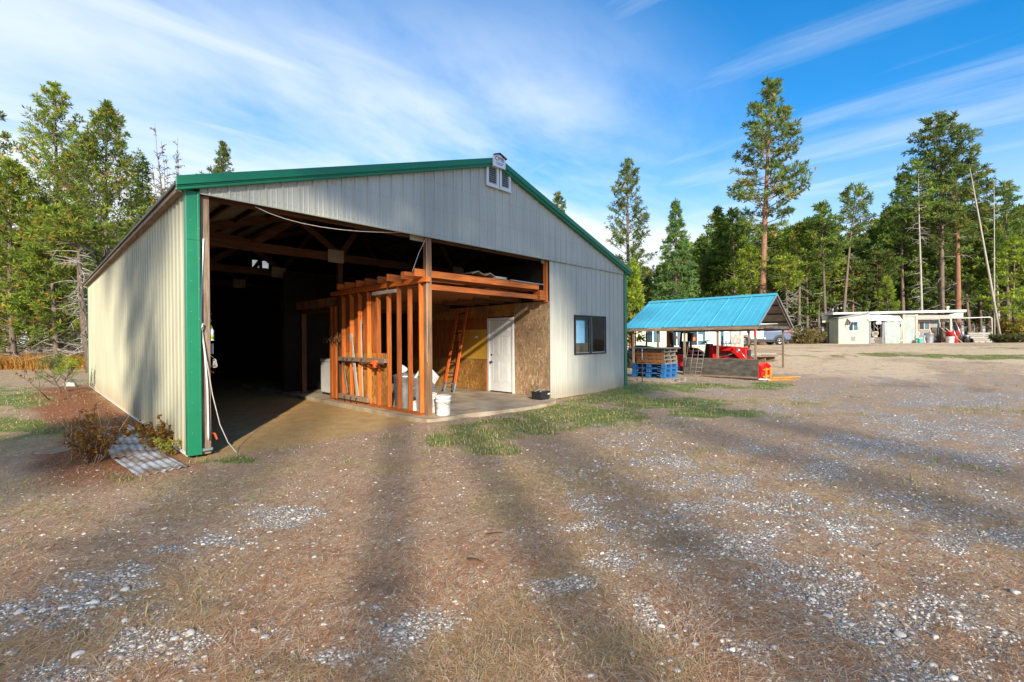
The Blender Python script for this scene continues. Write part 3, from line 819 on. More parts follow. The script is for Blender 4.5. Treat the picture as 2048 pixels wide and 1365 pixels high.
# name plate at the ridge
np_ = MB()
zc = 3.54 + SLOPE * BW / 2
np_.prism([(BW / 2 - .20, zc - .19), (BW / 2 + .17, zc - .19), (BW / 2 + .17, zc + .02), (BW / 2 - .02, zc + .085), (BW / 2 - .20, zc + .02)], 'y', -.175, -.158)
plate = np_.build('name_plate', M['sign'], barn, 0, None, True)
mb = MB()
mb.beam((BW / 2 - .17, -.18, zc + .045), (BW / 2 - .02, -.18, zc + .10), .06, .02); mb.beam((BW / 2 - .02, -.18, zc + .10), (BW / 2 + .19, -.18, zc + .025), .06, .02)
mb.build('ridge_cap', M['dsteel'], plate)
def text(name, body, size, loc, rot, m, parent):
    cu = bpy.data.curves.new(name, 'FONT'); cu.body = body; cu.size = size; cu.extrude = .001; cu.align_x = 'CENTER'
    tmp = bpy.data.objects.new(name + '_tmp', cu); COL.objects.link(tmp)
    bpy.context.view_layer.update()
    me = bpy.data.meshes.new_from_object(tmp.evaluated_get(bpy.context.evaluated_depsgraph_get()))
    bpy.data.objects.remove(tmp)
    me.materials.clear()
    o = link(name, me, m, parent); o.location = loc; o.rotation_euler = rot
    return o
text('lettering', 'CMB', .13, (BW / 2 - .01, -.178, zc - .06), (PI_ / 2, 0, 0), M['ink'], plate)
mb = MB(); mb.bx(BW / 2 - .12, BW / 2 + .10, -.178, -.1755, zc - .11, zc - .095); mb.bx(BW / 2 - .09, BW / 2 + .08, -.178, -.1755, zc - .14, zc - .125)
mb.build('small_print', M['inkb'], plate)
# corner trims
mb = MB(); mb.bx(-.025, .125, -.03, -.005, .015, 3.41); mb.bx(-.025, -.004, -.005, .10, .015, 3.41); mb.bx(.098, .125, -.045, -.03, .015, 3.41)
mb.build('corner_trim', M['green'], barn, .004)
mb = MB(); mb.bx(BW - .12, BW + .025, -.03, -.005, 0, 3.42); mb.bx(BW + .004, BW + .025, -.005, .10, 0, 3.42)
mb.build('corner_trim', M['green'], barn, .004)
mb = MB(); mb.bx(-.025, .12, BL + .0, BL + .03, .0, 3.42); mb.bx(-.03, -.02, BL - .10, BL, .0, 3.42)
mb.build('corner_trim', M['green'], barn)
MB().bx(-.012, .0, .1, BL, -.01, .03).build('base_flashing', M['white'], barn)
# fasteners and a lap joint on the corner trim
mb = MB()
for i in range(9):
    z = .2 + i * .39
    mb.bx(.108, .117, -.049, -.045, z, z + .009, 0); mb.bx(.02, .028, -.034, -.030, z + .1, z + .108, 0)
mb.bx(-.02, .097, -.0312, -.030, 2.78, 2.786, 1); mb.bx(.099, .124, -.0462, -.045, 2.78, 2.786, 1)
mb.build('trim_fasteners', [M['steel'], M['dsteel']], barn)
mb = MB()
for k in range(15):
    for z in (.25, 1.05, 1.85, 2.65, 3.3):
        for off in (.03, .33, .64):
            y = .16 + k * .914 + off
            if y < BL - .2: mb.bx(-.0045, -.0005, y - .004, y + .004, z - .004, z + .004)
mb.build('wall_screws', M['dsteel'], barn)
# screws on the front sheets
mb = MB()
for k in range(-1, 48):
    for off in (.045, .115, .19):
        x = RX0 + k * RIB + off
        if .2 < x < BW - .2:
            for z in (3.47, 3.95, 4.45, 4.95):
                if z < ztop(x) - .1: mb.bx(x - .0035, x + .0035, -.025, -.0205, z - .0035 , z + .0035)
mb.build('screws', M['dsteel'], barn)
# ridge-end gable louvers
for (x0, x1, z0, z1) in ((5.19, 5.545, 4.70, 5.175), (5.575, 5.915, 4.70, 5.175)):
    fr = MB(); y0, y1 = -.085, -.042
    fr.bx(x0, x0 + .06, y0, y1, z0, z1); fr.bx(x1 - .06, x1, y0, y1, z0, z1); fr.bx(x0 + .06, x1 - .06, y0, y1, z0, z0 + .07); fr.bx(x0 + .06, x1 - .06, y0, y1, z1 - .05, z1)
    fr.bx(x0 - .005, x1 + .005, -.10, -.086, z0 - .012, z0 + .01)
    lv = fr.build('louver_vent', M['white'], barn, .003)
    sl_ = MB()
    for i in range(8):
        z = z0 + .085 + i * .043
        sl_.add([(x0 + .06, -.082, z), (x1 - .06, -.082, z), (x1 - .06, -.05, z + .022), (x0 + .06, -.05, z + .022), (x0 + .06, -.082, z - .004), (x1 - .06, -.082, z - .004), (x1 - .06, -.05, z + .018), (x0 + .06, -.05, z + .018)],
                [(0, 1, 2, 3), (7, 6, 5, 4), (4, 5, 1, 0)])
    sl_.build('slats', M['white'], lv)
    MB().bx(x0 + .06, x1 - .06, -.046, -.043, z0 + .07, z1 - .05).build('backing', M['dark'], lv)
for (x0, x1) in ((5.06, 5.33), (5.45, 5.71)):
    fr = MB(); z0, z1 = 4.57, 4.91
    for i in range(7):
        fr.bx(x0, x1, BL - .075, BL - .06, z0 + i * .05, z0 + .03 + i * .05)
    fr.build('rear_louver', M['white'], barn)
# front window
wn = MB()
e = .035
y0, y1 = -.045, .05
wn.bx(WX0, WX0 + e, y0, y1, WZ0, WZ1); wn.bx(WX1 - e, WX1, y0, y1, WZ0, WZ1); wn.bx(WX0 + e, WX1 - e, y0, y1, WZ0, WZ0 + e); wn.bx(WX0 + e, WX1 - e, y0, y1, WZ1 - e, WZ1)
xm = (WX0 + WX1) / 2
wn.bx(xm - .035, xm + .035, -.03, .045, WZ0 + e, WZ1 - e)
win = wn.build('window', M['dsteel'], barn, .003)
MB().add([(WX0 + e, .003, WZ0 + e), (xm - .035, .003, WZ0 + e), (xm - .035, .003, WZ1 - e), (WX0 + e, .003, WZ1 - e)], [(0, 1, 2, 3)]).build('pane', M['clear'], win)
MB().add([(xm + .035, -.009, WZ0 + e), (WX1 - e, -.009, WZ0 + e), (WX1 - e, -.009, WZ1 - e), (xm + .035, -.009, WZ1 - e)], [(0, 1, 2, 3)]).build('pane', M['clear'], win)
MB().bx(WX0 + .06, WX0 + .50, .012, .016, WZ0 + .3, WZ1 - .14).build('blind', M['reflb'], win)  # pale blue sheet standing in for a bright reflection in the left pane
MB().bx(WX0 - .1, WX1 + .1, .55, .56, WZ0 - .1, WZ0 + .30).build('inner_counter', M['peach'], win)
MB().bx(WX0 - .3, WX1 + .3, .60, .62, WZ0 - .3, WZ1 + .2).build('inner_wall', M['teal'], win)
# sliding sash rim, and what shows behind the glass
mb = MB()
for (a, b) in ((WX0 + e, xm - .035), (xm + .035, WX1 - e)):
    yq = -.008 if a < xm else -.02
    mb.bx(a, a + .018, yq, yq + .012, WZ0 + e, WZ1 - e); mb.bx(b - .018, b, yq, yq + .012, WZ0 + e, WZ1 - e); mb.bx(a + .018, b - .018, yq, yq + .012, WZ0 + e, WZ0 + e + .018)
mb.build('sash', M['steel'], win)
# ---- structure: posts, trusses, purlins
MB().bx(.145, .245, .03, .15, .0, 3.39).build('jamb_post', M['oldz'], barn, .004)
MB().bx(7.285, 7.395, .05, .16, 2.38, 3.39).build('jamb_post', M['studz'], barn, .004)
o = MB().bx(3.735, 3.845, .03, .15, -.02, 3.42).build('front_post', M['postw'], barn, .006)
MB().bx(3.70, 3.80, 3.50, 3.62, .05, 3.35).build('inner_post', M['trussz'], barn)
MB().bx(.05, .15, 3.5, 3.62, .0, 3.4).build('inner_post', M['trussz'], barn)
MB().bx(.05, .15, 7.1, 7.22, .0, 3.4).build('inner_post', M['trussz'], barn)
MB().bx(3.70, 3.80, 7.1, 7.22, .0, 3.4).build('inner_post', M['trussz'], barn)
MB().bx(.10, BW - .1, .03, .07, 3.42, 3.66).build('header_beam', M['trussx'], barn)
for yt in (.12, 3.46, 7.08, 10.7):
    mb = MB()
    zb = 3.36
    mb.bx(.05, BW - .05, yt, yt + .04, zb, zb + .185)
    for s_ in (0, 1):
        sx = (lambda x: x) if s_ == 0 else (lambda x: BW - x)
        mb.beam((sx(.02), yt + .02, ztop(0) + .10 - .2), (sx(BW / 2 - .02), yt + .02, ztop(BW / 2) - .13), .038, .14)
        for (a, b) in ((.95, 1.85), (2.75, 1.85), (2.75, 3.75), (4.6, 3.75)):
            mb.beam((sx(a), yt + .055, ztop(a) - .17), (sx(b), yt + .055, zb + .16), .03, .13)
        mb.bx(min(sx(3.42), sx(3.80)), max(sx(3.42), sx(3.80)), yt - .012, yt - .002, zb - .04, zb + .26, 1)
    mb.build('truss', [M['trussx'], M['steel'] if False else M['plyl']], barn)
mb = MB()
for s_ in (0, 1):
    sx = (lambda x: x) if s_ == 0 else (lambda x: BW - x)
    for k in range(9):
        x = .25 + k * .62
        mb.beam((sx(x), .05, ztop(x) - .055), (sx(x), BL - .1, ztop(x) - .055), .038, .09)
mb.build('purlins', M['trussy'], barn)
mb = MB()
for z in (.6, 1.3, 2.0, 2.7, 3.3):
    mb.bx(.048, .09, .2, BL - .1, z, z + .09)
mb.build('girts', M['trussy'], barn)
# ---- concrete floor of the middle bay with a worn apron
mb = MB()
poly = [(3.46, BL - 4), (3.46, .05), (3.50, -.26), (3.62, -.33), (3.95, -.36), (4.35, -.30), (4.7, -.40), (5.3, -.55), (5.9, -.64), (6.45, -.60), (6.95, -.48), (7.28, -.24), (7.335, .0), (7.335, BL - 4)]
mb.prism(poly, 'z', -.12, .052)
mb.build('concrete_floor', M['concrete'], barn, .012, None, True)
# ---- partition with the white door (plane x = 7.335)
XP = 7.335
pw = MB()
def lap(y0, y1, z0, z1, mi, n=1, seams=None):
    zs = [z0] + list(seams or []) + [z1]
    for a, b in zip(zs[:-1], zs[1:]):
        pw.bx(XP, XP + .03, y0, y1, a + .0018, b - .0018, mi)
    pw.bx(XP + .012, XP + .03, y0, y1, z0, z1, 2)
pw = MB()
seams = [.16, .40, .58, .88, 1.30, 1.73, 1.95, 2.18]
lap(.02, 1.19, .055, 2.41, 0, 1, seams)
pw.build('board_wall', [M['osb'], M['osbo'], M['dark']], barn)
pw = MB(); lap(2.20, 6.0, .055, .915, 0, 1, [])
pw.bx(XP - .006, XP, 2.20, 6.0, .905, .93, 0)
pw.build('lower_wall_panel', [M['osbo'], M['osbo'], M['dark']], barn)
MB().bx(XP - .004, XP + .02, 2.20, 2.27, .055, .905).build('edge_board', M['studz'], barn)
MB().bx(XP, XP + .03, 2.20, 3.45, .935, 1.76).build('yellow_panel', M['yellow'], barn)
MB().bx(XP + .002, XP + .03, 3.45, 6.0, .935, 1.76).build('dim_panel', M['osbr'], barn)
MB().bx(XP, XP + .03, 1.19, 6.0, 2.09, 2.405).build('upper_wall_panel', M['osbo'], barn)
MB().bx(XP + .001, XP + .03, 2.20, 6.0, 1.765, 2.085).build('upper_wall_panel', M['osbr'], barn)
MB().bx(XP + .01, XP + .03, .02, BL - 4, 2.41, 3.4).build('upper_shade_sheet', M['dark'], barn)  # near-black sheet drawn where the space above the wall is in shade
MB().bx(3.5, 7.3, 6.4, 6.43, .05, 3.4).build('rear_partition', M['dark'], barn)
# outlet box
MB().bx(XP - .03, XP, 2.60, 2.70, 1.52, 1.585).build('outlet_box', M['white'], barn, .003)
# door: casing, slab with six raised panels, knob
cas = MB(); cy0, cy1 = 1.19, 2.195
cas.bx(XP - .02, XP + .03, cy0, cy0 + .07, .055, 2.06); cas.bx(XP - .02, XP + .03, cy1 - .07, cy1, .055, 2.06); cas.bx(XP - .02, XP + .03, cy0 + .07, cy1 - .07, 1.99, 2.06)
cas.bx(XP + .0, XP + .05, cy0 + .07, cy1 - .07, .055, .075, 1)
door = cas.build('door', [M['white'], M['dsteel']], barn, .004)
dl = MB(); d0, d1, dz0, dz1 = cy0 + .075, cy1 - .075, .08, 1.985
dl.bx(XP + .012, XP + .05, d0, d1, dz0, dz1)
wd = d1 - d0
for (ya, yb) in ((d0 + wd * .14, d0 + wd * .44), (d0 + wd * .56, d0 + wd * .86)):
    for (za, zb_) in ((.33, .88), (1.06, 1.57), (1.69, 1.86)):
        dl.bx(XP + .004, XP + .012, ya, yb, za, za + .014); dl.bx(XP + .004, XP + .012, ya, yb, zb_ - .014, zb_)
        dl.bx(XP + .004, XP + .012, ya, ya + .014, za + .014, zb_ - .014); dl.bx(XP + .004, XP + .012, yb - .014, yb, za + .014, zb_ - .014)
        dl.bx(XP + .006, XP + .012, ya + .04, yb - .04, za + .04, zb_ - .04)
leaf = dl.build('door_leaf', M['white'], door, .003)
mb = MB(); yk = d1 - .07
mb.lathe([(.0, -.075), (.026, -.07), (.03, -.05), (.02, -.03), (.012, -.02), (.012, 0.0), (.032, .0), (.032, .006)], (XP + .012, yk, .86), 14, 0, 'x')
mb.build('knob', M['dsteel'], leaf)
MB().lathe([(.0, -.022), (.024, -.02), (.026, 0)], (XP + .012, yk, 1.06), 14, 0, 'x').build('deadbolt', M['dsteel'], leaf)
# ---- stud wall (plane x = 3.68..3.77)
sy = [.20, .58, .96, 1.35, 1.75, 2.15, 2.55, 2.94, 3.33]
for y in sy:
    zt = 2.545
    mb = MB()
    dx = rnd.uniform(-.006, .006)
    v0 = (3.68 + dx, y - .02, .095); 
    mb.add([(3.68 + dx, y - .02, .095), (3.77 + dx, y - .02, .095), (3.77 + dx, y + .02, .095), (3.68 + dx, y + .02, .095), (3.68 + dx, y - .02, zt), (3.77 + dx, y - .02, zt - .07), (3.77 + dx, y + .02, zt - .07), (3.68 + dx, y + .02, zt)],
           [(3, 2, 1, 0), (4, 5, 6, 7), (0, 1, 5, 4), (1, 2, 6, 5), (2, 3, 7, 6), (3, 0, 4, 7)])
    mb.build('stud', M['studz'], barn, .003)
for y, x in ((3.66, 3.66), (3.76, 3.68), (3.86, 3.65)):
    MB().bx(x, x + .10, y - .045, y + .045, .06, 2.30).build('stud', M['studz'], barn, .003)
MB().bx(3.66, 3.79, .16, 3.92, .052, .093).build('bottom_plate', M['studx'], barn, .003)
MB().bx(3.675, 3.775, -.02, 3.9, 2.565, 2.655).build('top_plate', M['studx'], barn, .003)
MB().bx(3.775, 3.79, 1.36, 3.9, .095, 1.20).build('wall_sheathing', M['osbo'], barn)
MB().bx(3.776, 3.79, 1.96, 3.9, 1.203, 2.5).build('wall_sheathing', M['osbr'], barn)
MB().bx(3.62, 3.675, .95, 1.84, 2.43, 2.50).build('wall_block', M['greyx'], barn, .004)
# rails for tools
MB().bx(3.585, 3.672, 1.32, 3.36, 1.01, 1.10).build('tool_rail', M['oldx'], barn, .004)
MB().bx(3.60, 3.672, 2.05, 3.37, .13, .24).build('tool_rail', M['oldx'], barn, .004)
# loft joists and beams
for i, y in enumerate((.62, 1.08, 1.5, 1.95, 2.4, 2.85, 3.3)):
    MB().bx(3.56 - .04 * (i % 2), 7.25, y - .02, y + .02, 2.662, 2.80).build('joist', M['studx'], barn, .003)
for i, y in enumerate((3.75, 4.2, 4.65, 5.1, 5.55)):
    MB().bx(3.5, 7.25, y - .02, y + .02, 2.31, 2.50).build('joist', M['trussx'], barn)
MB().bx(3.68, 3.77, 3.95, 5.9, 2.20, 2.305).build('rear_plate', M['trussy'], barn)
MB().bx(3.66, 3.78, 5.58, 5.7, .05, 2.2).build('rear_post', M['trussz'], barn)
MB().bx(3.33, 3.725, .16, .20, 2.66, 2.735).build('joist', M['studx'], barn, .003)
MB().bx(3.50, 3.73, .08, .12, 2.66, 2.80).build('joist', M['studx'], barn, .003)
MB().bx(3.855, 7.05, .09, .13, 2.665, 2.795).build('front_beam', M['studx'], barn, .004)
MB().bx(3.855, 7.06, .30, .34, 2.645, 2.755).build('front_beam', M['studx'], barn, .004)
MB().bx(3.78, 6.96, .07, .11, 2.43, 2.535).build('front_beam', M['studx'], barn, .004)
MB().bx(7.06, 7.27, .06, .30, 2.42, 2.66).build('beam_block', M['studx'], barn, .004)
MB().bx(3.8, 7.25, .25, 6.0, 2.545, 2.56).build('loft_deck', M['osbr'], barn)
for y in (.9, 1.5, 2.1, 2.7):
    MB().bx(6.2, 7.28, y - .02, y + .02, 2.42, 2.52).build('ceiling_batten', M['trussx'], barn)
# ------------------------------------------------------------------ things in and on the barn
def pl(px, py, axis, val):
    d = F_ + R_ * (px - 1024) / FPX - U_ * (py - 682.5) / FPX
    t = (val - CAM[axis]) / d[axis]
    p = CAM + d * t
    return (float(p[0]), float(p[1]), float(p[2]))
FL = .053
# extension ladder
lad = thing('extension_ladder', 'orange extension ladder leaning on the board wall beside the white door', 'ladder', (6.44, 2.75, FL))
b0, b1 = Vector((6.45, 2.60, FL + .10)), Vector((6.42, 2.98, FL + .10)); t0, t1 = Vector((7.24, 2.93, 2.40)), Vector((7.24, 3.33, 2.34))
off = Vector((6.44, 2.75, FL))
for a, b in ((b0, t0), (b1, t1)):
    MB().beam(a - off, b - off, .032, .085, (0, 1, 0)).build('rail', M['orange'], lad, .004)
    mb = MB(); mb.beam(a - off - Vector((.02, 0, .02)), a - off + (b - a) * .07, .045, .095, (0, 1, 0)); mb.bx(a.x - off.x - .09, a.x - off.x + .06, a.y - off.y - .04, a.y - off.y + .04, .0, .016)
    mb.beam(a - off - Vector((.0, 0, .09)), a - off, .05, .03, (0, 1, 0))
    mb.build('foot', M['steel'], lad)
for i in range(8):
    f = .06 + i * .125
    MB().tube([b0 + (t0 - b0) * f - off, b1 + (t1 - b1) * f - off], .016, 8).build('rung', M['dsteel'] if i else M['steel'], lad)

# galvanised cans
def can(name, label, loc, r, h, lid=False, grp=None, rz=0):
    t = thing(name, label, 'bin', loc, rz, grp)
    pr = [(0, .0), (r * .86, .0), (r * .86, .03), (r * .84, .035)]
    n = 40
    mb = MB(); vs = []; fs = []
    prof = [(.86, .0), (.87, .06), (.89, h * .2), (.94, h * .6), (.97, h - .06), (1.0, h - .05), (1.0, h - .02), (1.03, h), (.97, h), (.92, h * .6), (.85, .02)]
    for i, (q, z) in enumerate(prof):
        for j in range(n):
            rr = r * q * (1 + (.016 if (j // 2) % 2 else -.006) * (2 <= i <= 4))
            vs.append((rr * math.cos(2 * PI_ * j / n), rr * math.sin(2 * PI_ * j / n), z))
    for i in range(len(prof) - 1):
        for j in range(n): fs.append((i * n + j, i * n + (j + 1) % n, (i + 1) * n + (j + 1) % n, (i + 1) * n + j))
    fs.append(tuple((len(prof) - 1) * n + j for j in range(n)))
    mb.add(vs, fs, 0, True); mb.build('body', M['steel'], t)
    for s_ in (-1, 1):
        MB().tube([(s_ * r * .97, -.07, h * .72), (s_ * (r + .04), -.07, h * .66), (s_ * (r + .04), .07, h * .66), (s_ * r * .97, .07, h * .72)], .007, 6).build('handle', M['steel'], t)
    if lid:
        MB().lathe([(r * 1.05, h - .01), (r * 1.06, h + .012), (r * .9, h + .03), (r * .4, h + .075), (0, h + .085)], n=40).build('lid', M['steel'], t)
        MB().tube([(-.07, 0, h + .07), (-.06, 0, h + .12), (.06, 0, h + .12), (.07, 0, h + .07)], .008, 6).build('lid_handle', M['steel'], t)
    return t
c2 = pl(843, 800, 0, 4.17)
can('trash_can', 'open galvanised trash can with a white and green box sticking out of it', (4.17, .80, FL), .25, .66)
can('trash_can', 'closed galvanised trash can behind the studs left of the open one', (4.16, 1.42, FL), .25, .66, True, None, .5)
bx_ = thing('carton', 'white carton with a green stripe tipped into the galvanised can', 'box', (4.17, .80, FL + .52))
q = Matrix.Rotation(.55, 4, 'X') @ Matrix.Rotation(.25, 4, 'Y')
mb = MB().bx(-.14, .13, -.17, .17, -.05, .32); o = mb.build('box_body', M['white'], bx_, .004); o.matrix_local = q
mb = MB().bx(-.143, -.14, -.13, .10, .05, .13); o = mb.build('green_stripe', M['boxgreen'], bx_); o.matrix_local = q
mb = MB().bx(-.143, -.14, -.16, -.06, .22, .28); o = mb.build('print', M['steel'], bx_); o.matrix_local = q
bg_ = thing('plastic_bag', 'crumpled pale plastic bag lying on the lid of the closed trash can', 'bag', (4.05, 1.33, FL + .745))
import bmesh
def lump(name, m, parent, sc_, seed, loc=(0, 0, 0), sub=3, amp=.25):
    bm = bmesh.new(); bmesh.ops.create_icosphere(bm, subdivisions=sub, radius=1)
    rr = random.Random(seed); ds = [(Vector((rr.gauss(0, 1), rr.gauss(0, 1), rr.gauss(0, 1))).normalized(), rr.uniform(-1, 1)) for _ in range(14)]
    for v in bm.verts:
        n_ = v.co.normalized(); k = sum(w_ * max(0, n_.dot(d)) ** 6 for d, w_ in ds)
        v.co = Vector((n_.x * sc_[0], n_.y * sc_[1], max(-1, n_.z) * sc_[2])) * (1 + amp * k)
    me = bpy.data.meshes.new(name); bm.to_mesh(me); bm.free()
    o = link(name, me, m, parent); o.location = loc; return o
lump('bag_body', M['white'], bg_, (.09, .07, .07), 3, (0, 0, .055), 4, .5)
# buckets
def bucket(label, loc, r, h, m, rz=0, lid=True, grp=None):
    t = thing('bucket', label, 'bucket', loc, rz, grp)
    MB().lathe([(0, .0), (r * .88, .0), (r * .9, .02), (r * .97, h * .72), (r * 1.02, h * .73), (r * 1.02, h * .76), (r * .98, h * .77), (r * .99, h * .88), (r * 1.05, h * .885), (r * 1.05, h * .91), (r, h * .92), (r, h), (r * .95, h), (r * .86, .03), (0, .03)], n=28).build('body', m, t)
    if lid: MB().lathe([(r * 1.06, h - .02), (r * 1.07, h + .006), (r * .98, h + .01), (r * .95, h + .002), (0, h + .003)], n=28).build('lid', m, t)
    MB().tube([(-r * 1.04, 0, h * .86), (-r * 1.1, -.05, h * .75), (-r * .8, -r * .8, h * .62), (0, -r * 1.12, h * .56), (r * .8, -r * .8, h * .62), (r * 1.1, -.05, h * .75), (r * 1.04, 0, h * .86)], .003, 5).build('wire_handle', M['steel'], t)
    return t
bucket('white lidded bucket standing on the apron right of the front post', (3.99, -.10, FL), .145, .36, M['whited'], .6)
bucket('paint-stained white bucket behind the studs left of the front post', (4.00, .36, FL), .15, .37, M['whited'], 2.0, True)
pt = thing('paint_can', 'small dark-lidded paint can behind the studs beside the stained bucket', 'can', (3.93, .82, FL))
MB().lathe([(0, 0), (.085, 0), (.088, .004), (.085, .01), (.085, .20), (.088, .205), (0, .206)], n=24).build('body', M['whited'], pt)
MB().lathe([(.09, .2061), (.09, .26), (.085, .27), (0, .27)], n=24).build('lid', M['black'], pt)
# black tub by the wall
tb = thing('plastic_tub', 'black plastic tub against the weathered board wall on the apron', 'tub', (6.95, -.02, FL), .06)
tb.scale = (.9, .9, .85)
mb = MB(); mb.prism([(-.17, 0), (.17, 0), (.21, .20), (.225, .20), (.225, .225), (-.225, .225), (-.225, .20), (-.21, .20)], 'y', -.16, .15)
mb.build('body', M['black'], tb, .01, None, True)
mb = MB()
for k in range(9): mb.tube([(rnd.uniform(-.18, .1), rnd.uniform(-.1, .1), .22), (rnd.uniform(-.1, .1), rnd.uniform(-.1, .1), .24 + rnd.random() * .05), (rnd.uniform(-.0, .2), rnd.uniform(-.1, .1), .25)], .008, 5)
mb.build('contents', M['greyx'], tb); MB().bx(.10, .19, -.166, -.161, .13, .17).build('paper_label', M['white'], tb)
# chest freezer in the rear
fz = thing('chest_freezer', 'white chest freezer in the dark behind the stud wall', 'freezer', (4.32, 4.62, FL))
MB().bx(-.32, .32, -.30, .6, .05, .86).build('cabinet', M['white'], fz, .02); MB().bx(-.33, .33, -.31, .61, .865, .95).build('lid', M['white'], fz, .015); MB().bx(-.29, .29, -.27, .57, 0, .05).build('base', M['black'], fz)
# boards leaning on the stud wall
def board(label, p, q, w_, h_, m, cat='board', up=(0, 1, 0), name='board', grp=None):
    p, q = Vector(p), Vector(q)
    o = MB().beam(p - p, q - p, w_, h_, up).build(name, m, None, .002)
    o.location = p
    return tag(o, label, cat, grp)
board('pale grey weathered board leaning between the studs behind the tool rails', (3.648, 2.52, .14), (3.655, 2.84, 1.62), .10, .02, M['greyz'], up=(1, 0, 0))
board('narrow yellow pine batten standing between the studs', (3.645, 2.30, .24), (3.655, 2.38, 1.93), .035, .02, M['plyl'], up=(1, 0, 0))
board('dark brown slat slanting behind the tool rail near the doubled stud', (3.63, 2.98, .26), (3.65, 3.24, 1.0), .07, .02, M['oldz'], up=(1, 0, 0))
board('short brown slat standing left of the grey board', (3.645, 2.76, .24), (3.65, 2.80, 1.46), .055, .02, M['studz'], up=(1, 0, 0))
# grey pipe up the doubled stud
pp = MB().tube([(0, 0, 0), (0, 0, 2.3)], .012, 8).build('conduit', M['rust']); pp.location = (3.64, 3.47, .06)
tag(pp, 'thin rusty conduit running up beside the doubled studs', 'pipe')
# horseshoe-like rack
hr = thing('hook_rack', 'row of rusty crossed iron hooks fixed across the end studs', 'rack', (3.60, 3.70, 1.51))
mb = MB()
for i in range(4):
    y = -.36 + i * .22
    for s_ in (-1, 1):
        mb.tube([(-.02, y - .11, .085 * s_), (-.03, y - .05, .01 * s_), (-.03, y + .05, .01 * s_), (-.02, y + .11, .085 * s_)], .011, 6)
mb.build('hooks', M['rust'], hr)
MB().tube([(-.01, -.46, 0), (-.01, .46, 0)], .009, 6).build('bar', M['rust'], hr)
# clamp on the tool rail
cl = thing('bar_clamp', 'long bar clamp with an orange jaw hanging on the upper tool rail', 'clamp', (3.56, 1.72, 1.0))
MB().beam((0, -.42, 0), (0, .55, .0), .02, .03).build('bar', M['rust'], cl)
mb = MB(); mb.bx(-.05, .025, -.16, -.08, -.09, .06); mb.bx(-.05, .0, -.08, .02, -.02, .05); mb.build('jaw', M['orange'], cl, .006)
MB().tube([(-.02, -.30, -.05), (-.02, -.05, -.05)], .012, 6).build('screw', M['dsteel'], cl)
for i, (y, dz, l) in enumerate(((3.05, 0, .1), (2.86, 0, .08), (2.62, 0, .12), (2.2, 0, .09), (3.0, -.87, .09), (2.70, -.87, .10), (2.45, -.87, .07))):
    o = MB().tube([(0, 0, .02), (-.03, 0, 0), (-.035, 0, -l * .5), (-.01, 0, -l)], .009, 6).build('iron_hook', M['dsteel']); o.location = (3.58, y, 1.055 + dz)
    tag(o, 'small dark iron hook on the %s tool rail of the stud wall' % ('upper' if dz == 0 else 'lower'), 'hook', 'hooks on the tool rails')
# lumber on the loft
lum = [((4.45, .45, 2.83), (6.0, .75, 2.83), .16, .04, 'red-brown plank lying on top of the loft joists at the left'),
       ((5.2, .30, 2.835), (6.4, .55, 2.835), .14, .04, 'short red-brown plank on the loft in the middle of the pile'),
       ((4.6, .9, 2.84), (6.6, 1.1, 2.84), .2, .04, 'wide dusty plank behind the others on the loft')]
for a, b, w_, h_, l_ in lum: board(l_, a, b, w_, h_, M['truss' + 'x'], 'plank', (0, 0, 1), 'plank')
o = MB().add([(0, -.04, 0), (.18, -.04, .07), (.36, -.04, 0), (.36, .9, 0), (.18, .9, .07), (0, .9, 0), (0, -.04, -.02), (.18, -.04, .05), (.36, -.04, -.02)], [(0, 1, 4, 5), (1, 2, 3, 4), (6, 7, 1, 0), (7, 8, 2, 1)]).build('ridge_flashing', M['oldx']); o.location = (4.9, .12, 2.85)
tag(o, 'bent brown ridge flashing lying across the loft beams left of the other piece', 'flashing')
o2 = o.copy(); COL.objects.link(o2); o2.location = (5.25, .10, 2.84); o2.rotation_euler = (0, 0, .1)
tag(o2, 'bent brown ridge flashing lying across the loft beams right of the other piece', 'flashing')
o = MB().bx(0, 1.15, 0, .5, 0, .012).build('metal_sheet', M['steel']); o.location = (6.02, .04, 2.80); o.rotation_euler = (0, .01, 0)
tag(o, 'thin grey metal sheet lying at the right end of the front loft beam', 'sheet')
o = MB().bx(-.05, .3, -.05, .2, 0, .05).build('wood_offcut', M['greyx']); o.location = (5.62, .12, 2.80); tag(o, 'small grey offcut on the front loft beam', 'offcut')
# ---- cables and ropes
def cable(name, label, pts, r, m, cat, sag=0):
    P = [Vector(p) for p in pts]
    base = P[0].copy(); full = []
    for a, b in zip(P[:-1], P[1:]):
        for i in range(10):
            t = i / 10; p = a.lerp(b, t); p.z -= sag * 4 * t * (1 - t); full.append(p - base)
    full.append(P[-1] - base)
    o = MB().tube(full, r, 6).build(name, m); o.location = base
    return tag(o, label, cat)
A = pl(508, 408, 1, .05); B = pl(640, 455, 1, .05); C_ = pl(800, 466, 1, .05)
b0_, b1_, b2_ = Vector((A[0], .02, 3.37)), Vector((2 * B[0] - .5 * A[0] - .5 * C_[0], .02, 2 * B[2] - .5 * 3.37 - .5 * C_[2])), Vector((C_[0], .02, C_[2]))
cable('electric_cable', 'thin pale cable sagging across the top of the open bay under the gable', [b0_ * (1 - t) ** 2 + b1_ * (2 * t * (1 - t)) + b2_ * t * t for t in np.linspace(0, 1, 9)], .0055, M['rope'], 'cable')
p1 = pl(852, 478, 1, .0); p2 = pl(826, 545, 1, .1)
cable('hanging_cord', 'pale cord hanging from the gable down to the loft joists left of the front post', [(p1[0], .0, 3.37), (p1[0] - .12, .05, 3.1), (p2[0], .12, 2.74)], .006, M['rope'], 'cord')
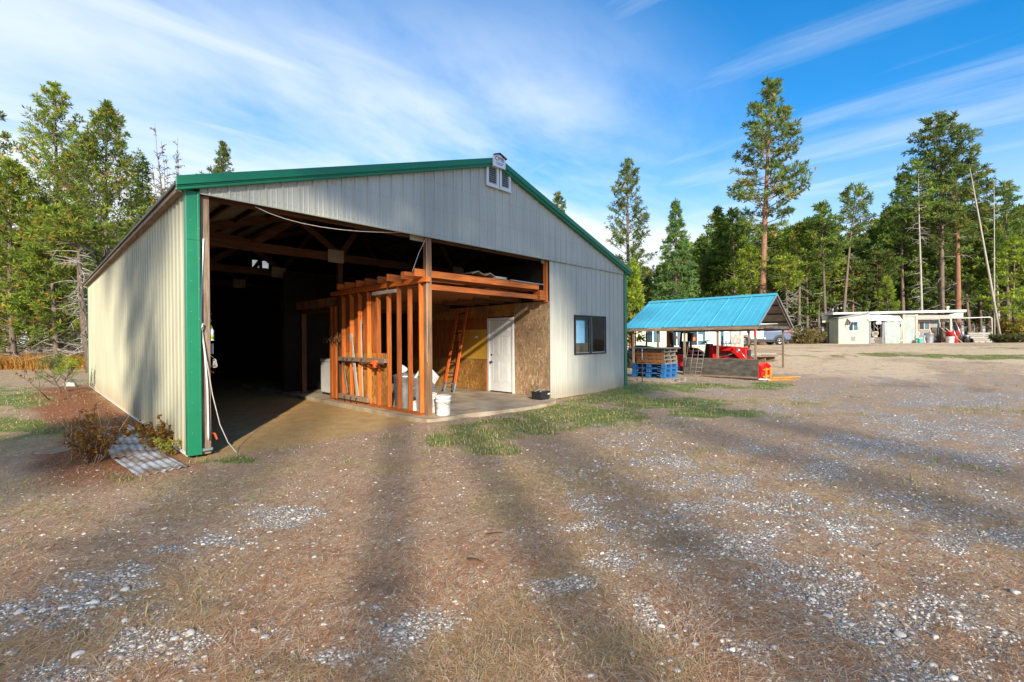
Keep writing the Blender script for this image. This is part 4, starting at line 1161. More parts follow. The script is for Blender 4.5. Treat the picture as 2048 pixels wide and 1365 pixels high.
cable('post_cord', 'thin pale cord running straight down the left face of the front post', [(3.725, .02, 3.36), (3.722, .02, 2.4), (3.715, .01, 1.6), (3.70, .0, 1.25), (3.72, .02, 1.05)], .0045, M['rope'], 'cord')
cable('conduit_pipe', 'white plastic conduit bowing down the left jamb of the open bay', [pl(407, 478, 1, .02), pl(402, 600, 1, .02), pl(401, 640, 1, .01), pl(409, 700, 1, .0), pl(415, 780, 1, .0), pl(417, 880, 1, .0)], .012, M['white'], 'conduit')
cable('rope', 'long white rope trailing from the left jamb out onto the dirt floor', [pl(404, 660, 1, .0), pl(413, 720, 1, -.02), pl(425, 790, 1, -.05), pl(440, 850, 1, -.08), pl(456, 885, 1, -.10), pl(472, 905, 1, -.14)], .006, M['rope'], 'rope')
mb = MB()
c0 = Vector(pl(429, 722, 1, .12))
for k in range(5):
    mb.tube([.55 * Vector((.035 * math.cos(t * .7 + k) * (1 + .2 * k), .02 * math.sin(t + k), .045 * math.sin(t * .7 + k) - .03 * k)) for t in range(10)], .005, 5)
mb.tube([Vector(pl(413, 706, 1, .1)) - c0, Vector((-.01, 0, .04))], .005, 5)
o = mb.build('rope_knot', M['rope']); o.location = c0; tag(o, 'frayed bundle of pale string knotted beside the left jamb', 'string')
mb = MB(); c0 = Vector(pl(402, 655, 1, .0))
for k in range(4): mb.tube([Vector((.022 * math.cos(t), -.02 + .012 * math.sin(t * 1.3 + k), .05 * math.sin(t + k * .6))) for t in range(8)], .006, 5)
o = mb.build('rope_coil', M['rope']); o.location = c0; tag(o, 'grey cord wound round a nail on the left jamb post', 'cord')
o = cable('orange_strap', 'curled orange strap low beside the foot of the left jamb', [pl(421, 866, 1, .1), pl(430, 868, 1, .1), pl(434, 879, 1, .1)], .014, M['orange'], 'strap')
o = cable('red_tie', 'small red plastic tie hanging beside the left jamb', [pl(421, 743, 1, .1), pl(427, 746, 1, .1)], .012, M['red'], 'tie')
# insect trap
tp = Vector(pl(420, 662, 1, .10))
trp = thing('insect_trap', 'lime green and clear insect trap hanging from the left jamb', 'trap', tp)
MB().lathe([(0, .075), (.022, .075), (.024, .05), (.03, .048), (.03, .03)], n=18).build('cap', M['lime'], trp)
MB().lathe([(.03, .03), (.045, .0), (.043, -.06), (.04, -.12), (.048, -.125), (.048, -.132), (0, -.132)], n=18).build('jar', M['white'], trp)
MB().lathe([(0, -.05), (.046, -.06), (.045, -.105), (0, -.11)], n=18).build('bait', M['lime'], trp)
MB().tube([(0, 0, .075), (.01, 0, .14), (-.01, 0, .22), (.02, 0, .225)], .004, 5).build('hanger', M['steel'], trp)
o = MB().bx(-.03, .03, -.02, .02, -.07, .07).build('switch_box', M['greyw'], None, .006); o.location = pl(421, 698, 1, .12); tag(o, 'small grey switch box on the inside of the left jamb', 'switch box')
mb = MB(); mb.bx(-.01, .11, -.05, -.035, .0, .035); o = mb.build('latch_plate', M['steel']); o.location = (.14, .025, .05); tag(o, 'grey metal plate at the foot of the left jamb', 'plate')

# ------------------------------------------------------------------ beside the left wall
def tinsheet(label, cx_, cy_, L_, W_, rz, z0=.0, tilt=(0, 0)):
    n = int(W_ / .076) * 6
    vs = []; fs = []
    yy = np.linspace(-L_ / 2, L_ / 2, 14)
    for j, y in enumerate(yy):
        for i in range(n + 1):
            x = -W_ / 2 + W_ * i / n
            vs.append((x, y, .0075 * math.sin(2 * PI_ * x / .076) + .01 * math.sin(y * 2.3 + x)))
    for j in range(13):
        for i in range(n):
            a = j * (n + 1) + i; fs.append((a, a + 1, a + n + 2, a + n + 1))
    o = MB().add(vs, fs, 0, True).build('corrugated_sheet', M['tin'])
    s_ = o.modifiers.new('thickness', 'SOLIDIFY'); s_.thickness = .002
    o.location = (cx_, cy_, gz1(cx_, cy_) + z0); o.rotation_euler = (tilt[0], tilt[1], rz)
    return tag(o, label, 'metal sheet')
tinsheet('old corrugated tin sheet nearest the green corner trim, on rusty needles', -.40, .12, 1.2, .46, .10, .035, (.0, -.04))
tinsheet('old corrugated tin sheet in the middle of the row along the left wall', -.42, 1.35, 1.5, .50, -.04, .045, (.0, .04))
tinsheet('long needle-covered corrugated tin sheet farther back along the left wall', -.42, 2.5, 1.7, .5, .05, .045)
o = MB().bx(-.28, .28, -.16, .16, -.02, .02).build('flat_slab', M['oldx'], None, .01)
x_, y_, z_ = ray_ground(128, 900); o.location = (x_, y_, z_ + .0); o.rotation_euler = (.03, .02, .7); tag(o, 'flat grey slab lying in the dry grass left of the orange bush', 'slab')
o = link('stone', RM[2]); x_, y_, z_ = ray_ground(140, 774); o.location = (x_, y_, z_ + .06); o.scale = (.17, .17, .17); tag(o, 'grey rock at the foot of the young green pine near the far wall corner', 'rock')

# ------------------------------------------------------------------ blue-roofed shed
EX0, EX1, AX = 17.09, 22.3, 19.645
SY0, SY1 = -1.967, 3.62
ZE, ZA = 1.93, 3.25
shed = thing('pole_shed', 'open shed with a bright blue metal gable roof on thin posts', 'shed', (AX, 0, 0))
def sh(x): return x - AX
mb = MB()
npan = 6.13
for s_, m_ in ((0, 'a'), (1, 'b')):
    xe = EX0 if s_ == 0 else EX1
    pr = profile(SY0, SY1, SY0 + .0)
    # standing seams every 0.914 m, small ribs between
    pts = []
    y = SY0; 
    seam = [SY0 + .914 * k for k in range(1, 7)]
    cuts = [(SY0, 0)]
    for k in range(int((SY1 - SY0) / .2285) + 1):
        c = SY0 + .2285 * k
        hh = .028 if k % 4 == 0 else .008
        for dx, h in ((-.02, 0), (-.008, hh), (.008, hh), (.02, 0)):
            if SY0 < c + dx < SY1: cuts.append((c + dx, h))
    cuts.append((SY1, 0))
    nx, nz = (ZA - ZE), (AX - xe)
    ln = math.hypot(nx, nz); ox, oz = (-abs(nx) / ln if s_ == 0 else abs(nx) / ln), abs(nz) / ln
    for (a, ha), (b, hb) in zip(cuts[:-1], cuts[1:]):
        v = [(sh(xe) + ox * ha, a, ZE + oz * ha), (sh(xe) + ox * hb, b, ZE + oz * hb), (0 + ox * hb, b, ZA + oz * hb), (0 + ox * ha, a, ZA + oz * ha)]
        mb.add(v if s_ == 1 else v[::-1], [(0, 1, 2, 3)], 0)
        v2 = [(sh(xe), a, ZE - .012), (sh(xe), b, ZE - .012), (0, b, ZA - .012), (0, a, ZA - .012)]
        mb.add(v2 if s_ == 0 else v2[::-1], [(0, 1, 2, 3)], 1)
srf = mb.build('roof', [M['blueroof'], M['roofin']], shed)
mb = MB(); mb.beam((-.11, SY0, ZA - .0), (-.0, SY0, ZA + .05), .01, .01)
mb = MB()
for s_ in (-1, 1):
    v = [(s_ * .17, SY0 - .02, ZA - .055), (0, SY0 - .02, ZA + .05), (0, SY1 + .02, ZA + .05), (s_ * .17, SY1 + .02, ZA - .055)]
    mb.add(v if s_ > 0 else v[::-1], [(0, 1, 2, 3)])
mb.build('ridge_cap', M['blueroof'], srf)
for s_ in (0, 1):
    xe = sh(EX0) if s_ == 0 else sh(EX1)
    for yb in (SY0 - .008, SY1 + .008):
        MB().beam((xe, yb, ZE - .02), (s_ * .008 - .004, yb, ZA - .02), .016, .06).build('barge_trim', M['steel'], srf)
mb = MB()
for x in (EX0 + .03, EX1 - .03): mb.bx(sh(x) - .02, sh(x) + .02, SY0 + .03, SY1 - .03, ZE - .14, ZE - .02)
mb.build('fascia', M['oldy'], shed)
mb = MB()
for y in (SY0 + .08, .0, 1.8, SY1 - .08):
    for s_ in (0, 1):
        xe = sh(EX0) + .1 if s_ == 0 else sh(EX1) - .1
        mb.beam((xe, y, ZE - .045), (0, y, ZA - .09), .04, .09)
    mb.bx(sh(EX0) + .12, sh(EX1) - .12, y + .022, y + .06, ZE - .09, ZE + .03)
mb.build('rafters', M['ply'], shed)
mb = MB()
for s_ in (0, 1):
    for f in (.2, .45, .7, .93):
        xe = sh(EX0) if s_ == 0 else sh(EX1)
        x = xe * (1 - f); z = ZE + (ZA - ZE) * f - .035
        mb.bx(x - .03, x + .03, SY0 + .02, SY1 - .02, z - .02, z + .015)
mb.build('purlins', M['ply'], shed)
MB().tube([(sh(EX0) + .3, SY0 + .2, ZE + .05), (sh(EX1) - 2.2, SY0 + .1, ZE + .12)], .022, 6).build('light_tube', M['white'], shed)
for px_ in (1510.7, 1435.5, 1369, 1316, 1267):
    p = pl(px_, 700, 0, EX0 + .18); MB().bx(sh(p[0]) - .035, sh(p[0]) + .035, p[1] - .035, p[1] + .035, -.25, ZE - .06).build('post', M['oldz'], shed)
for px_ in (1566, 1498, 1376.5, 1341, 1293):
    p = pl(px_, 700, 0, EX1 - .2); MB().bx(sh(p[0]) - .035, sh(p[0]) + .035, p[1] - .035, p[1] + .035, -.25, ZE - .06).build('post', M['oldz'], shed)
a = pl(1338, 650, 0, 20.4); MB().bx(sh(a[0]) - .09, sh(a[0]) + .09, a[1] - .09, a[1] + .09, -.05, ZE + .3).build('post', M['studz'], shed)
o = MB().bx(-.05, .05, -.03, .03, -.1, .12).build('red_box', M['red'], None, .01); p = pl(1510, 667, 0, EX0 + .12); o.location = p; tag(o, 'small red box fixed near the top of the front corner post of the shed', 'box')
# plywood sheet closing the shed's side
pw_ = thing('plywood_sheet', 'dark weathered plywood sheet closing the lower side of the blue shed', 'plywood', (EX0 + .1, 0, -.085))
mb = MB().bx(0, .02, -1.93, .92, .0, .74); mb.build('sheet', M['ply'], pw_)
MB().bx(-.035, 0, -1.90, .9, .04, .10).build('batten', M['oldy'], pw_); MB().bx(-.002, .0, -1.93, .92, .742, .765).build('top_edge', M['oldy'], pw_)
# wire panel
wp = thing('mesh_fence', 'rusty square-mesh wire panel leaning in front of the plywood', 'wire panel', (16.75, .35, -.07))
mb = MB()
ys = [-.42, -.2, .02, .25]; zs = [.08, .24, .40, .56, .72, .88, 1.04, 1.2, 1.30]
for i, y in enumerate(ys): mb.tube([(-.16, y + .04, .0), (.12, y - .05, 1.30)], .006, 5)
for z in zs: mb.tube([(-.16 + .28 * z / 1.3, ys[0] + .04 - .07 * z, z), (-.16 + .28 * z / 1.3, ys[-1] + .04 - .07 * z, z)], .0055, 5)
mb.build('mesh', M['cattle'], wp)
# ---- pallets
def pallet(name, label, loc, rz, m, block=False, w_=1.0, l_=1.2, grp=None, h=.14, mtop=None):
    t = thing(name, label, 'pallet', loc, rz, grp)
    top = MB()
    n = 7
    for i in range(n):
        y0 = l_ * i / n + .012; top.bx(0, w_, y0, y0 + l_ / n - .03, h - .022, h)
    top.build('deck', mtop or m, t)
    st_ = MB()
    if block:
        for x in (0, w_ / 2 - .07, w_ - .14):
            for y in (0, l_ / 2 - .07, l_ - .14): st_.bx(x, x + .14, y, y + .14, .02, h - .044)
        for y in (0, l_ / 2 - .07, l_ - .14): st_.bx(0, w_, y, y + .14, h - .044, h - .0225)
    else:
        for x in (0, w_ / 2 - .02, w_ - .04): st_.bx(x, x + .04, 0, l_, .02, h - .022)
    st_.build('blocks' if block else 'stringers', m, t)
    bt = MB()
    for i in range(4): y0 = (l_ - .1) * i / 3; bt.bx(0, w_, y0, y0 + .1, 0, .02)
    bt.build('base_boards', m, t)
    return t
PX, PY = 13.33, -.10
gr = gz1(13.6, .4) + .01
pallet('grey_pallet', 'weathered grey pallet on the grass at the very bottom of the stack', (PX - .05, PY - .35, gr), 0.03, M['pallet'], False, 1.05, 1.3)
pallet('grey_pallet', 'weathered grey pallet behind the blue ones at the barn corner', (PX - .1, PY + 1.0, gr), -.04, M['pallet'], False, 1.05, 1.5)
for i, lb in enumerate(('lowest of the three blue pallets in the stack', 'middle one of the three blue pallets in the stack', 'topmost of the three blue pallets, under the orange ones')):
    pallet('blue_pallet', lb, (PX + rnd.uniform(-.02, .02), PY + rnd.uniform(-.02, .02), gr + .142 + i * .165), rnd.uniform(-.02, .02), M['blue'], True, 1.0, 1.22, 'pallets stacked by the barn', .163, M['pallet'] if i == 2 else M['blue'])
z0 = gr + .142 + 3 * .165 + .002
for i, lb in enumerate(('lowest orange-sided pallet, resting on the blue ones', 'second orange-sided pallet up from the blue ones', 'third orange-sided pallet up from the blue ones', 'topmost pallet of the stack, under the plywood sheet')):
    t = pallet('orange_pallet', lb, (PX + .03 + rnd.uniform(-.03, .03), PY + .02 + rnd.uniform(-.03, .03), z0 + i * .128), rnd.uniform(-.03, .03), M['pallet'], False, .95, 1.05, 'pallets stacked by the barn', .126)
    MB().bx(-.016, -.001, .0, 1.05, .02, .104).build('side_board', M['palletor'] if i < 3 else M['oldy'], t)
o = MB().bx(-.18, 1.0, -.15, 1.62, 0, .02).build('plywood_board', M['plyl']); o.location = (PX, PY, z0 + 4 * .128 + .003); o.rotation_euler = (0, .004, .02); tag(o, 'pale plywood sheet lying on top of the pallet stack', 'plywood')
st_ = thing('marker_stake', 'thin red and white stake standing in front of the pallets', 'stake', ray_ground(1284.5, 766))
MB().tube([(0, 0, 0), (.005, 0, .75)], .017, 6).build('lower_pole', M['rust'], st_); MB().tube([(.005, 0, .75), (.01, 0, 1.12)], .018, 6).build('white_top', M['white'], st_); MB().tube([(.0, 0, .99), (.008, 0, 1.03)], .020, 6).build('red_band', M['orange'], st_)
# ---- tractor
def wheel(name, r, wd, parent, loc, lug=True, rimm='red'):
    w_ = bpy.data.objects.new(name, None); COL.objects.link(w_); w_.parent = parent; w_.location = loc
    mb = MB(); mb.lathe([(r * .58, -wd / 2), (r * .86, -wd / 2), (r * .97, -wd * .38), (r, -wd * .2), (r, wd * .2), (r * .97, wd * .38), (r * .86, wd / 2), (r * .58, wd / 2), (r * .58, -wd / 2)], n=32, axis='x')
    if lug:
        for k in range(18):
            a = 2 * PI_ * k / 18
            for s_ in (-1, 1):
                c, s2 = math.cos(a + s_ * .06), math.sin(a + s_ * .06)
                mb.beam((s_ * wd * .05, r * 1.0 * math.cos(a), r * 1.0 * math.sin(a)), (s_ * wd * .48, r * .985 * math.cos(a + .16), r * .985 * math.sin(a + .16)), .045, .05, (0, c, s2))
    mb.build('tyre', M['tyre'], w_)
    MB().lathe([(0, -wd * .18), (r * .2, -wd * .18), (r * .25, -wd * .06), (r * .52, -wd * .12), (r * .585, -wd * .42), (r * .585, wd * .42), (r * .52, wd * .12), (r * .25, wd * .06), (r * .2, wd * .18), (0, wd * .18)], n=28, axis='x').build('rim', M[rimm], w_)
    return w_
TX, TY = 19.35, 1.1
tr = thing('tractor', 'small red tractor with front loader parked under the blue roof', 'tractor', (TX, TY, gz1(TX, TY) + .0))
tr.scale = (1, 1, .88)
# local: forward = -Y
mb = MB(); mb.prism([(-.55, .62), (-1.95, .60), (-2.08, .72), (-2.05, 1.12), (-1.9, 1.20), (-.75, 1.30), (-.55, 1.28)], 'x', -.30, .30)
hood = mb.build('hood', M['red'], tr, .03, None, True)
MB().bx(-.305, -.301, -1.75, -.9, .78, .92).build('side_grille', M['black'], hood)
MB().bx(-.306, -.302, -1.62, -1.05, 1.07, 1.11).build('hood_script', M['yel'], hood)
mb = MB(); mb.lathe([(0, -.004), (.10, -.004), (.10, .004), (0, .004)], (-.305, -1.72, 1.06), 18, 0, 'x'); mb.build('emblem', M['steel'], hood)
MB().bx(-.22, .22, -2.095, -2.07, .74, 1.08).build('front_grille', M['black'], hood)
mb = MB(); mb.bx(-.2, .2, -1.9, .7, .42, .62); mb.bx(-.75, .75, .45, .55, .5, .62); mb.bx(-.55, .55, -1.6, -1.5, .3, .42); mb.build('chassis', M['dsteel'], tr)
mb = MB(); mb.prism([(-.55, .6), (-.30, .6), (-.38, 1.38), (-.55, 1.36)], 'x', -.24, .24); dash = mb.build('dashboard', M['black'], tr, .02, None, True)
mb = MB(); ring = [(math.cos(2 * PI_ * i / 20) * .2, math.sin(2 * PI_ * i / 20) * .2) for i in range(21)]
th = .55
mb.tube([(a, -.28 + b * math.cos(th), 1.46 - b * math.sin(th)) for a, b in ring], .016, 6, 0, False)
mb.tube([(0, -.28, 1.46), (0, -.40, 1.30)], .02, 6)
for i in (0, 7, 13): mb.tube([(0, -.28, 1.46), (ring[i][0], -.28 + ring[i][1] * math.cos(th), 1.46 - ring[i][1] * math.sin(th))], .012, 5)
mb.build('steering_wheel', M['black'], tr)
for s_ in (-1, 1):
    mb = MB(); arc = [(.55 + .62 * math.cos(a), .55 + .62 * math.sin(a)) for a in np.linspace(2.75, .25, 12)]
    inner = [(.55 + .58 * math.cos(a), .55 + .58 * math.sin(a)) for a in np.linspace(.25, 2.75, 12)]
    mb.prism(arc + inner, 'x', s_ * .34 - (.06 if s_ < 0 else 0) - (.30 if s_ < 0 else 0), s_ * .34 + (.30 if s_ > 0 else 0) + (.06 if s_ > 0 else 0)); mb.build('fender', M['red'], tr, .01, None, True)
    wheel('rear_wheel', .56, .30, tr, (s_ * .58, .55, .54)); wheel('front_wheel', .36, .22, tr, (s_ * .55, -1.55, .34))
    mb = MB(); mb.tube([(s_ * .42, .68, .6), (s_ * .42, .70, 1.1), (s_ * .42, .62, 1.95)], .045, 8); mb.build('roll_bar_post', M['black'], tr)
    # loader arms
    mb = MB(); mb.beam((s_ * .46, -.75, 1.10), (s_ * .46, -1.6, 1.12), .07, .15); mb.beam((s_ * .46, -1.55, 1.14), (s_ * .46, -2.15, .42), .07, .15); mb.beam((s_ * .46, -.85, .5), (s_ * .46, -.75, 1.2), .07, .16); mb.build('loader_arm', M['red'], tr, .01)
    mb = MB(); mb.tube([(s_ * .40, -1.1, .72), (s_ * .40, -1.75, .98)], .03, 8); mb.tube([(s_ * .46, -1.85, 1.05), (s_ * .46, -2.12, .66)], .022, 8); mb.build('hydraulic_ram', M['steel'], tr)
mb = MB(); mb.tube([(-.42, .62, 1.95), (.42, .62, 1.95)], .045, 8); mb.build('roll_bar', M['black'], tr)
mb = MB(); mb.bx(-.25, .25, .25, .7, .92, 1.04); mb.build('seat', M['black'], tr, .04); mb = MB(); mb.bx(-.24, .24, .62, .76, 1.04, 1.5); mb.build('seat_back', M['black'], tr, .04)
mb = MB(); mb.prism([(-2.08, .12), (-2.55, .12), (-2.57, .15), (-2.2, .19), (-2.14, .33), (-2.2, .62), (-2.15, .63), (-2.06, .50)], 'x', -.72, .72); mb.build('loader_bucket', M['red'], tr, .008, None, True)
MB().tube([(.33, -.9, 1.25), (.33, -.9, 1.75)], .025, 8).build('exhaust', M['dsteel'], tr)
# ---- second black machine seat shapes: a mower standing behind the tractor
bk = thing('backhoe_frame', 'black folded machine frame with two uprights behind the tractor', 'machine', pl(1347, 720, 0, 20.2)[:2] + (0.0,))
mb = MB(); mb.beam((0, 0, .0), (0, .05, 1.2), .1, .14); mb.beam((0, .05, 1.2), (.0, .12, 1.75), .14, .18); mb.build('upright', M['black'], bk, .02)
mb = MB(); mb.beam((.35, -.75, .0), (.35, -.70, 1.3), .09, .12); mb.beam((.35, -.70, 1.3), (.35, -.75, 1.72), .14, .2); mb.build('upright', M['black'], bk, .02)
mb = MB(); mb.beam((0, .35, 1.05), (0, -.9, 1.0), .06, .06); mb.beam((0, .6, .75), (.3, -.9, .8), .08, .1); mb.build('cross_bar', M['dsteel'], bk)
mw_ = thing('tarped_mower', 'low dark machine under a black cover at the left end of the shed', 'machine', pl(1281, 730, 0, 18.8)[:2] + (0.0,))
lump('cover', M['black'], mw_, (.55, .75, .42), 8, (0, 0, .78), 3, .3)
mb = MB(); mb.bx(-.4, .4, -.6, .6, .2, .6); mb.build('deck', M['dsteel'], mw_, .05)
for s_ in (-1, 1): wheel('wheel', .28, .16, mw_, (s_ * .45, -.45, .28), False, 'dsteel'); wheel('wheel', .28, .16, mw_, (s_ * .45, .45, .28), False, 'dsteel')
# ---- red bucket with yellow forks at the near end
fb = thing('fork_attachment', 'red loader attachment with yellow pallet forks on the grass by the shed end', 'attachment', pl(1516, 757, 2, 0.0), 0)
fb.location = (17.45, -1.86, gz1(17.45, -1.86))
mb = MB(); mb.prism([(.0, .05), (.42, .02), (.46, .10), (.12, .20), (.05, .40), (.07, .62), (.0, .64)], 'x', -.05, 1.05); mb.build('red_shell', M['red'], fb, .01, None, True)
for x in (-.05, 1.05): MB().prism([(0.0, .05), (-.1, .1), (-.16, .5), (.0, .62), (.12, .4)], 'x', x - .012, x + .012).build('red_cheek', M['red'], fb, .004, None, True)
for x in (.22, .80):
    mb = MB(); mb.bx(x, x + .09, -.22, -.17, .02, .46); mb.bx(x, x + .09, -1.15, -.22, .02, .06); mb.build('yellow_fork', M['yel'], fb, .006)
mb = MB(); mb.bx(.15, .98, -.165, -.12, .1, .16); mb.bx(.15, .98, -.165, -.12, .36, .42); mb.build('fork_carriage', M['yel'], fb, .004)
o = MB().bx(-.3, .3, -.2, .2, 0, .03).build('pale_sheet', M['white'], None, .005); x_, y_, z_ = ray_ground(1528, 761); o.location = (x_, y_, z_ + .03); o.rotation_euler = (.05, 0, .3); tag(o, 'small pale sheet lying on the grass by the red attachment', 'sheet')
for i, (u0, v0, u1, v1, lb) in enumerate(((1535, 763, 1580, 761, 'yellow plank lying on the grass nearest the red attachment'), (1545, 757, 1600, 755.5, 'yellow plank lying on the grass farther from the red attachment'))):
    a = Vector(ray_ground(u0, v0)); b = Vector(ray_ground(u1, v1)); board(lb, a + Vector((0, 0, .03)), b + Vector((0, 0, .03)), .07, .03, M['yel'], 'plank', (0, 0, 1), 'plank')
# lumber pile beyond the shed
for i in range(9):
    u0 = 1490 + rnd.uniform(-6, 14); u1 = 1545 + rnd.uniform(0, 34); v = 722 - i * 1.9 + (i % 3)
    a = Vector(at(u0, v, 22.5 + i * .12)); b = Vector(at(u1, v + .8, 22.9 + i * .12)); a.z = b.z = gz1(a.x, a.y) + .12 + .09 * (i // 3) + .25
    board('weathered plank in the loose pile behind the shed end', a, b, .16, .05, M['grey' + 'x'] if i % 2 else M['oldx'], 'plank', (0, 0, 1), 'plank', 'planks piled behind the shed')
for i in range(3):
    p = at(1500 + i * 18, 700, 22.9 + .2 * i); o = MB().bx(-.08, .08, -.3, .3, 0, .33).build('timber_block', M['oldy'], None, .004); o.location = (p[0], p[1], gz1(p[0], p[1])); tag(o, 'timber block under the plank pile behind the shed', 'block', 'blocks under the plank pile')
# ------------------------------------------------------------------ far buildings and vehicles (local x = right, y = away)
RZ = math.atan2(R_[1], R_[0])
def far_thing(name, label, cat, px_, depth, rz=0.0, z=None, group=None):
    p = ground_at(px_, depth)
    return thing(name, label, cat, (p[0], p[1], p[2] if z is None else z), RZ + rz, group)
def window(parent, x0, x1, y, z0, z1, fr=.05, split=1, frm='white', g=('glass', 'glassb'), dep=.05):
    mb = MB(); mb.bx(x0, x0 + fr, y - dep, y, z0, z1); mb.bx(x1 - fr, x1, y - dep, y, z0, z1); mb.bx(x0 + fr, x1 - fr, y - dep, y, z0, z0 + fr); mb.bx(x0 + fr, x1 - fr, y - dep, y, z1 - fr, z1)
    n = split + 1
    for k in range(1, n): xm_ = x0 + (x1 - x0) * k / n; mb.bx(xm_ - fr / 2, xm_ + fr / 2, y - dep * .9, y, z0 + fr, z1 - fr)
    w_ = mb.build('window', M[frm], parent)
    for k in range(n):
        a = x0 + (x1 - x0) * k / n + fr * .6; b = x0 + (x1 - x0) * (k + 1) / n - fr * .6
        MB().bx(a, b, y - dep * .5, y - dep * .3, z0 + fr, z1 - fr).build('pane', M[g[k % 2]], w_)
    return w_
# long house seen through the shed, depth 31
HD = 31.0; k_ = FPX / HD
hs = far_thing('long_house', 'long pale cream house with white-framed windows seen under the blue roof', 'house', 1274, HD)
hz = hs.location.z
def hx(p): return (p - 1274) / k_
def hzv(v): return CAM[2] + (680.0 - v) * HD / FPX - hz
mb = MB()
W0, W1 = hx(1236), hx(1487)
mb.bx(hx(1273.5), W1, .0, 6.0, -.3, 2.75)
mb.build('wall', M['cream'], hs)
MB().bx(W0, hx(1273), .15, 5.8, -.3, 2.7).build('peach_wall', M['peach'], hs)
mb = MB()
for p in (1254, 1260.5, 1267): mb.bx(hx(p) - .03, hx(p) + .03, .02, .13, -.2, 2.3)
mb.bx(hx(1250), hx(1262), .01, .12, 1.0, 1.06); mb.bx(hx(1250), hx(1262), .01, .12, .45, .51); mb.build('porch_rail', M['rust'], hs)
mb = MB(); mb.prism([(-.5, 2.72), (6.5, 3.45), (6.5, 3.55), (-.5, 2.84)], 'x', W0 - .4, W1 + .3); mb.build('roof', M['greyw'], hs)
for (a, b, v0, v1, s_) in ((1289, 1322, 661, 690, 1), (1340, 1366, 661, 697, 1), (1377, 1412, 660, 696, 1)):
    window(hs, hx(a), hx(b), -.01, hzv(v1), hzv(v0), .06, s_)
for p in (1275.5, 1283, 1418, 1424.5, 1431, 1450, 1456): MB().bx(hx(p) - .11, hx(p) + .11, -.03, -.0, -.2, 2.7).build('trim_board', M['palegreen'] if int(p) % 2 else M['white'], hs)
mb = MB(); mb.bx(hx(1436.5), hx(1440), -.05, -.0, -.1, 2.1); mb.bx(hx(1447), hx(1450), -.05, 0, -.1, 2.1); mb.bx(hx(1440), hx(1447), -.05, 0, 2.0, 2.1); dr = mb.build('door', M['white'], hs)
MB().bx(hx(1440), hx(1447), -.03, -.02, -.1, 2.0).build('pane', M['glassb'], dr)
window(hs, hx(1459), hx(1481), -.01, hzv(692), hzv(659), .07, 0, 'greyw', ('trans', 'trans'))
MB().bx(hx(1383), hx(1389.5), -.10, -.06, hzv(685), hzv(678)).build('orange_notice', M['orange'], hs)
MB().bx(hx(1396), hx(1404), -.10, -.06, hzv(685), hzv(673)).build('white_notice', M['white'], hs)
MB().bx(hx(1352), hx(1358), -.10, -.06, hzv(681), hzv(676)).build('red_notice', M['ink'], hs)
st_ = far_thing('saw_horse', 'pale wooden folding frame leaning by the house wall behind the tractor', 'frame', 1471, HD - 1.2)
mb = MB()
for a, b in ((-.5, .1), (-.2, .35), (.1, -.3), (.42, .0)): mb.beam((a, 0, 0), (b + .1, .25, 1.05), .05, .05)
mb.beam((-.1, .2, .9), (.5, .2, .9), .05, .06); mb.build('frame', M['plyl'], st_)
# car, rear quarter towards the camera's right
def car_wheel(parent, loc, r=.36, wd=.24):
    return wheel('wheel', r, wd, parent, loc, False, 'alloy')
def car_profile(): return None
car = far_thing('parked_car', 'blue-grey sport utility car parked beyond the shed, its tail to the right', 'car', 1512, 37.5, -.12)
# local: car front towards -x, tail at +x ; wheelbase along x
mb = MB()
body = [(-2.2, .32), (-2.32, .50), (-2.28, .78), (-1.9, .93), (-1.1, 1.02), (2.12, 1.08), (2.28, .98), (2.30, .62), (2.22, .38)]
hw = .93
mb.prism(body, 'y', -hw, hw); mb.build('body', M['carblue'], car, .09, None, True)
gh = MB()
prof = [(-1.15, 1.0), (-.45, 1.50), (-.1, 1.60), (1.2, 1.64), (1.75, 1.56), (2.18, 1.10), (2.2, 1.02)]
vs = []; n_ = len(prof)
for s_ in (-1, 1):
    for (x, z) in prof: vs.append((x, s_ * (hw - .03 - .20 * max(0, (z - 1.0)) / .6), z))
fs = [tuple(range(n_)), tuple(reversed(range(n_, 2 * n_)))] + [(i, n_ + i, n_ + (i + 1) % n_, (i + 1) % n_) for i in range(n_)]
gh.add(vs, fs); gh.build('cabin', M['carblue'], car, .06, None, True)
def sidewin(poly, nm):
    for s_ in (-1, 1):
        vs = []
        for (x, z) in poly: vs.append((x, s_ * (hw - .018 - .20 * max(0, (z - 1.0)) / .6), z))
        MB().add(vs, [tuple(range(len(vs)))] if s_ < 0 else [tuple(reversed(range(len(vs))))]).build(nm, M['glass'], car)
sidewin([(-.95, 1.08), (.25, 1.10), (.25, 1.52), (-.30, 1.50)], 'side_window'); sidewin([(.33, 1.10), (1.30, 1.14), (1.22, 1.54), (.33, 1.53)], 'side_window'); sidewin([(1.38, 1.16), (1.80, 1.24), (1.50, 1.50), (1.32, 1.53)], 'quarter_window')
MB().add([(1.80, -.62, 1.545), (1.80, .62, 1.545), (2.17, .68, 1.16), (2.17, -.68, 1.16)], [(0, 3, 2, 1)]).build('rear_window', M['glass'], car)
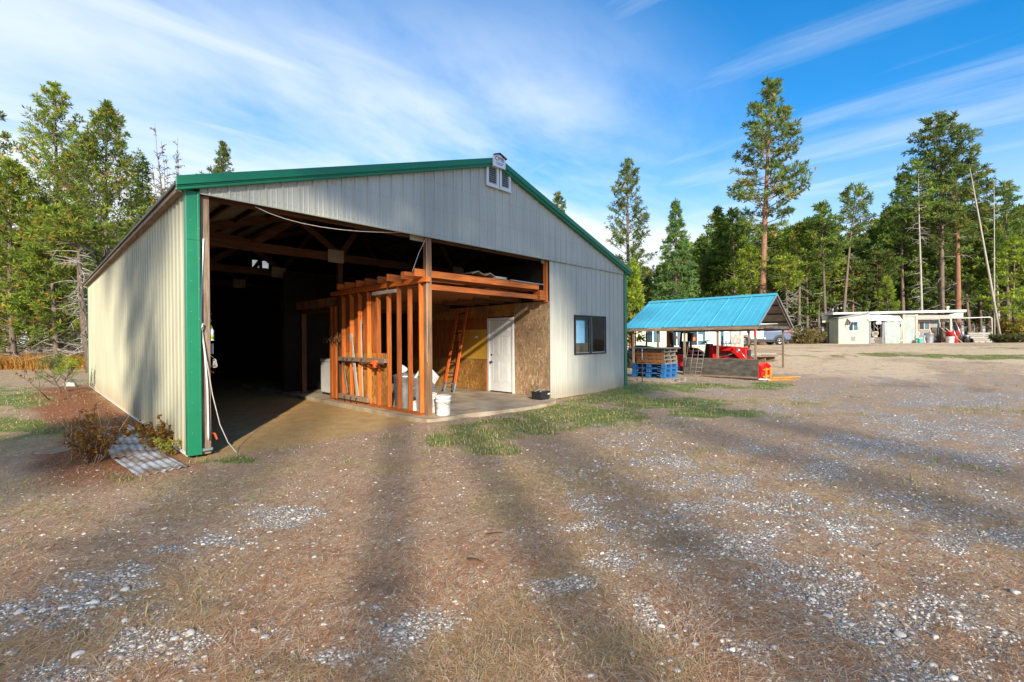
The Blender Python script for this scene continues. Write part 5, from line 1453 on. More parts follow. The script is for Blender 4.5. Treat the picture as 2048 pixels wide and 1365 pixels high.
for s_ in (-1, 1):
    mb = MB(); mb.bx(1.78, 2.26, s_ * hw - .03, s_ * hw + .012, .98, 1.07); mb.bx(2.20, 2.32, s_ * .8 - .14, s_ * .8 + .14, .97, 1.07); mb.build('tail_light', M['lens'], car, .01)
    MB().bx(2.18, 2.29, s_ * .78 - .12, s_ * .78 + .12, .52, .60).build('reflector', M['lens'], car)
    for x in (-1.38, 1.42):
        mb = MB(); arc = [(x + .46 * math.cos(a), .36 + .46 * math.sin(a)) for a in np.linspace(0, PI_, 14)]; inn = [(x + .385 * math.cos(a), .36 + .385 * math.sin(a)) for a in np.linspace(PI_, 0, 14)]
        y = s_ * (hw + .003); mb.prism(arc + inn, 'y', min(y - .02, y + .02), max(y - .02, y + .02)); mb.build('wheel_arch', M['black'], car, 0, None, True)
        wr_ = car_wheel(car, (x, s_ * .84, .36)); wr_.rotation_euler = (0, 0, PI_ / 2)
        sp = MB()
        for q_ in range(7):
            a = 2 * PI_ * q_ / 7; sp.beam((s_ * -.10, .05 * math.cos(a), .05 * math.sin(a)), (s_ * -.10, .20 * math.cos(a), .20 * math.sin(a)), .03, .045, (1, 0, 0))
        sp.build('spokes', M['alloy'], wr_)
mb = MB(); mb.bx(2.2, 2.36, -.9, .9, .34, .58); mb.build('rear_bumper', M['black'], car, .04)
MB().bx(2.30, 2.318, -.26, .26, .74, .86).build('number_plate', M['white'], car)
mb = MB(); mb.bx(-2.0, 2.1, -.94, .94, .24, .36); mb.build('sill', M['black'], car, .02)
# white pickup, mostly hidden by posts
pk = far_thing('pickup_truck', 'white pickup truck parked between the house and the blue-grey car', 'truck', 1480, 34.2, -.15)
mb = MB(); mb.prism([(-3.2, .5), (-3.25, 1.05), (-1.9, 1.15), (1.28, 1.18), (1.32, .55)], 'y', -.95, .95); mb.build('body', M['white'], pk, .06, None, True)
mb = MB(); mb.prism([(-1.95, 1.1), (-1.35, 1.75), (-.25, 1.78), (-.05, 1.1)], 'y', -.86, .86); cb = mb.build('cab', M['white'], pk, .06, None, True)
MB().prism([(-1.6, 1.2), (-1.25, 1.66), (-.4, 1.68), (-.28, 1.2)], 'y', -.90, -.862).build('side_window', M['glass'], cb)
mb = MB(); mb.bx(-.05, 1.30, -.95, -.88, 1.18, 1.34); mb.bx(-.05, 1.30, .88, .95, 1.18, 1.34); mb.bx(1.25, 1.32, -.88, .88, .6, 1.34); mb.build('bed_side', M['white'], pk, .02)
for dx, dz in ((.9, .0), (.95, -.13)): MB().bx(dx, dx + .09, -.955, -.951, 1.20 + dz, 1.24 + dz).build('decal', M['black'], pk)
mb = MB(); mb.bx(1.32, 1.46, -.92, .92, .5, .66); mb.build('rear_bumper', M['steel'], pk, .03)
for x in (-2.9, .0):
    for s_ in (-1, 1):
        wr_ = wheel('wheel', .38, .25, pk, (x, s_ * .86, .38), False, 'darkrim'); wr_.rotation_euler = (0, 0, PI_ / 2)
        mb = MB(); arc = [(x + .47 * math.cos(a), .38 + .47 * math.sin(a)) for a in np.linspace(0, PI_, 12)]; inn = [(x + .40 * math.cos(a), .38 + .40 * math.sin(a)) for a in np.linspace(PI_, 0, 12)]
        mb.prism(arc + inn, 'y', s_ * .955 - .01, s_ * .955 + .01); mb.build('wheel_arch', M['black'], pk, 0, None, True)
MB().bx(.2, .27, -1.05, -.95, 1.0, 1.9).build('ladder_rack', M['steel'], pk)
# ---- coop / shed row on the right, depth 42
CD = 42.0; kc = FPX / CD
cp_ = far_thing('hen_house', 'low pale green shed row with a white roof edge, tarp and pens', 'shed', 1790, CD)
cz = cp_.location.z
def X(p): return (p - 1790) / kc
def Z(v): return CAM[2] + (677.0 - v) * CD / FPX - cz
zg = -.25
# main body and flat roof behind
mb = MB(); mb.bx(X(1668), X(1920), 1.1, 1.4, 1.95, Z(631)); mb.bx(X(1676), X(1893), 1.15, 1.38, zg, 1.95); mb.build('main_wall', M['palegreen'], cp_)
mb = MB()
mb.prism([(X(1661), Z(632)), (X(1661), Z(628.5)), (X(1925.5), Z(624.5)), (X(1925.5), Z(629))], 'y', -.35, 1.5); mb.build('roof', M['white'], cp_, 0, None, True)
MB().prism([(X(1895), Z(641.5)), (X(1895), Z(634)), (X(1923), Z(627)), (X(1922), Z(641.5))], 'y', -.2, 1.05).build('end_panel', M['palegreen'], cp_, 0, None, True)
MB().lathe([(.09, 0), (.09, .22), (.14, .24), (.14, .36), (0, .38)], (X(1916), 1.0, Z(624)), 12).build('flue', M['white'], cp_)
# lean-to with the window
mb = MB(); pts = [(X(1670), zg), (X(1730), zg), (X(1730), Z(629.5)), (X(1670), Z(639.5))]; mb.prism(pts, 'y', -.45, 1.1); lt = mb.build('lean_to', M['cream'], cp_, 0, None, True)
mb = MB()
for i in range(24): x = X(1670.5) + (X(1729.5) - X(1670.5)) * i / 23; mb.bx(x - .008, x + .008, -.462, -.45, zg, Z(641) + (x - X(1670)) * .1)
mb.build('board_seams', M['palegreen'], lt)
MB().prism([(X(1668), Z(641)), (X(1668), Z(638.5)), (X(1730), Z(628)), (X(1730), Z(630.5))], 'y', -.62, 1.1).build('roof_edge', M['greyw'], lt, 0, None, True)
window(lt, X(1688.7), X(1708.5), -.455, Z(665.8), Z(646), .06, 1, 'white', ('glass', 'glassb'))
aw = MB(); aw.add([(X(1687), -.46, Z(640)), (X(1710), -.46, Z(640)), (X(1709), -1.1, Z(647.5)), (X(1684.5), -1.1, Z(647.5)), (X(1687), -.46, Z(640) - .02), (X(1710), -.46, Z(640) - .02), (X(1709), -1.1, Z(647.5) - .02), (X(1684.5), -1.1, Z(647.5) - .02)], [(0, 3, 2, 1), (4, 5, 6, 7), (3, 7, 6, 2)])
aw.build('awning', M['tarp'], lt)
mb = MB(); mb.beam((X(1685.5), -1.05, Z(648)), (X(1687.5), -.47, Z(664)), .03, .03); mb.beam((X(1708.5), -1.05, Z(648)), (X(1708.5), -.47, Z(664)), .03, .03); mb.build('awning_strut', M['white'], lt)
MB().bx(X(1695), X(1703), -.475, -.452, Z(685.5), Z(676)).build('vent_panel', M['greyw'], lt)
MB().bx(X(1658), X(1669.5), .9, .95, Z(647), Z(633)).build('side_eave', M['palegreen'], cp_)
MB().bx(X(1668.5), X(1669.8), .8, .9, zg, Z(647)).build('side_post', M['dsteel'], cp_)
# tarp over the pen
tpm = MB(); nx = 26
vs = []; fs = []
for j in range(5):
    for i in range(nx + 1):
        u = i / nx; x = X(1727.5 + 71 * u); v = 630.5 + 5 * u + (14.5 - 3 * u) * j / 4 + (.6 * math.sin(i * 1.1) if j == 4 else 0)
        vs.append((x, -.05 - .55 * j / 4 - .06 * math.sin(i * .8 + j), Z(v)))
for j in range(4):
    for i in range(nx): a = j * (nx + 1) + i; fs.append((a, a + 1, a + nx + 2, a + nx + 1))
o = tpm.add(vs, fs, 0, True).build('tarp', M['tarp'], cp_); sm_ = o.modifiers.new('t', 'SOLIDIFY'); sm_.thickness = .015
# wire pen gate with clutter
MB().bx(X(1731), X(1800), .7, .75, zg, Z(644)).build('pen_back', M['dark'], cp_)
pen = MB()
for p in (1731.5, 1734, 1758.5, 1760.5): pen.bx(X(p) - .03, X(p) + .03, -.42, -.36, zg, Z(645))
pen.bx(X(1731), X(1761), -.42, -.36, Z(645.5), Z(643.8)); pgate = pen.build('pen_frame', M['steel'], cp_)
mb = MB()
for i in range(11): x = X(1734.5 + i * 2.3); mb.bx(x - .008, x + .008, -.40, -.385, zg, Z(678) if i % 3 else Z(646))
for i in range(12): z = zg + .05 + i * .065; mb.bx(X(1734), X(1758), -.40, -.385, z, z + .014)
mb.build('wire_mesh', M['cattle'], pgate)
mb = MB()
for i in range(16):
    a = (X(rnd.uniform(1735, 1757)), rnd.uniform(-.2, .5), rnd.uniform(.1, 1.5)); mb.beam(a, (a[0] + rnd.uniform(-.5, .5), a[1], a[2] + rnd.uniform(-.7, .7)), .05, .05)
mb.build('stored_poles', M['greyx'], cp_)
mb = MB()
for i in range(7):
    x = X(rnd.uniform(1738, 1754)); z = rnd.uniform(.0, .9); mb.bx(x - .18, x + .18, -.1, .3, z, z + rnd.uniform(.15, .4))
mb.build('stored_boxes', M['plyl'], cp_)
MB().bx(X(1744.5), X(1755), -.44, -.425, Z(652), Z(647)).build('blank_sign', M['sign'], pgate)
gd = MB(); gd.bx(X(1763.5), X(1791), -.46, -.44, zg + .1, Z(648)); gt = gd.build('panel_gate', M['trans'], cp_)
mb = MB(); mb.tube([(X(1762), -.46, zg), (X(1762), -.46, Z(647)), (X(1794), -.46, Z(647)), (X(1794), -.46, zg)], .035, 8); mb.tube([(X(1763), -.46, zg + .1), (X(1792), -.46, zg + .1)], .03, 8); mb.tube([(X(1797), -.46, zg), (X(1797), -.46, Z(645))], .035, 8)
mb.bx(X(1792), X(1797), -.48, -.44, Z(652), Z(650.5)); mb.bx(X(1792), X(1797), -.48, -.44, Z(685), Z(683.5)); mb.build('pipe_frame', M['white'], gt)
# plastic glazed bay
MB().bx(X(1803), X(1823), -.40, -.38, zg, Z(636)).build('plastic_bay', M['trans'], cp_)
mb = MB(); mb.bx(X(1798), X(1803.5), -.44, -.36, zg, Z(633.5)); mb.bx(X(1822.8), X(1827.5), -.44, -.36, zg, Z(633)); mb.bx(X(1803.5), X(1822.8), -.44, -.36, Z(637), Z(634)); mb.build('bay_frame', M['plyl'], cp_)
for (a, b, v0, v1, m_) in ((1807, 1813, 654, 661, 'peach'), (1807, 1817, 661.5, 671, 'white'), (1816, 1822, 655, 659, 'greyx'), (1805, 1820, 674, 688, 'peach')):
    MB().bx(X(a), X(b), -.37, -.2, Z(v1), Z(v0)).build('stored_box', M[m_], cp_)
# open bay
MB().bx(X(1827.5), X(1893), .55, .62, zg, Z(641)).build('bay_wall', M['greyw'], cp_)
MB().bx(X(1827.5), X(1893.5), -.44, -.36, Z(642.3), Z(635)).build('bay_header', M['greyx'], cp_)
MB().bx(X(1891), X(1894.8), -.46, -.34, zg, Z(642.3)).build('bay_post', M['greyz'], cp_)
window(cp_, X(1847), X(1870), .545, Z(664), Z(646), .07, 1, 'peach', ('glass', 'glassb'))
MB().bx(X(1870), X(1872.5), .50, .54, zg, Z(664)).build('door_post', M['peach'], cp_)
for (a, b) in ((1873, 1882), (1885, 1891)): MB().bx(X(a), X(b), .44, .50, zg, Z(659)).build('dark_panel', M['ply'], cp_)
# things standing in the bay
def fthing(name, label, cat, px_, dd=0.0): return far_thing(name, label, cat, px_, CD - .45 + dd)
ch = fthing('garden_chair', 'white plastic garden chair in the open bay of the shed row', 'chair', 1838.5)
MB().bx(-.26, .26, -.25, .25, .40, .44).build('seat', M['white'], ch, .01)
mb = MB(); mb.tube([(-.27, .24, .40), (-.28, .33, .98), (.28, .33, .98), (.27, .24, .40)], .03, 6)
for i in range(4): x = -.17 + i * .115; mb.beam((x, .25, .44), (x, .32, .95), .05, .015)
mb.build('backrest', M['white'], ch)
for sx_ in (-1, 1):
    for sy_ in (-1, 1): MB().beam((sx_ * .24, sy_ * .22, .40), (sx_ * .30, sy_ * .27, 0), .05, .05).build('leg', M['white'], ch)
    MB().tube([(sx_ * .28, -.24, .42), (sx_ * .29, -.24, .64), (sx_ * .29, .28, .66)], .025, 6).build('armrest', M['white'], ch)
wc = fthing('watering_can', 'turquoise plastic watering can standing in front of the white chair', 'watering can', 1839.5, -.45)
MB().lathe([(0, 0), (.17, 0), (.17, .05), (.14, .38), (.12, .42), (0, .42)], n=18).build('body', M['turq'], wc)
MB().tube([(.1, 0, .12), (.26, 0, .36), (.36, 0, .5)], [.05, .03, .025], 8).build('spout', M['turq'], wc); MB().tube([(-.12, 0, .15), (-.24, 0, .3), (-.10, 0, .52), (.08, 0, .45)], .02, 6).build('handle', M['turq'], wc)
can('trash_can', 'galvanised trash can in the open bay of the far shed row', ground_at(1858, CD - .5), .34, .85, True)
bucket('white bucket beside the red wheelbarrow at the far shed row', ground_at(1900, CD - .6), .30, .55, M['whited'])
wb = fthing('wheelbarrow', 'red wheelbarrow stood on end against the far shed row', 'wheelbarrow', 1908)
mb = MB(); mb.prism([(-.62, 1.0), (-.35, 1.05), (.22, .05), (.05, -.0), (-.15, .12)], 'y', -.3, .25); mb.build('tray', M['red'], wb, .05, None, True)
for y in (-.2, .2): MB().beam((-.95, y, 1.35), (.55, y, .02), .04, .04).build('handle', M['plyl'], wb)
wheel('wheel', .2, .1, wb, (.55, 0, .2), False, 'dsteel')
rb = fthing('red_crate', 'red plastic crates stacked behind the wheelbarrow', 'crate', 1909, .5)
for i in range(3): MB().bx(-.28, .28, -.2, .2, .45 + .22 * i, .64 + .22 * i).build('crate_body', M['red'] if i else M['orange'], rb, .02)
MB().bx(-.26, .26, -.2, .2, 0, .44).build('crate_base', M['ply'], rb)
for i, (a, b, h_, lb) in enumerate(((1913, 1916.5, 1.75, 'grey pole leaning on the far shed, left of the other two'), (1919, 1928.5, 2.25, 'longest grey pole leaning against the far shed corner'), (1917, 1924, 1.5, 'dark hand-truck handle leaning at the far shed corner'))):
    p = ground_at(b, CD - .5); o = MB().tube([(0, 0, 0), ((a - b) / kc, .5, h_)], .035, 6).build('leaning_pole', M['dsteel'] if i == 2 else M['steel']); o.location = p; o.rotation_euler = (0, 0, RZ); tag(o, lb, 'pole')
dm = fthing('barrel', 'dark barrel with a grey lid beside the board fence', 'barrel', 1932)
MB().lathe([(0, 0), (.26, 0), (.29, .15), (.3, .3), (.29, .48), (.27, .58), (0, .58)], n=20).build('body', M['black'], dm); MB().lathe([(.29, .581), (.3, .62), (.2, .70), (0, .73)], n=20).build('lid', M['steel'], dm)
for s_ in (-1, 1): wheel('wheel', .2, .09, dm, (s_ * .36, -.12, .2), False, 'dsteel')
fn = far_thing('pen_fence', 'grey board fence with a white pipe hoop above it, right of the shed row', 'fence', 1960, CD + .8)
fxl, fxr = (1936 - 1960) / kc, (1984 - 1960) / kc
for i in range(5): MB().bx(fxl, fxr, -.03, .0, .0 + i * .19, .165 + i * .19).build('board', M['greyx'], fn)
for x in (fxl, 0, fxr): MB().bx(x - .05, x + .05, .0, .1, -.1, 1.0).build('post', M['oldz'], fn)
MB().tube([((1895 - 1960) / kc, -.1, Z(640.5)), (fxl, -.05, Z(640)), (fxr - .15, 0, Z(638.5)), (fxr, 0, Z(640.5)), (fxr + .03, 0, .7)], .04, 8).build('pipe_hoop', M['white'], fn)
# far wire fence beside the car
wf = far_thing('wire_fence', 'thin wire fence beyond the parked car', 'fence', 1600, 44.0)
mb = MB()
for i in range(5): mb.tube([((i - 2) * 1.4, 0, -.1), ((i - 2) * 1.4, 0, 1.25)], .035, 6)
for z in (1.15, .75): mb.tube([(-2.9, 0, z), (2.9, 0, z)], .018, 4)
mb.build('wire_and_posts', M['steel'], wf)
# left: fence post with wires, long white pipe
fl_ = thing('field_fence', 'white-topped fence post with sagging wires in the orange grass at the left', 'fence', ground_at(37, 27.5))
mb = MB(); mb.tube([(0, 0, -.1), (-.03, 0, .62), (-.08, 0, 1.0)], .055, 8); mb.build('post', M['deadwood'], fl_)
MB().tube([(-.055, 0, .80), (-.09, 0, 1.16)], .07, 8).build('white_top', M['white'], fl_)
rdir = Vector((R_[0], R_[1], 0))
for z in (.55, .95):
    P = [(-rdir * 4.5) + Vector((0, 0, z - .05)), Vector((-.05, 0, z))]
    for i in range(1, 8): P.append(rdir * (i * .8) + Vector((0, 0, z - .05 - .02 * math.sin(i))))
    MB().tube(P, .010, 4).build('wire', M['cattle'], fl_)
a = Vector(ray_ground(12, 733)); b = Vector(ray_ground(182, 737.5))
o = MB().tube([Vector((0, 0, .10)), (b - a) * .5 + Vector((0, 0, .10)), (b - a) + Vector((0, 0, .10))], .10, 10).build('long_pipe', M['white']); o.location = a; tag(o, 'long white pipe lying along the edge of the orange grass', 'pipe')
a = Vector(ray_ground(22, 731)); b = Vector(ray_ground(110, 732))
o = MB().tube([Vector((0, 0, .1)), (b - a) + Vector((0, 0, .1))], .12, 10).build('dark_log', M['bark']); o.location = a; tag(o, 'dark log lying just behind the long white pipe', 'log')
for i, (u, v, l_, rz_, lb) in enumerate(((990, 1068, .16, .3, 'dark red-brown bark chip, the farther of the pair in the yard'), (950, 1122, .15, -.6, 'red-brown bark chip, the nearer of the pair in the yard'), (985, 1088, .15, .9, 'mauve strip of bark between the two bark chips'))):
    p = ray_ground(u, v); o = lump('bark_chip', M['rust'] if i < 2 else M['barkred'], None, (l_ * .5, .022, .012), 20 + i, p, 3, .3); o.rotation_euler = (0, 0, rz_ - .8); tag(o, lb, 'bark chip')
# ------------------------------------------------------------------ trees and bushes
def tufts_mesh(C, D, S, Cl, nb=7, wid=.22, spread=.85, fw=.75):
    n = len(C)
    C = np.asarray(C, float); D = np.asarray(D, float); S = np.asarray(S, float); Cl = np.asarray(Cl, float)
    d = rng.normal(0, 1, (n, nb, 3)); d /= np.linalg.norm(d, axis=2, keepdims=True)
    d = d * spread + D[:, None, :] * fw; d /= np.linalg.norm(d, axis=2, keepdims=True)
    L = S[:, None] * rng.uniform(.6, 1.15, (n, nb))
    r = rng.normal(0, 1, (n, nb, 3)); s = np.cross(d, r); s /= np.linalg.norm(s, axis=2, keepdims=True) + 1e-9
    base = C[:, None, :] + d * (L * .05)[..., None]
    mid = C[:, None, :] + d * (L * .55)[..., None]
    tip = C[:, None, :] + d * L[..., None]
    h = (L * wid * .5)[..., None]
    V = np.stack([base, mid + s * h, tip, mid - s * h], 2)   # small diamond blades
    q = np.arange(n * nb)[:, None] * 4 + np.array([[0, 1, 2, 3]])
    c = np.repeat(Cl, nb, 0) * (1 + rng.uniform(-.15, .15, (n * nb, 1)))
    return V.reshape(-1, 3), q, np.repeat(c, 4, 0)
def rot_about(v, ax, a):
    return Matrix.Rotation(a, 3, ax) @ v
GREENS = {
 'lodge': ([(0.198, 0.280, 0.033), (0.143, 0.227, 0.029), (0.301, 0.347, 0.044), (0.397, 0.287, 0.050), (0.508, 0.242, 0.039)], [4, 4, 3, .9, .28]),
 'pond': ([(0.134, 0.211, 0.053), (0.110, 0.172, 0.046), (0.210, 0.266, 0.058), (0.371, 0.266, 0.058)], [4, 4, 3, .7]),
 'fir': ([(0.103, 0.191, 0.061), (0.135, 0.243, 0.072), (0.198, 0.309, 0.077), (0.254, 0.338, 0.066)], [4, 4, 3, 1]),
 'young': ([(0.276, 0.371, 0.039), (0.359, 0.422, 0.050), (0.193, 0.294, 0.033)], [3, 3, 2]),
 'grove': ([(0.129, 0.224, 0.036), (0.164, 0.264, 0.041), (0.241, 0.328, 0.048), (0.104, 0.168, 0.034), (0.328, 0.352, 0.055)], [4, 4, 3, 3, 1]),
}
def conifer(seed, H, r0, zb, rmax, kind='lodge', nbr=90, lean=(0, 0), shape=1.0, droop=.0, up=.35, tuft=.34, sub=6, dens=3, dead=0, bark='bark', nb=7, wid=.22, top_bare=.0, branch_r=.03, openness=.25, irregular=.3):
    rr = random.Random(seed)
    tb = MB()
    npt = 14
    wob = [(rr.gauss(0, .05), rr.gauss(0, .05)) for _ in range(npt + 1)]
    def tp_(f):
        return Vector((lean[0] * f + .25 * math.sin(f * 5 + seed) * .3, lean[1] * f + .25 * math.cos(f * 4 + seed) * .3, H * f))
    pts = [tp_(i / npt) for i in range(npt + 1)]
    rad = [max(.012, r0 * (1 - (i / npt)) ** .85 + .01) for i in range(npt + 1)]; rad[0] *= 1.25
    pts[0].z = -.3
    tb.tube(pts, rad, 9)
    C = []; D = []; S = []; Cl = []
    cols, wts = GREENS[kind]
    def tuft_at(p, d, s):
        C.append(tuple(p)); D.append(tuple(d)); S.append(s * rr.uniform(.7, 1.25))
        c = rr.choices(cols, wts)[0]; C_ = clump
        Cl.append(tuple(k * C_ for k in c))
    az = rr.uniform(0, 6.28)
    for i in range(nbr):
        f = (i + rr.random()) / nbr
        z = zb + (H - zb) * f ** .92
        if f > .985: continue
        az += 2.399 + rr.gauss(0, .45)
        prof = (1 - f) ** shape * (.35 + .65 * min(1, f / .16)) if zb > H * .2 else (1 - f) ** shape * (.7 + .3 * min(1, f / .1))
        L = max(.25, rmax * prof * rr.uniform(1 - irregular, 1 + irregular * .6))
        if rr.random() < openness * .35: continue
        p0 = tp_(z / H); d = Vector((math.cos(az), math.sin(az), up * (.3 + .9 * f) - droop + rr.gauss(0, .12))).normalized()
        ns = 6; p = p0.copy(); bp = [p.copy()]; dd = d.copy()
        for s in range(ns):
            dd = (dd + Vector((rr.gauss(0, .08), rr.gauss(0, .08), (.10 if droop < .2 else .02) * up + rr.gauss(0, .05)))).normalized()
            p = p + dd * (L / ns); bp.append(p.copy())
        br = branch_r * (L / max(rmax, .1)) * .9 + .006
        tb.tube(bp, [br * (1 - k / (ns + 1)) + .003 for k in range(ns + 1)], 4, 0, False)
        clump = rr.uniform(.72, 1.25)
        nsub = max(2, int(sub * (L / rmax) + 1.5))
        for q in range(nsub):
            t = .30 + .70 * (q + rr.random() * .8) / nsub if f < .9 else rr.random()
            t = min(t, 1.0); k = min(ns - 1, int(t * ns)); pp = bp[k].lerp(bp[k + 1], t * ns - k)
            sd = (rot_about(dd, Vector((0, 0, 1)), rr.choice((-1, 1)) * rr.uniform(.4, 1.1)) + Vector((0, 0, rr.uniform(-.1, .35) - droop * .3))).normalized()
            sl_ = (L * .33 * (1.1 - t * .6) + .12) * rr.uniform(.6, 1.2)
            if dens >= 2 and sl_ > .3: tb.tube([pp, pp + sd * sl_], [br * .4 + .002, .003], 3, 0, False)
            for u in range(dens):
                g = (u + .6 + rr.random() * .4) / dens
                if rr.random() < openness * .5: continue
                tuft_at(pp + sd * sl_ * g + Vector((rr.gauss(0, .04), rr.gauss(0, .04), rr.gauss(0, .04))), (sd + Vector((0, 0, .35 if droop < .2 else -.1))).normalized(), tuft)
        tuft_at(bp[-1], dd, tuft)
    clump = 1.0
    for k in range(6): tuft_at(tp_(1 - .012 * k), Vector((rr.gauss(0, .3), rr.gauss(0, .3), 1)).normalized(), tuft * .9)
    # dead lower branches
    for i in range(dead):
        z = rr.uniform(.10, 1.0) * zb + .3; az = rr.uniform(0, 6.28); L = rmax * rr.uniform(.25, .75)
        p = tp_(min(.98, z / H)); d = Vector((math.cos(az), math.sin(az), rr.uniform(-.35, .2))).normalized(); bp = [p.copy()]
        for s in range(6):
            d = (d + Vector((rr.gauss(0, .2), rr.gauss(0, .2), rr.gauss(0, .16) - .07))).normalized(); p = p + d * L / 6; bp.append(p.copy())
        tb.tube(bp, [.024 - .0032 * k for k in range(7)], 4, 1, False)
        for q in range(3):
            k = rr.randint(1, 5); sd = Vector((rr.gauss(0, 1), rr.gauss(0, 1), rr.gauss(-.1, .6))).normalized()
            tb.tube([bp[k], bp[k] + sd * L * .2 + Vector((0, 0, .04)), bp[k] + sd * L * .38], [.012, .008, .004], 3, 1, False)
    V, q, c = tufts_mesh(C, D, S, Cl, nb, wid)
    return tb, npmesh('crown', V, None, q, c), bark
def plant_tree(name, label, cat, spec, loc, rz=0.0, group=None, sc_=None):
    tb, crown, bark = spec
    t = thing(name, label, cat, loc, rz, group)
    tb.build('trunk', [M[bark], M['deadwood']], t)
    link('crown', crown, M['needle'], t)
    if sc_: t.scale = (sc_,) * 3
    return t
def Hpx(top, depth, base_z, px_=1024): return CAM[2] + (682.5 - (px_ - 1024) * .00714 - top) * depth / FPX - base_z
def feature(px_, depth, top, label, name='pine_tree', cat='tree', group=None, lean_px=0, **kw):
    g = ground_at(px_, depth); H = Hpx(top, depth, g[2], px_)
    ln = lean_px * depth / FPX
    kw.setdefault('seed', int(px_ * 7 + top)); kw['H'] = H; kw['lean'] = (R_[0] * ln, R_[1] * ln)
    if 'zb_px' in kw: kw['zb'] = Hpx(kw.pop('zb_px'), depth, g[2], px_)
    if 'r_px' in kw: kw['rmax'] = kw.pop('r_px') * depth / FPX
    return plant_tree(name, label, cat, conifer(**kw), g, 0, group)
GL, GR = 'pines at the left edge of the yard', 'pines of the wood on the right'
feature(118, 31, 173, 'tallest yellow-green pine of the left group, with a pointed open top', group=GL, r0=.22, zb_px=690, r_px=160, kind='lodge', nbr=225, sub=9, dens=3, tuft=.30, up=.7, shape=.80, dead=26, openness=.22, nb=8)
feature(216, 29, 212, 'broad yellow-green pine left of the bare birch-like tree, second tallest of the left group', group=GL, r0=.20, zb_px=640, r_px=150, kind='lodge', nbr=215, sub=9, dens=3, tuft=.29, up=.7, shape=.76, dead=34, openness=.24, nb=8)
feature(-22, 40, 175, 'blue-green pine cut by the left edge of the photo', group=GL, r0=.28, zb_px=560, r_px=82, kind='pond', nbr=100, sub=7, dens=3, tuft=.42, up=.4, shape=.8)
feature(25, 27, 330, 'low bushy olive pine under the cut-off pine at the far left', group=GL, r0=.15, zb_px=715, r_px=105, kind='lodge', nbr=150, sub=8, dens=3, tuft=.31, up=.5, shape=.65, dead=14, nb=8)
feature(287, 33, 318, 'slim pine showing over the barn roof nearest its left eave', group=GL, r0=.14, zb_px=640, r_px=46, kind='lodge', nbr=95, sub=5, dens=3, tuft=.32, up=.6, shape=.8)
feature(80, 36, 400, 'dark shaded pine standing deep in the left group', group=GL, r0=.2, zb_px=705, r_px=110, kind='lodge', nbr=120, sub=7, dens=3, tuft=.38, shape=.5, dead=24)
feature(150, 38, 380, 'second dark pine deep in the left group, nearer the barn', group=GL, r0=.2, zb_px=705, r_px=100, kind='grove', nbr=110, sub=7, dens=3, tuft=.38, shape=.5, dead=24)
feature(-40, 34, 400, 'half-hidden olive pine at the extreme left', group=GL, r0=.2, zb_px=705, r_px=95, kind='lodge', nbr=110, sub=7, dens=3, tuft=.36, shape=.5)
feature(108, 26, 420, 'bushy low pine in front of the tall left pines', group=GL, r0=.13, zb_px=690, r_px=80, kind='lodge', nbr=120, sub=7, dens=3, tuft=.30, up=.5, shape=.55, dead=24, nb=8)
feature(184, 23, 455, 'old leaning pine trunk bristling with bare grey branches by the barn corner', group=GL, lean_px=-32, r0=.24, zb_px=500, r_px=72, kind='lodge', nbr=40, sub=5, dens=3, tuft=.28, shape=.4, dead=90, bark='bark', openness=.2)
feature(449, 62, 291, 'pine tip showing above the barn roof left of the ridge', group=GL, r0=.2, zb_px=430, r_px=46, kind='pond', nbr=80, sub=5, dens=3, tuft=.46, up=.9, shape=.8)
feature(1118, 64, 392, 'dark tree tip peeping over the right slope of the barn roof', r0=.2, zb_px=520, r_px=40, kind='pond', nbr=60, sub=5, dens=3, tuft=.5, up=.5, shape=.8, group=GR)
# bare birch-like tree
def bare_tree(name, label, px_, depth, top, seed, stems, spread, r0, twigs=70, leaves=40):
    g = ground_at(px_, depth); H = Hpx(top, depth, g[2]); rr = random.Random(seed); tb = MB(); C = []; D = []; S = []; Cl = []
    for s in range(stems):
        a = rr.uniform(0, 6.28); ln = spread * rr.uniform(.3, 1); h = H * rr.uniform(.85, 1.0) if s else H
        P = [Vector((math.cos(a) * ln * (i / 8) ** 1.4 + rr.gauss(0, .05), math.sin(a) * ln * (i / 8) ** 1.4, h * i / 8)) for i in range(9)]
        tb.tube(P, [max(.012, r0 * (1 - i / 8.5)) for i in range(9)], 6)
        for q in range(twigs // stems):
            t = rr.uniform(.45, .98) * 8; k = min(7, int(t)); p = P[k].lerp(P[k + 1], t - k)
            d = Vector((rr.gauss(0, 1), rr.gauss(0, 1), rr.uniform(.3, 1.2))).normalized(); L = spread * rr.uniform(.25, .8) * (1.25 - t / 9)
            bp = [p]; 
            for i in range(4): d = (d + Vector((rr.gauss(0, .2), rr.gauss(0, .2), .08 if i < 2 else -.25))).normalized(); bp.append(bp[-1] + d * L / 4)
            tb.tube(bp, [.036, .030, .024, .018, .012], 3, 0, False)
            for i in range(3):
                k2 = rr.randint(1, 3); d2 = Vector((rr.gauss(0, 1), rr.gauss(0, 1), rr.gauss(.1, .6))).normalized(); tb.tube([bp[k2], bp[k2] + d2 * L * .3], [.018, .010], 3, 0, False)
                if rr.random() < leaves / 100: C.append(tuple(bp[k2] + d2 * L * .3)); D.append((0, 0, -1)); S.append(.12); Cl.append((.16, .12, .06))
    t = thing(name, label, 'tree', g)
    tb.build('trunk', M['bark'], t)
    if C: V, q, c = tufts_mesh(C, D, S, Cl, 3, .6); link('crown', npmesh('crown', V, None, q, c), M['leaf'], t)
    return t
bare_tree('bare_tree', 'nearly leafless grey tree with thin upright stems behind the left eave', 345, 40, 266, 5, 7, 2.2, .11, 260, 60)
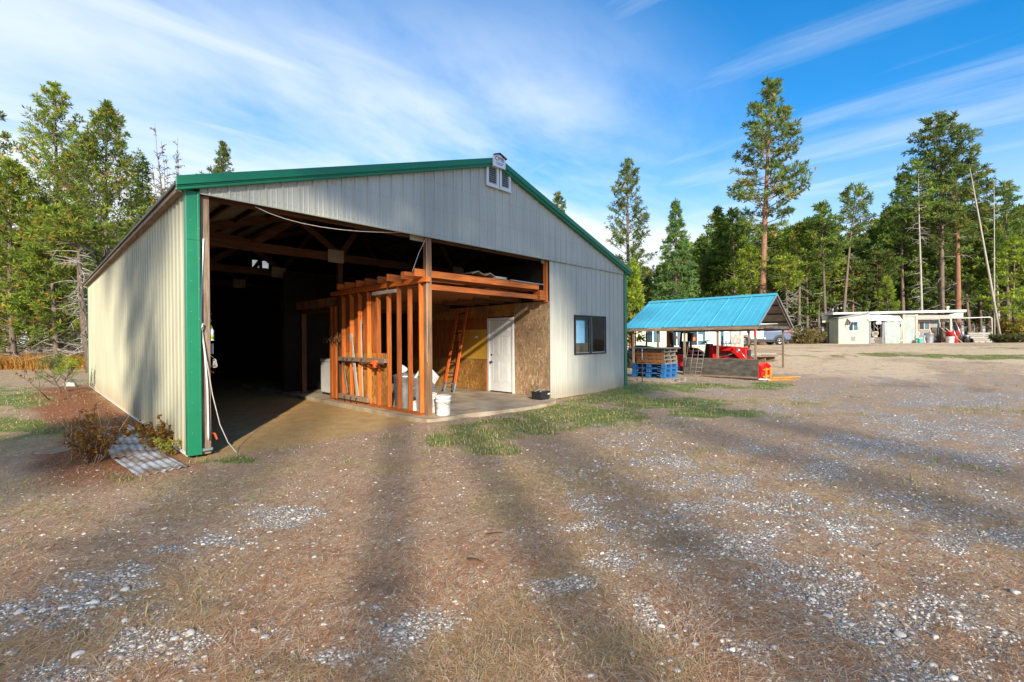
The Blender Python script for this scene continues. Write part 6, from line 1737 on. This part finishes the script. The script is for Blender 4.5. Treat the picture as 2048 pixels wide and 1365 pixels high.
# right side feature trees
feature(1523, 41, 168, 'very tall ponderosa pine with a clean red trunk behind the blue shed', 'pine_tree', 'tree', None, 20, seed=11, r0=.34, zb_px=480, r_px=76, kind='pond', nbr=135, sub=7, dens=3, tuft=.44, up=.30, shape=.55, bark='barkred', openness=.38, nb=9, dead=14, irregular=.42, branch_r=.05)
feature(1256, 46, 325, 'tall airy pine just right of the barn', 'pine_tree', 'tree', GR, 2, seed=21, r0=.26, zb_px=620, r_px=66, kind='pond', nbr=140, sub=7, dens=3, tuft=.36, up=.55, shape=.62, openness=.4, nb=8)
feature(1352, 44, 404, 'dense blue-green fir behind the left half of the blue roof', 'fir_tree', 'tree', None, 0, seed=31, r0=.24, zb_px=672, r_px=58, kind='fir', nbr=230, sub=9, dens=3, tuft=.30, up=.0, droop=.22, shape=.85, openness=.08, nb=9, irregular=.18)
feature(1264, 25, 535, 'small bright yellow-green pine right beside the barn corner', 'pine_tree', 'tree', GR, 0, seed=41, r0=.08, zb_px=690, r_px=30, kind='young', nbr=70, sub=6, dens=3, tuft=.26, up=.4, shape=.6, nb=9)
feature(1884, 48, 232, 'tallest dark pine of the right-hand wood, broad and ragged', 'pine_tree', 'tree', GR, -4, seed=51, r0=.30, zb_px=520, r_px=84, kind='pond', nbr=130, sub=8, dens=3, tuft=.46, up=.25, shape=.45, openness=.25, nb=9, dead=22, irregular=.45, bark='bark', branch_r=.05)
feature(1915, 47, 300, 'pink-barked pine immediately right of the tallest dark pine', 'pine_tree', 'tree', GR, -2, seed=52, r0=.30, zb_px=470, r_px=70, kind='pond', nbr=80, sub=7, dens=3, tuft=.46, up=.2, shape=.5, openness=.35, nb=9, dead=26, bark='barkred', irregular=.45)
feature(1842, 45, 330, 'thin pale-trunked pine with dead lower branches left of the tallest pine', 'pine_tree', 'tree', GR, -2, seed=53, r0=.12, zb_px=440, r_px=44, kind='grove', nbr=40, sub=6, dens=3, tuft=.4, shape=.5, openness=.4, dead=50, bark='deadwood')
feature(1806, 50, 352, 'dark spiky pine left of the pale-trunked one', 'pine_tree', 'tree', GR, 0, seed=54, r0=.2, zb_px=560, r_px=48, kind='grove', nbr=90, sub=7, dens=3, tuft=.42, shape=.7, openness=.25)
feature(1684, 46, 377, 'leaning thin-crowned pine above the left end of the shed row', 'pine_tree', 'tree', GR, 28, seed=55, r0=.17, zb_px=500, r_px=44, kind='pond', nbr=60, sub=6, dens=3, tuft=.40, shape=.5, openness=.45, dead=16)
feature(1655, 44, 413, 'slender pine with a pale trunk left of the leaning one', 'pine_tree', 'tree', GR, -14, seed=56, r0=.15, zb_px=560, r_px=48, kind='grove', nbr=80, sub=6, dens=3, tuft=.38, shape=.55, openness=.3, dead=14)
feature(1437, 50, 420, 'pointed pine in the gap between the fir and the red-trunked pine', 'pine_tree', 'tree', GR, 0, seed=57, r0=.16, zb_px=600, r_px=34, kind='grove', nbr=80, sub=6, dens=3, tuft=.4, shape=.8, openness=.2)
feature(1468, 48, 424, 'green pine close left of the red trunk', 'pine_tree', 'tree', GR, 0, seed=58, r0=.16, zb_px=600, r_px=44, kind='grove', nbr=90, sub=6, dens=3, tuft=.4, shape=.55, openness=.25, dead=12)
feature(1776, 44.5, 560, 'short bright green young pine behind the shed row roof', 'pine_tree', 'tree', GR, 0, seed=59, r0=.08, zb_px=680, r_px=30, kind='young', nbr=60, sub=5, dens=3, tuft=.28, shape=.75, nb=8)
feature(2015, 50, 370, 'dark open pine at the right edge behind the dead stems', 'pine_tree', 'tree', GR, 0, seed=60, r0=.2, zb_px=520, r_px=46, kind='pond', nbr=70, sub=6, dens=3, tuft=.44, shape=.6, openness=.35)
feature(2030, 44, 480, 'bright green bushy pine at the right edge of the photo', 'pine_tree', 'tree', GR, 0, seed=61, r0=.14, zb_px=650, r_px=46, kind='young', nbr=80, sub=6, dens=3, tuft=.36, shape=.5)
feature(1600, 46, 455, 'yellow-green pine just right of the tall red trunk', 'pine_tree', 'tree', GR, 0, seed=62, r0=.16, zb_px=560, r_px=52, kind='lodge', nbr=80, sub=6, dens=3, tuft=.38, shape=.5, dead=34)
feature(1500, 42, 500, 'low olive pine in front of the red trunk, left side', 'pine_tree', 'tree', GR, 0, seed=63, r0=.12, zb_px=600, r_px=44, kind='young', nbr=70, sub=6, dens=3, tuft=.34, shape=.5)
feature(1575, 40, 520, 'yellow-tinged pine whose bare twigs droop by the shed end', 'pine_tree', 'tree', GR, -6, seed=64, r0=.11, zb_px=590, r_px=40, kind='lodge', nbr=40, sub=6, dens=3, tuft=.34, shape=.4, dead=46)
# dead leaning stems
def snag(label, u0, v0, u1, v1, depth, r):
    g = ground_at(u0, depth); b = Vector(at(u1, v1, depth)); a = Vector(g)
    mid = (a + b) * .5; tb = MB(); P = [Vector((0, 0, -.2)), (b - a) * .35 + Vector((.05, 0, 0)), (b - a) * .7 - Vector((.08, 0, 0)), b - a]
    rr = random.Random(int(u0)); tb.tube(P, [r, r * .85, r * .6, r * .25], 7)
    for i in range(7):
        t = rr.uniform(.5, .95); p = (b - a) * t; d = Vector((rr.gauss(0, 1), rr.gauss(0, 1), .4)).normalized(); tb.tube([p, p + d * rr.uniform(.3, .9)], [.03, .008], 4, 0, False)
    t = thing('dead_tree', label, 'tree', g); tb.build('trunk', M['deadwood'], t)
snag('white dead stem leaning left at the right of the wood', 2003, 600, 1940, 338, 43, .11)
snag('thin upright dead stem beside the leaning white one', 1989, 600, 1988, 360, 43.5, .07)
# the rest of the wood: copies of five kinds
PROTO = []
for i, (kind, zbf, rm, sh_, op, dd, bk_) in enumerate((('grove', .32, 2.3, .6, .2, 20, 'bark'), ('grove', .22, 2.6, .7, .15, 12, 'bark'), ('lodge', .42, 2.2, .5, .3, 26, 'bark'), ('pond', .45, 2.6, .5, .3, 16, 'barkred'), ('grove', .10, 2.3, .85, .1, 4, 'bark'), ('grove', .52, 1.8, .5, .35, 30, 'deadwood'))):
    PROTO.append(conifer(300 + i, 14.0, .17, 14 * zbf, rm, kind, 85, (0, 0), sh_, 0, .35, .46, 6, 3, dd, bk_, 7, .26, 0, .04, op, .4))
roots = [None] * len(PROTO)
ADJ = ['dark green pine deep in the right-hand wood', 'bushy green pine deep in the right-hand wood', 'olive bare-legged pine in the right-hand wood', 'reddish-barked pine in the right-hand wood', 'dark cone-shaped pine in the right-hand wood', 'grey-stemmed thin pine in the right-hand wood']
def wood_tree(k, px_, depth, h, label, group, name='pine_tree'):
    g = ground_at(px_, depth)
    if roots[k] is None:
        t = plant_tree(name, label, 'tree', PROTO[k], g, rnd.uniform(0, 6.28), group); roots[k] = t
    else:
        t = dup(roots[k], g, rnd.uniform(0, 6.28), label); t['group'] = group
    s = h / 14.0; t.scale = (s * rnd.uniform(.9, 1.25), s * rnd.uniform(.9, 1.25), s)
    t.rotation_euler = (rnd.gauss(0, .02), rnd.gauss(0, .02), rnd.uniform(0, 6.28))
    return t
def topline(u):
    xs = [1200, 1300, 1400, 1440, 1500, 1600, 1640, 1700, 1740, 1800, 1870, 1960, 2048, 2300]; ys = [560, 545, 470, 440, 470, 470, 440, 480, 470, 430, 420, 430, 440, 420]
    return float(np.interp(u, xs, ys))
for row, (dep, step, add) in enumerate(((52, 25, 25), (60, 22, 0), (70, 22, 5), (84, 24, 0))):
    u = 1215
    while u < 2230:
        uu = u + rnd.uniform(-9, 9)
        dd = dep + rnd.uniform(-3.5, 3.5)
        h = max(6, Hpx(topline(uu) + add + rnd.uniform(-18, 45), dd, 1.05))
        k = rnd.choices(range(6), (4, 3, 2, 2, 2, 2))[0] if row else rnd.choices(range(6), (3, 2, 3, 2, 1, 3))[0]
        wood_tree(k, uu, dd, h, ADJ[k], 'close-standing pines of the right-hand wood, kind %s' % ADJ[k].split(' pine')[0])
        u += step
for i, u in enumerate(range(-140, 300, 34)):
    for dep in (47, 58):
        uu = u + rnd.uniform(-12, 12); k = rnd.choice((0, 1, 2, 4)); h = Hpx(470 + rnd.uniform(-40, 60), dep, 0)
        wood_tree(k, uu, dep + rnd.uniform(-3, 3), h, ADJ[k].replace('deep in the right-hand wood', 'far back in the left group').replace('in the right-hand wood', 'far back in the left group'), 'background pines at the left, kind %s' % ADJ[k].split(' pine')[0])
# trees behind the photographer: they shade the gable and the yard
SHP = [conifer(900, 28.0, .32, 19.0, 3.6, 'pond', 90, (0, 0), .45, 0, .2, .6, 7, 3, 8, 'barkred', 7, .28, 0, .05, .3, .4),
       conifer(901, 5.0, .06, .5, 1.5, 'grove', 46, (0, 0), .7, 0, .4, .30, 5, 3, 0, 'bark', 5, .26, 0, .02, .6, .4)]
SHP.append(conifer(902, 14.0, .15, 8.2, 2.2, 'lodge', 60, (0, 0), .5, 0, .4, .42, 6, 3, 14, 'bark', 6, .26, 0, .03, .35, .4))
shroots = [None, None, None]
def shade(u_, s_, h, k, label):
    # u_: offset across the light, s_: distance along the light
    c, s = math.cos(SUN_AZ), math.sin(SUN_AZ)
    x = u_ * c + s_ * s; y = -u_ * s + s_ * c
    g = (x, y, gz1(x, y))
    if shroots[k] is None: t = shroots[k] = plant_tree('pine_tree', label, 'tree', SHP[k], g, 0, 'pines behind the yard')
    else: t = dup(shroots[k], g, 0, label)
    t.rotation_euler = (0, 0, rnd.uniform(0, 6.28))
    q = h / (28.0, 5.0, 14.0)[k]; t.scale = (q, q, q); return t
SHADES = [(-1.4, -50, 36, 0), (.9, -52, 37, 0), (4.8, -50, 36, 0), (7.2, -52, 37, 0), (9.2, -51, 36, 0),
          (8.5, -51.5, 33.5, 0), (2.62, -24, 20, 0), (3.66, -24.5, 20.2, 0), (-2.2, -22, 14, 2),
          (-7.5, -15, 4.4, 1), (13.5, -17, 4.5, 1)]
for i, (u_, s_, h, k) in enumerate(SHADES):
    t = shade(u_, s_, h, k, ('tall pine', 'short bushy pine', 'slim pine')[k] + ' standing behind the photographer, shading the yard')
    if u_ == 8.5: t.scale = (t.scale[0] * .5, t.scale[1] * .5, t.scale[2])
    if k == 2 or s_ == -24 or s_ == -24.5: t.scale = (t.scale[0] * .7, t.scale[1] * .7, t.scale[2])
    if k == 1: t.scale = (t.scale[0] * 1.7, t.scale[1] * 1.7, t.scale[2])
# ---- bushes and saplings
def bush(name, label, loc, n, H, R0, cols, wts, leaf, stem, seed, nb=3, wid=.55, upright=1.0, stems_m='twig', per=7):
    rr = random.Random(seed); tb = MB(); C = []; D = []; S = []; Cl = []
    for i in range(n):
        a = rr.uniform(0, 6.28); r = R0 * math.sqrt(rr.random()); d = Vector((math.cos(a) * r, math.sin(a) * r, H * rr.uniform(.5, 1.0)))
        b = Vector((math.cos(a) * r * .3, math.sin(a) * r * .3, 0)); P = [b]
        for k in range(1, 6): P.append(b.lerp(d, k / 5) + Vector((rr.gauss(0, .03), rr.gauss(0, .03), rr.gauss(0, .02))) * H)
        tb.tube(P, [stem * (1 - k / 6.5) for k in range(6)], 4, 0, False)
        for q in range(per):
            t = rr.uniform(.2, 1) * 5; k = min(4, int(t)); p = P[k].lerp(P[k + 1], t - k); sd = Vector((rr.gauss(0, 1), rr.gauss(0, 1), rr.gauss(.3, .6))).normalized(); l_ = H * rr.uniform(.05, .22)
            tb.tube([p, p + sd * l_], [stem * .4, stem * .15], 3, 0, False)
            for e in (1.0, .5):
                C.append(tuple(p + sd * l_ * e)); D.append(tuple(sd)); S.append(leaf * rr.uniform(.6, 1.3)); Cl.append(rr.choices(cols, wts)[0])
    t = thing(name, label, 'bush', loc)
    tb.build('stems', M[stems_m], t)
    V, q, c = tufts_mesh(C, D, S, Cl, nb, wid, 1.0, .4); link('foliage', npmesh('foliage', V, None, q, c), M['leaf'], t)
    return t
OR = [(.34, .14, .02), (.42, .22, .03), (.24, .085, .02), (.20, .19, .03), (.45, .30, .05)]
bush('dry_bush', 'orange-leaved bush with straw stems beside the corrugated tin at the left wall', ray_ground(184, 925), 38, .58, .30, OR, [4, 3, 5, 1.5, .6], .036, .006, 3, 3, .7, 1, 'twig', 9)
bush('dry_bush', 'small low bush of orange leaves just behind the larger orange one', ray_ground(172, 880), 16, .5, .26, OR, [4, 3, 3, 2, 1], .034, .006, 4, 3, .7, 1, 'twig', 8)
bush('leafy_weed', 'yellow-green leafy weed growing at the foot of the barn corner', (-.16, .42, gz1(-.16, .42)), 13, .28, .16, [(.30, .30, .04), (.20, .25, .04), (.42, .30, .05)], [3, 3, 2], .036, .004, 5, 3, .75, 1, 'twig', 6)
bush('leafy_weed', 'orange-brown weed climbing the left wall behind the yellow-green one', (-.15, 1.05, gz1(-.15, 1.05)), 18, .42, .22, OR, [4, 4, 3, 2, 1], .05, .004, 6, 3, .75, 1, 'twig', 6)
bush('leafy_weed', 'low orange weed trailing along the foot of the left wall', (-.2, 2.3, gz1(-.2, 2.3)), 24, .22, .5, OR, [4, 3, 4, 2, 1], .05, .004, 16, 3, .75, 1, 'twig', 5)
# straw stalks of the bush
mb = MB(); rr = random.Random(9)
for i in range(11):
    a = rr.uniform(0, 6.28); l_ = rr.uniform(.45, .75); p = Vector((rr.gauss(0, .12), rr.gauss(0, .12), 0)); q = p + Vector((math.cos(a) * l_ * .45, math.sin(a) * l_ * .45, l_ * .9)); mb.tube([p, p.lerp(q, .5) + Vector((0, 0, .03)), q], [.004, .003, .002], 4, 0, False)
o = mb.build('straw_stalks', M['plyl']); o.location = ray_ground(200, 915); tag(o, 'long dry straw stalks sticking up out of the orange bush', 'stalks')
yp = feature(113, 13.5, 728, 'young green pine sapling near the far end of the left wall', 'pine_sapling', 'sapling', None, 0, seed=71, r0=.022, zb_px=782, r_px=30, kind='pond', nbr=18, sub=2, dens=1, tuft=.17, up=.9, shape=.35, nb=16, wid=.07, branch_r=.012, openness=.3)
yp2 = feature(135, 13.2, 738, 'smaller green pine sapling nearest the far end of the left wall', 'pine_sapling', 'sapling', None, 0, seed=72, r0=.015, zb_px=765, r_px=16, kind='young', nbr=12, sub=2, dens=2, tuft=.14, up=.9, shape=.4, nb=14, wid=.07, branch_r=.01)
sp_ = thing('bare_sapling', 'bare brown sapling leaning left in the grass beside the young pine', 'sapling', ray_ground(100, 800))
tb = MB(); rr = random.Random(4)
def wp_(u, v): return Vector(at(u, v, 11.2)) - Vector(sp_.location)
main = [wp_(98, 801), wp_(80, 783), wp_(62, 768), wp_(48, 757), wp_(35, 751)]
main[0] = Vector((0, 0, -.02)); tb.tube(main, [.016, .013, .010, .007, .004], 5)
for a, b in (((80, 783), (72, 745)), ((72, 760), (66, 742)), ((62, 768), (50, 745)), ((48, 757), (47, 742)), ((80, 783), (90, 762)), ((90, 766), (96, 756)), ((62, 768), (66, 755))): tb.tube([wp_(*a), (wp_(*a) + wp_(*b)) * .5 + Vector((.02, 0, .02)), wp_(*b)], [.008, .006, .003], 4)
tb.build('stem', M['twig'], sp_)
mb = MB(); C = []; 
for (u, v) in ((35, 751), (50, 745), (47, 742), (72, 745), (66, 742), (96, 756), (40, 753), (60, 762)):
    for k in range(3): C.append(tuple(wp_(u + rr.uniform(-3, 3), v + rr.uniform(-3, 3))))
V, q, c = tufts_mesh(C, [(0, 0, 1)] * len(C), [.05] * len(C), [(.2, .08, .04)] * len(C), 3, .6); link('leaves', npmesh('leaves', V, None, q, c), M['leaf'], sp_)
BG_ = [(.20, .15, .06), (.13, .15, .04), (.28, .19, .07), (.09, .11, .03)]
bush('dry_bush', 'grey-green bush by the wire fence right of the parked car', ground_at(1607, 41.5), 70, 1.5, 1.4, BG_, [3, 3, 2, 2], .16, .012, 11, 4, .5, 1, 'twig', 9)
bush('dry_bush', 'tan bush at the left end of the far shed row', ground_at(1632, 42), 60, 1.35, .9, BG_, [4, 2, 3, 1], .16, .012, 12, 4, .5, 1, 'twig', 9)
bush('juniper_bush', 'low spreading green-brown juniper right of the board fence', ground_at(2022, 40), 90, .75, 1.5, [(.09, .11, .03), (.12, .10, .05), (.06, .09, .025)], [3, 2, 3], .2, .012, 13, 5, .4, 1, 'twig', 9)
bush('yellow_shrub', 'yellow-leaved shrub in the wood at the right edge', ground_at(2040, 43.5), 60, 2.4, 1.3, [(.36, .26, .03), (.26, .22, .03), (.17, .19, .03)], [3, 3, 3], .2, .012, 14, 4, .6, 1, 'twig', 9)
bush('yellow_shrub', 'yellow-orange shrub between trunks right of the board fence', ground_at(1997, 45), 30, 2.2, .7, [(.40, .26, .03), (.30, .2, .03)], [3, 3], .18, .012, 15, 4, .6, 1, 'twig', 9)
bush('garden_shrub', 'dark leafy shrub between the barn corner and the pallets', (13.5, 2.2, gz1(13.5, 2.2)), 60, 1.05, .75, [(.05, .08, .025), (.07, .10, .03), (.12, .10, .04)], [3, 3, 2], .09, .008, 17, 4, .6, 1, 'twig', 9)
# tall orange grass along the left fence
m_ = 26000
uu = rng.uniform(-60, 190, m_); dp = rng.uniform(25.5, 33, m_)
x = CAM[0] + F_[0] * dp + R_[0] * (uu - 1024) / FPX * dp; y = CAM[1] + F_[1] * dp + R_[1] * (uu - 1024) / FPX * dp
k = (fbm(x, y, 1.5, 51, 3) > .30)
x, y = x[k], y[k]; n = len(x)
c = pal(n, [(.46, .22, .05), (.52, .30, .07), (.40, .15, .04), (.50, .36, .10), (.30, .24, .05)], [4, 4, 3, 2, 1])
o = blades('orange_grass', x, y, rng.uniform(.35, 1.0, n), rng.uniform(.02, .045, n), rng.uniform(.05, .6, n), c, M['leaf'], .5)
tag(o, 'tall orange autumn grass and weeds along the field fence', 'tall grass', kind='stuff')
# forest floor cover on the right: brown brush under the trees
m_ = 16000
uu = rng.uniform(1580, 2200, m_); dp = rng.uniform(45.5, 62, m_)
x = CAM[0] + F_[0] * dp + R_[0] * (uu - 1024) / FPX * dp; y = CAM[1] + F_[1] * dp + R_[1] * (uu - 1024) / FPX * dp
c = pal(m_, [(.20, .11, .06), (.15, .09, .05), (.10, .11, .03), (.26, .16, .08)], [4, 3, 2, 2])
o = blades('forest_brush', x, y, rng.uniform(.25, .8, m_), rng.uniform(.04, .09, m_), rng.uniform(.1, .9, m_), c, M['leaf'], .5)
tag(o, 'brown low brush under the right-hand wood', 'brush', kind='stuff')
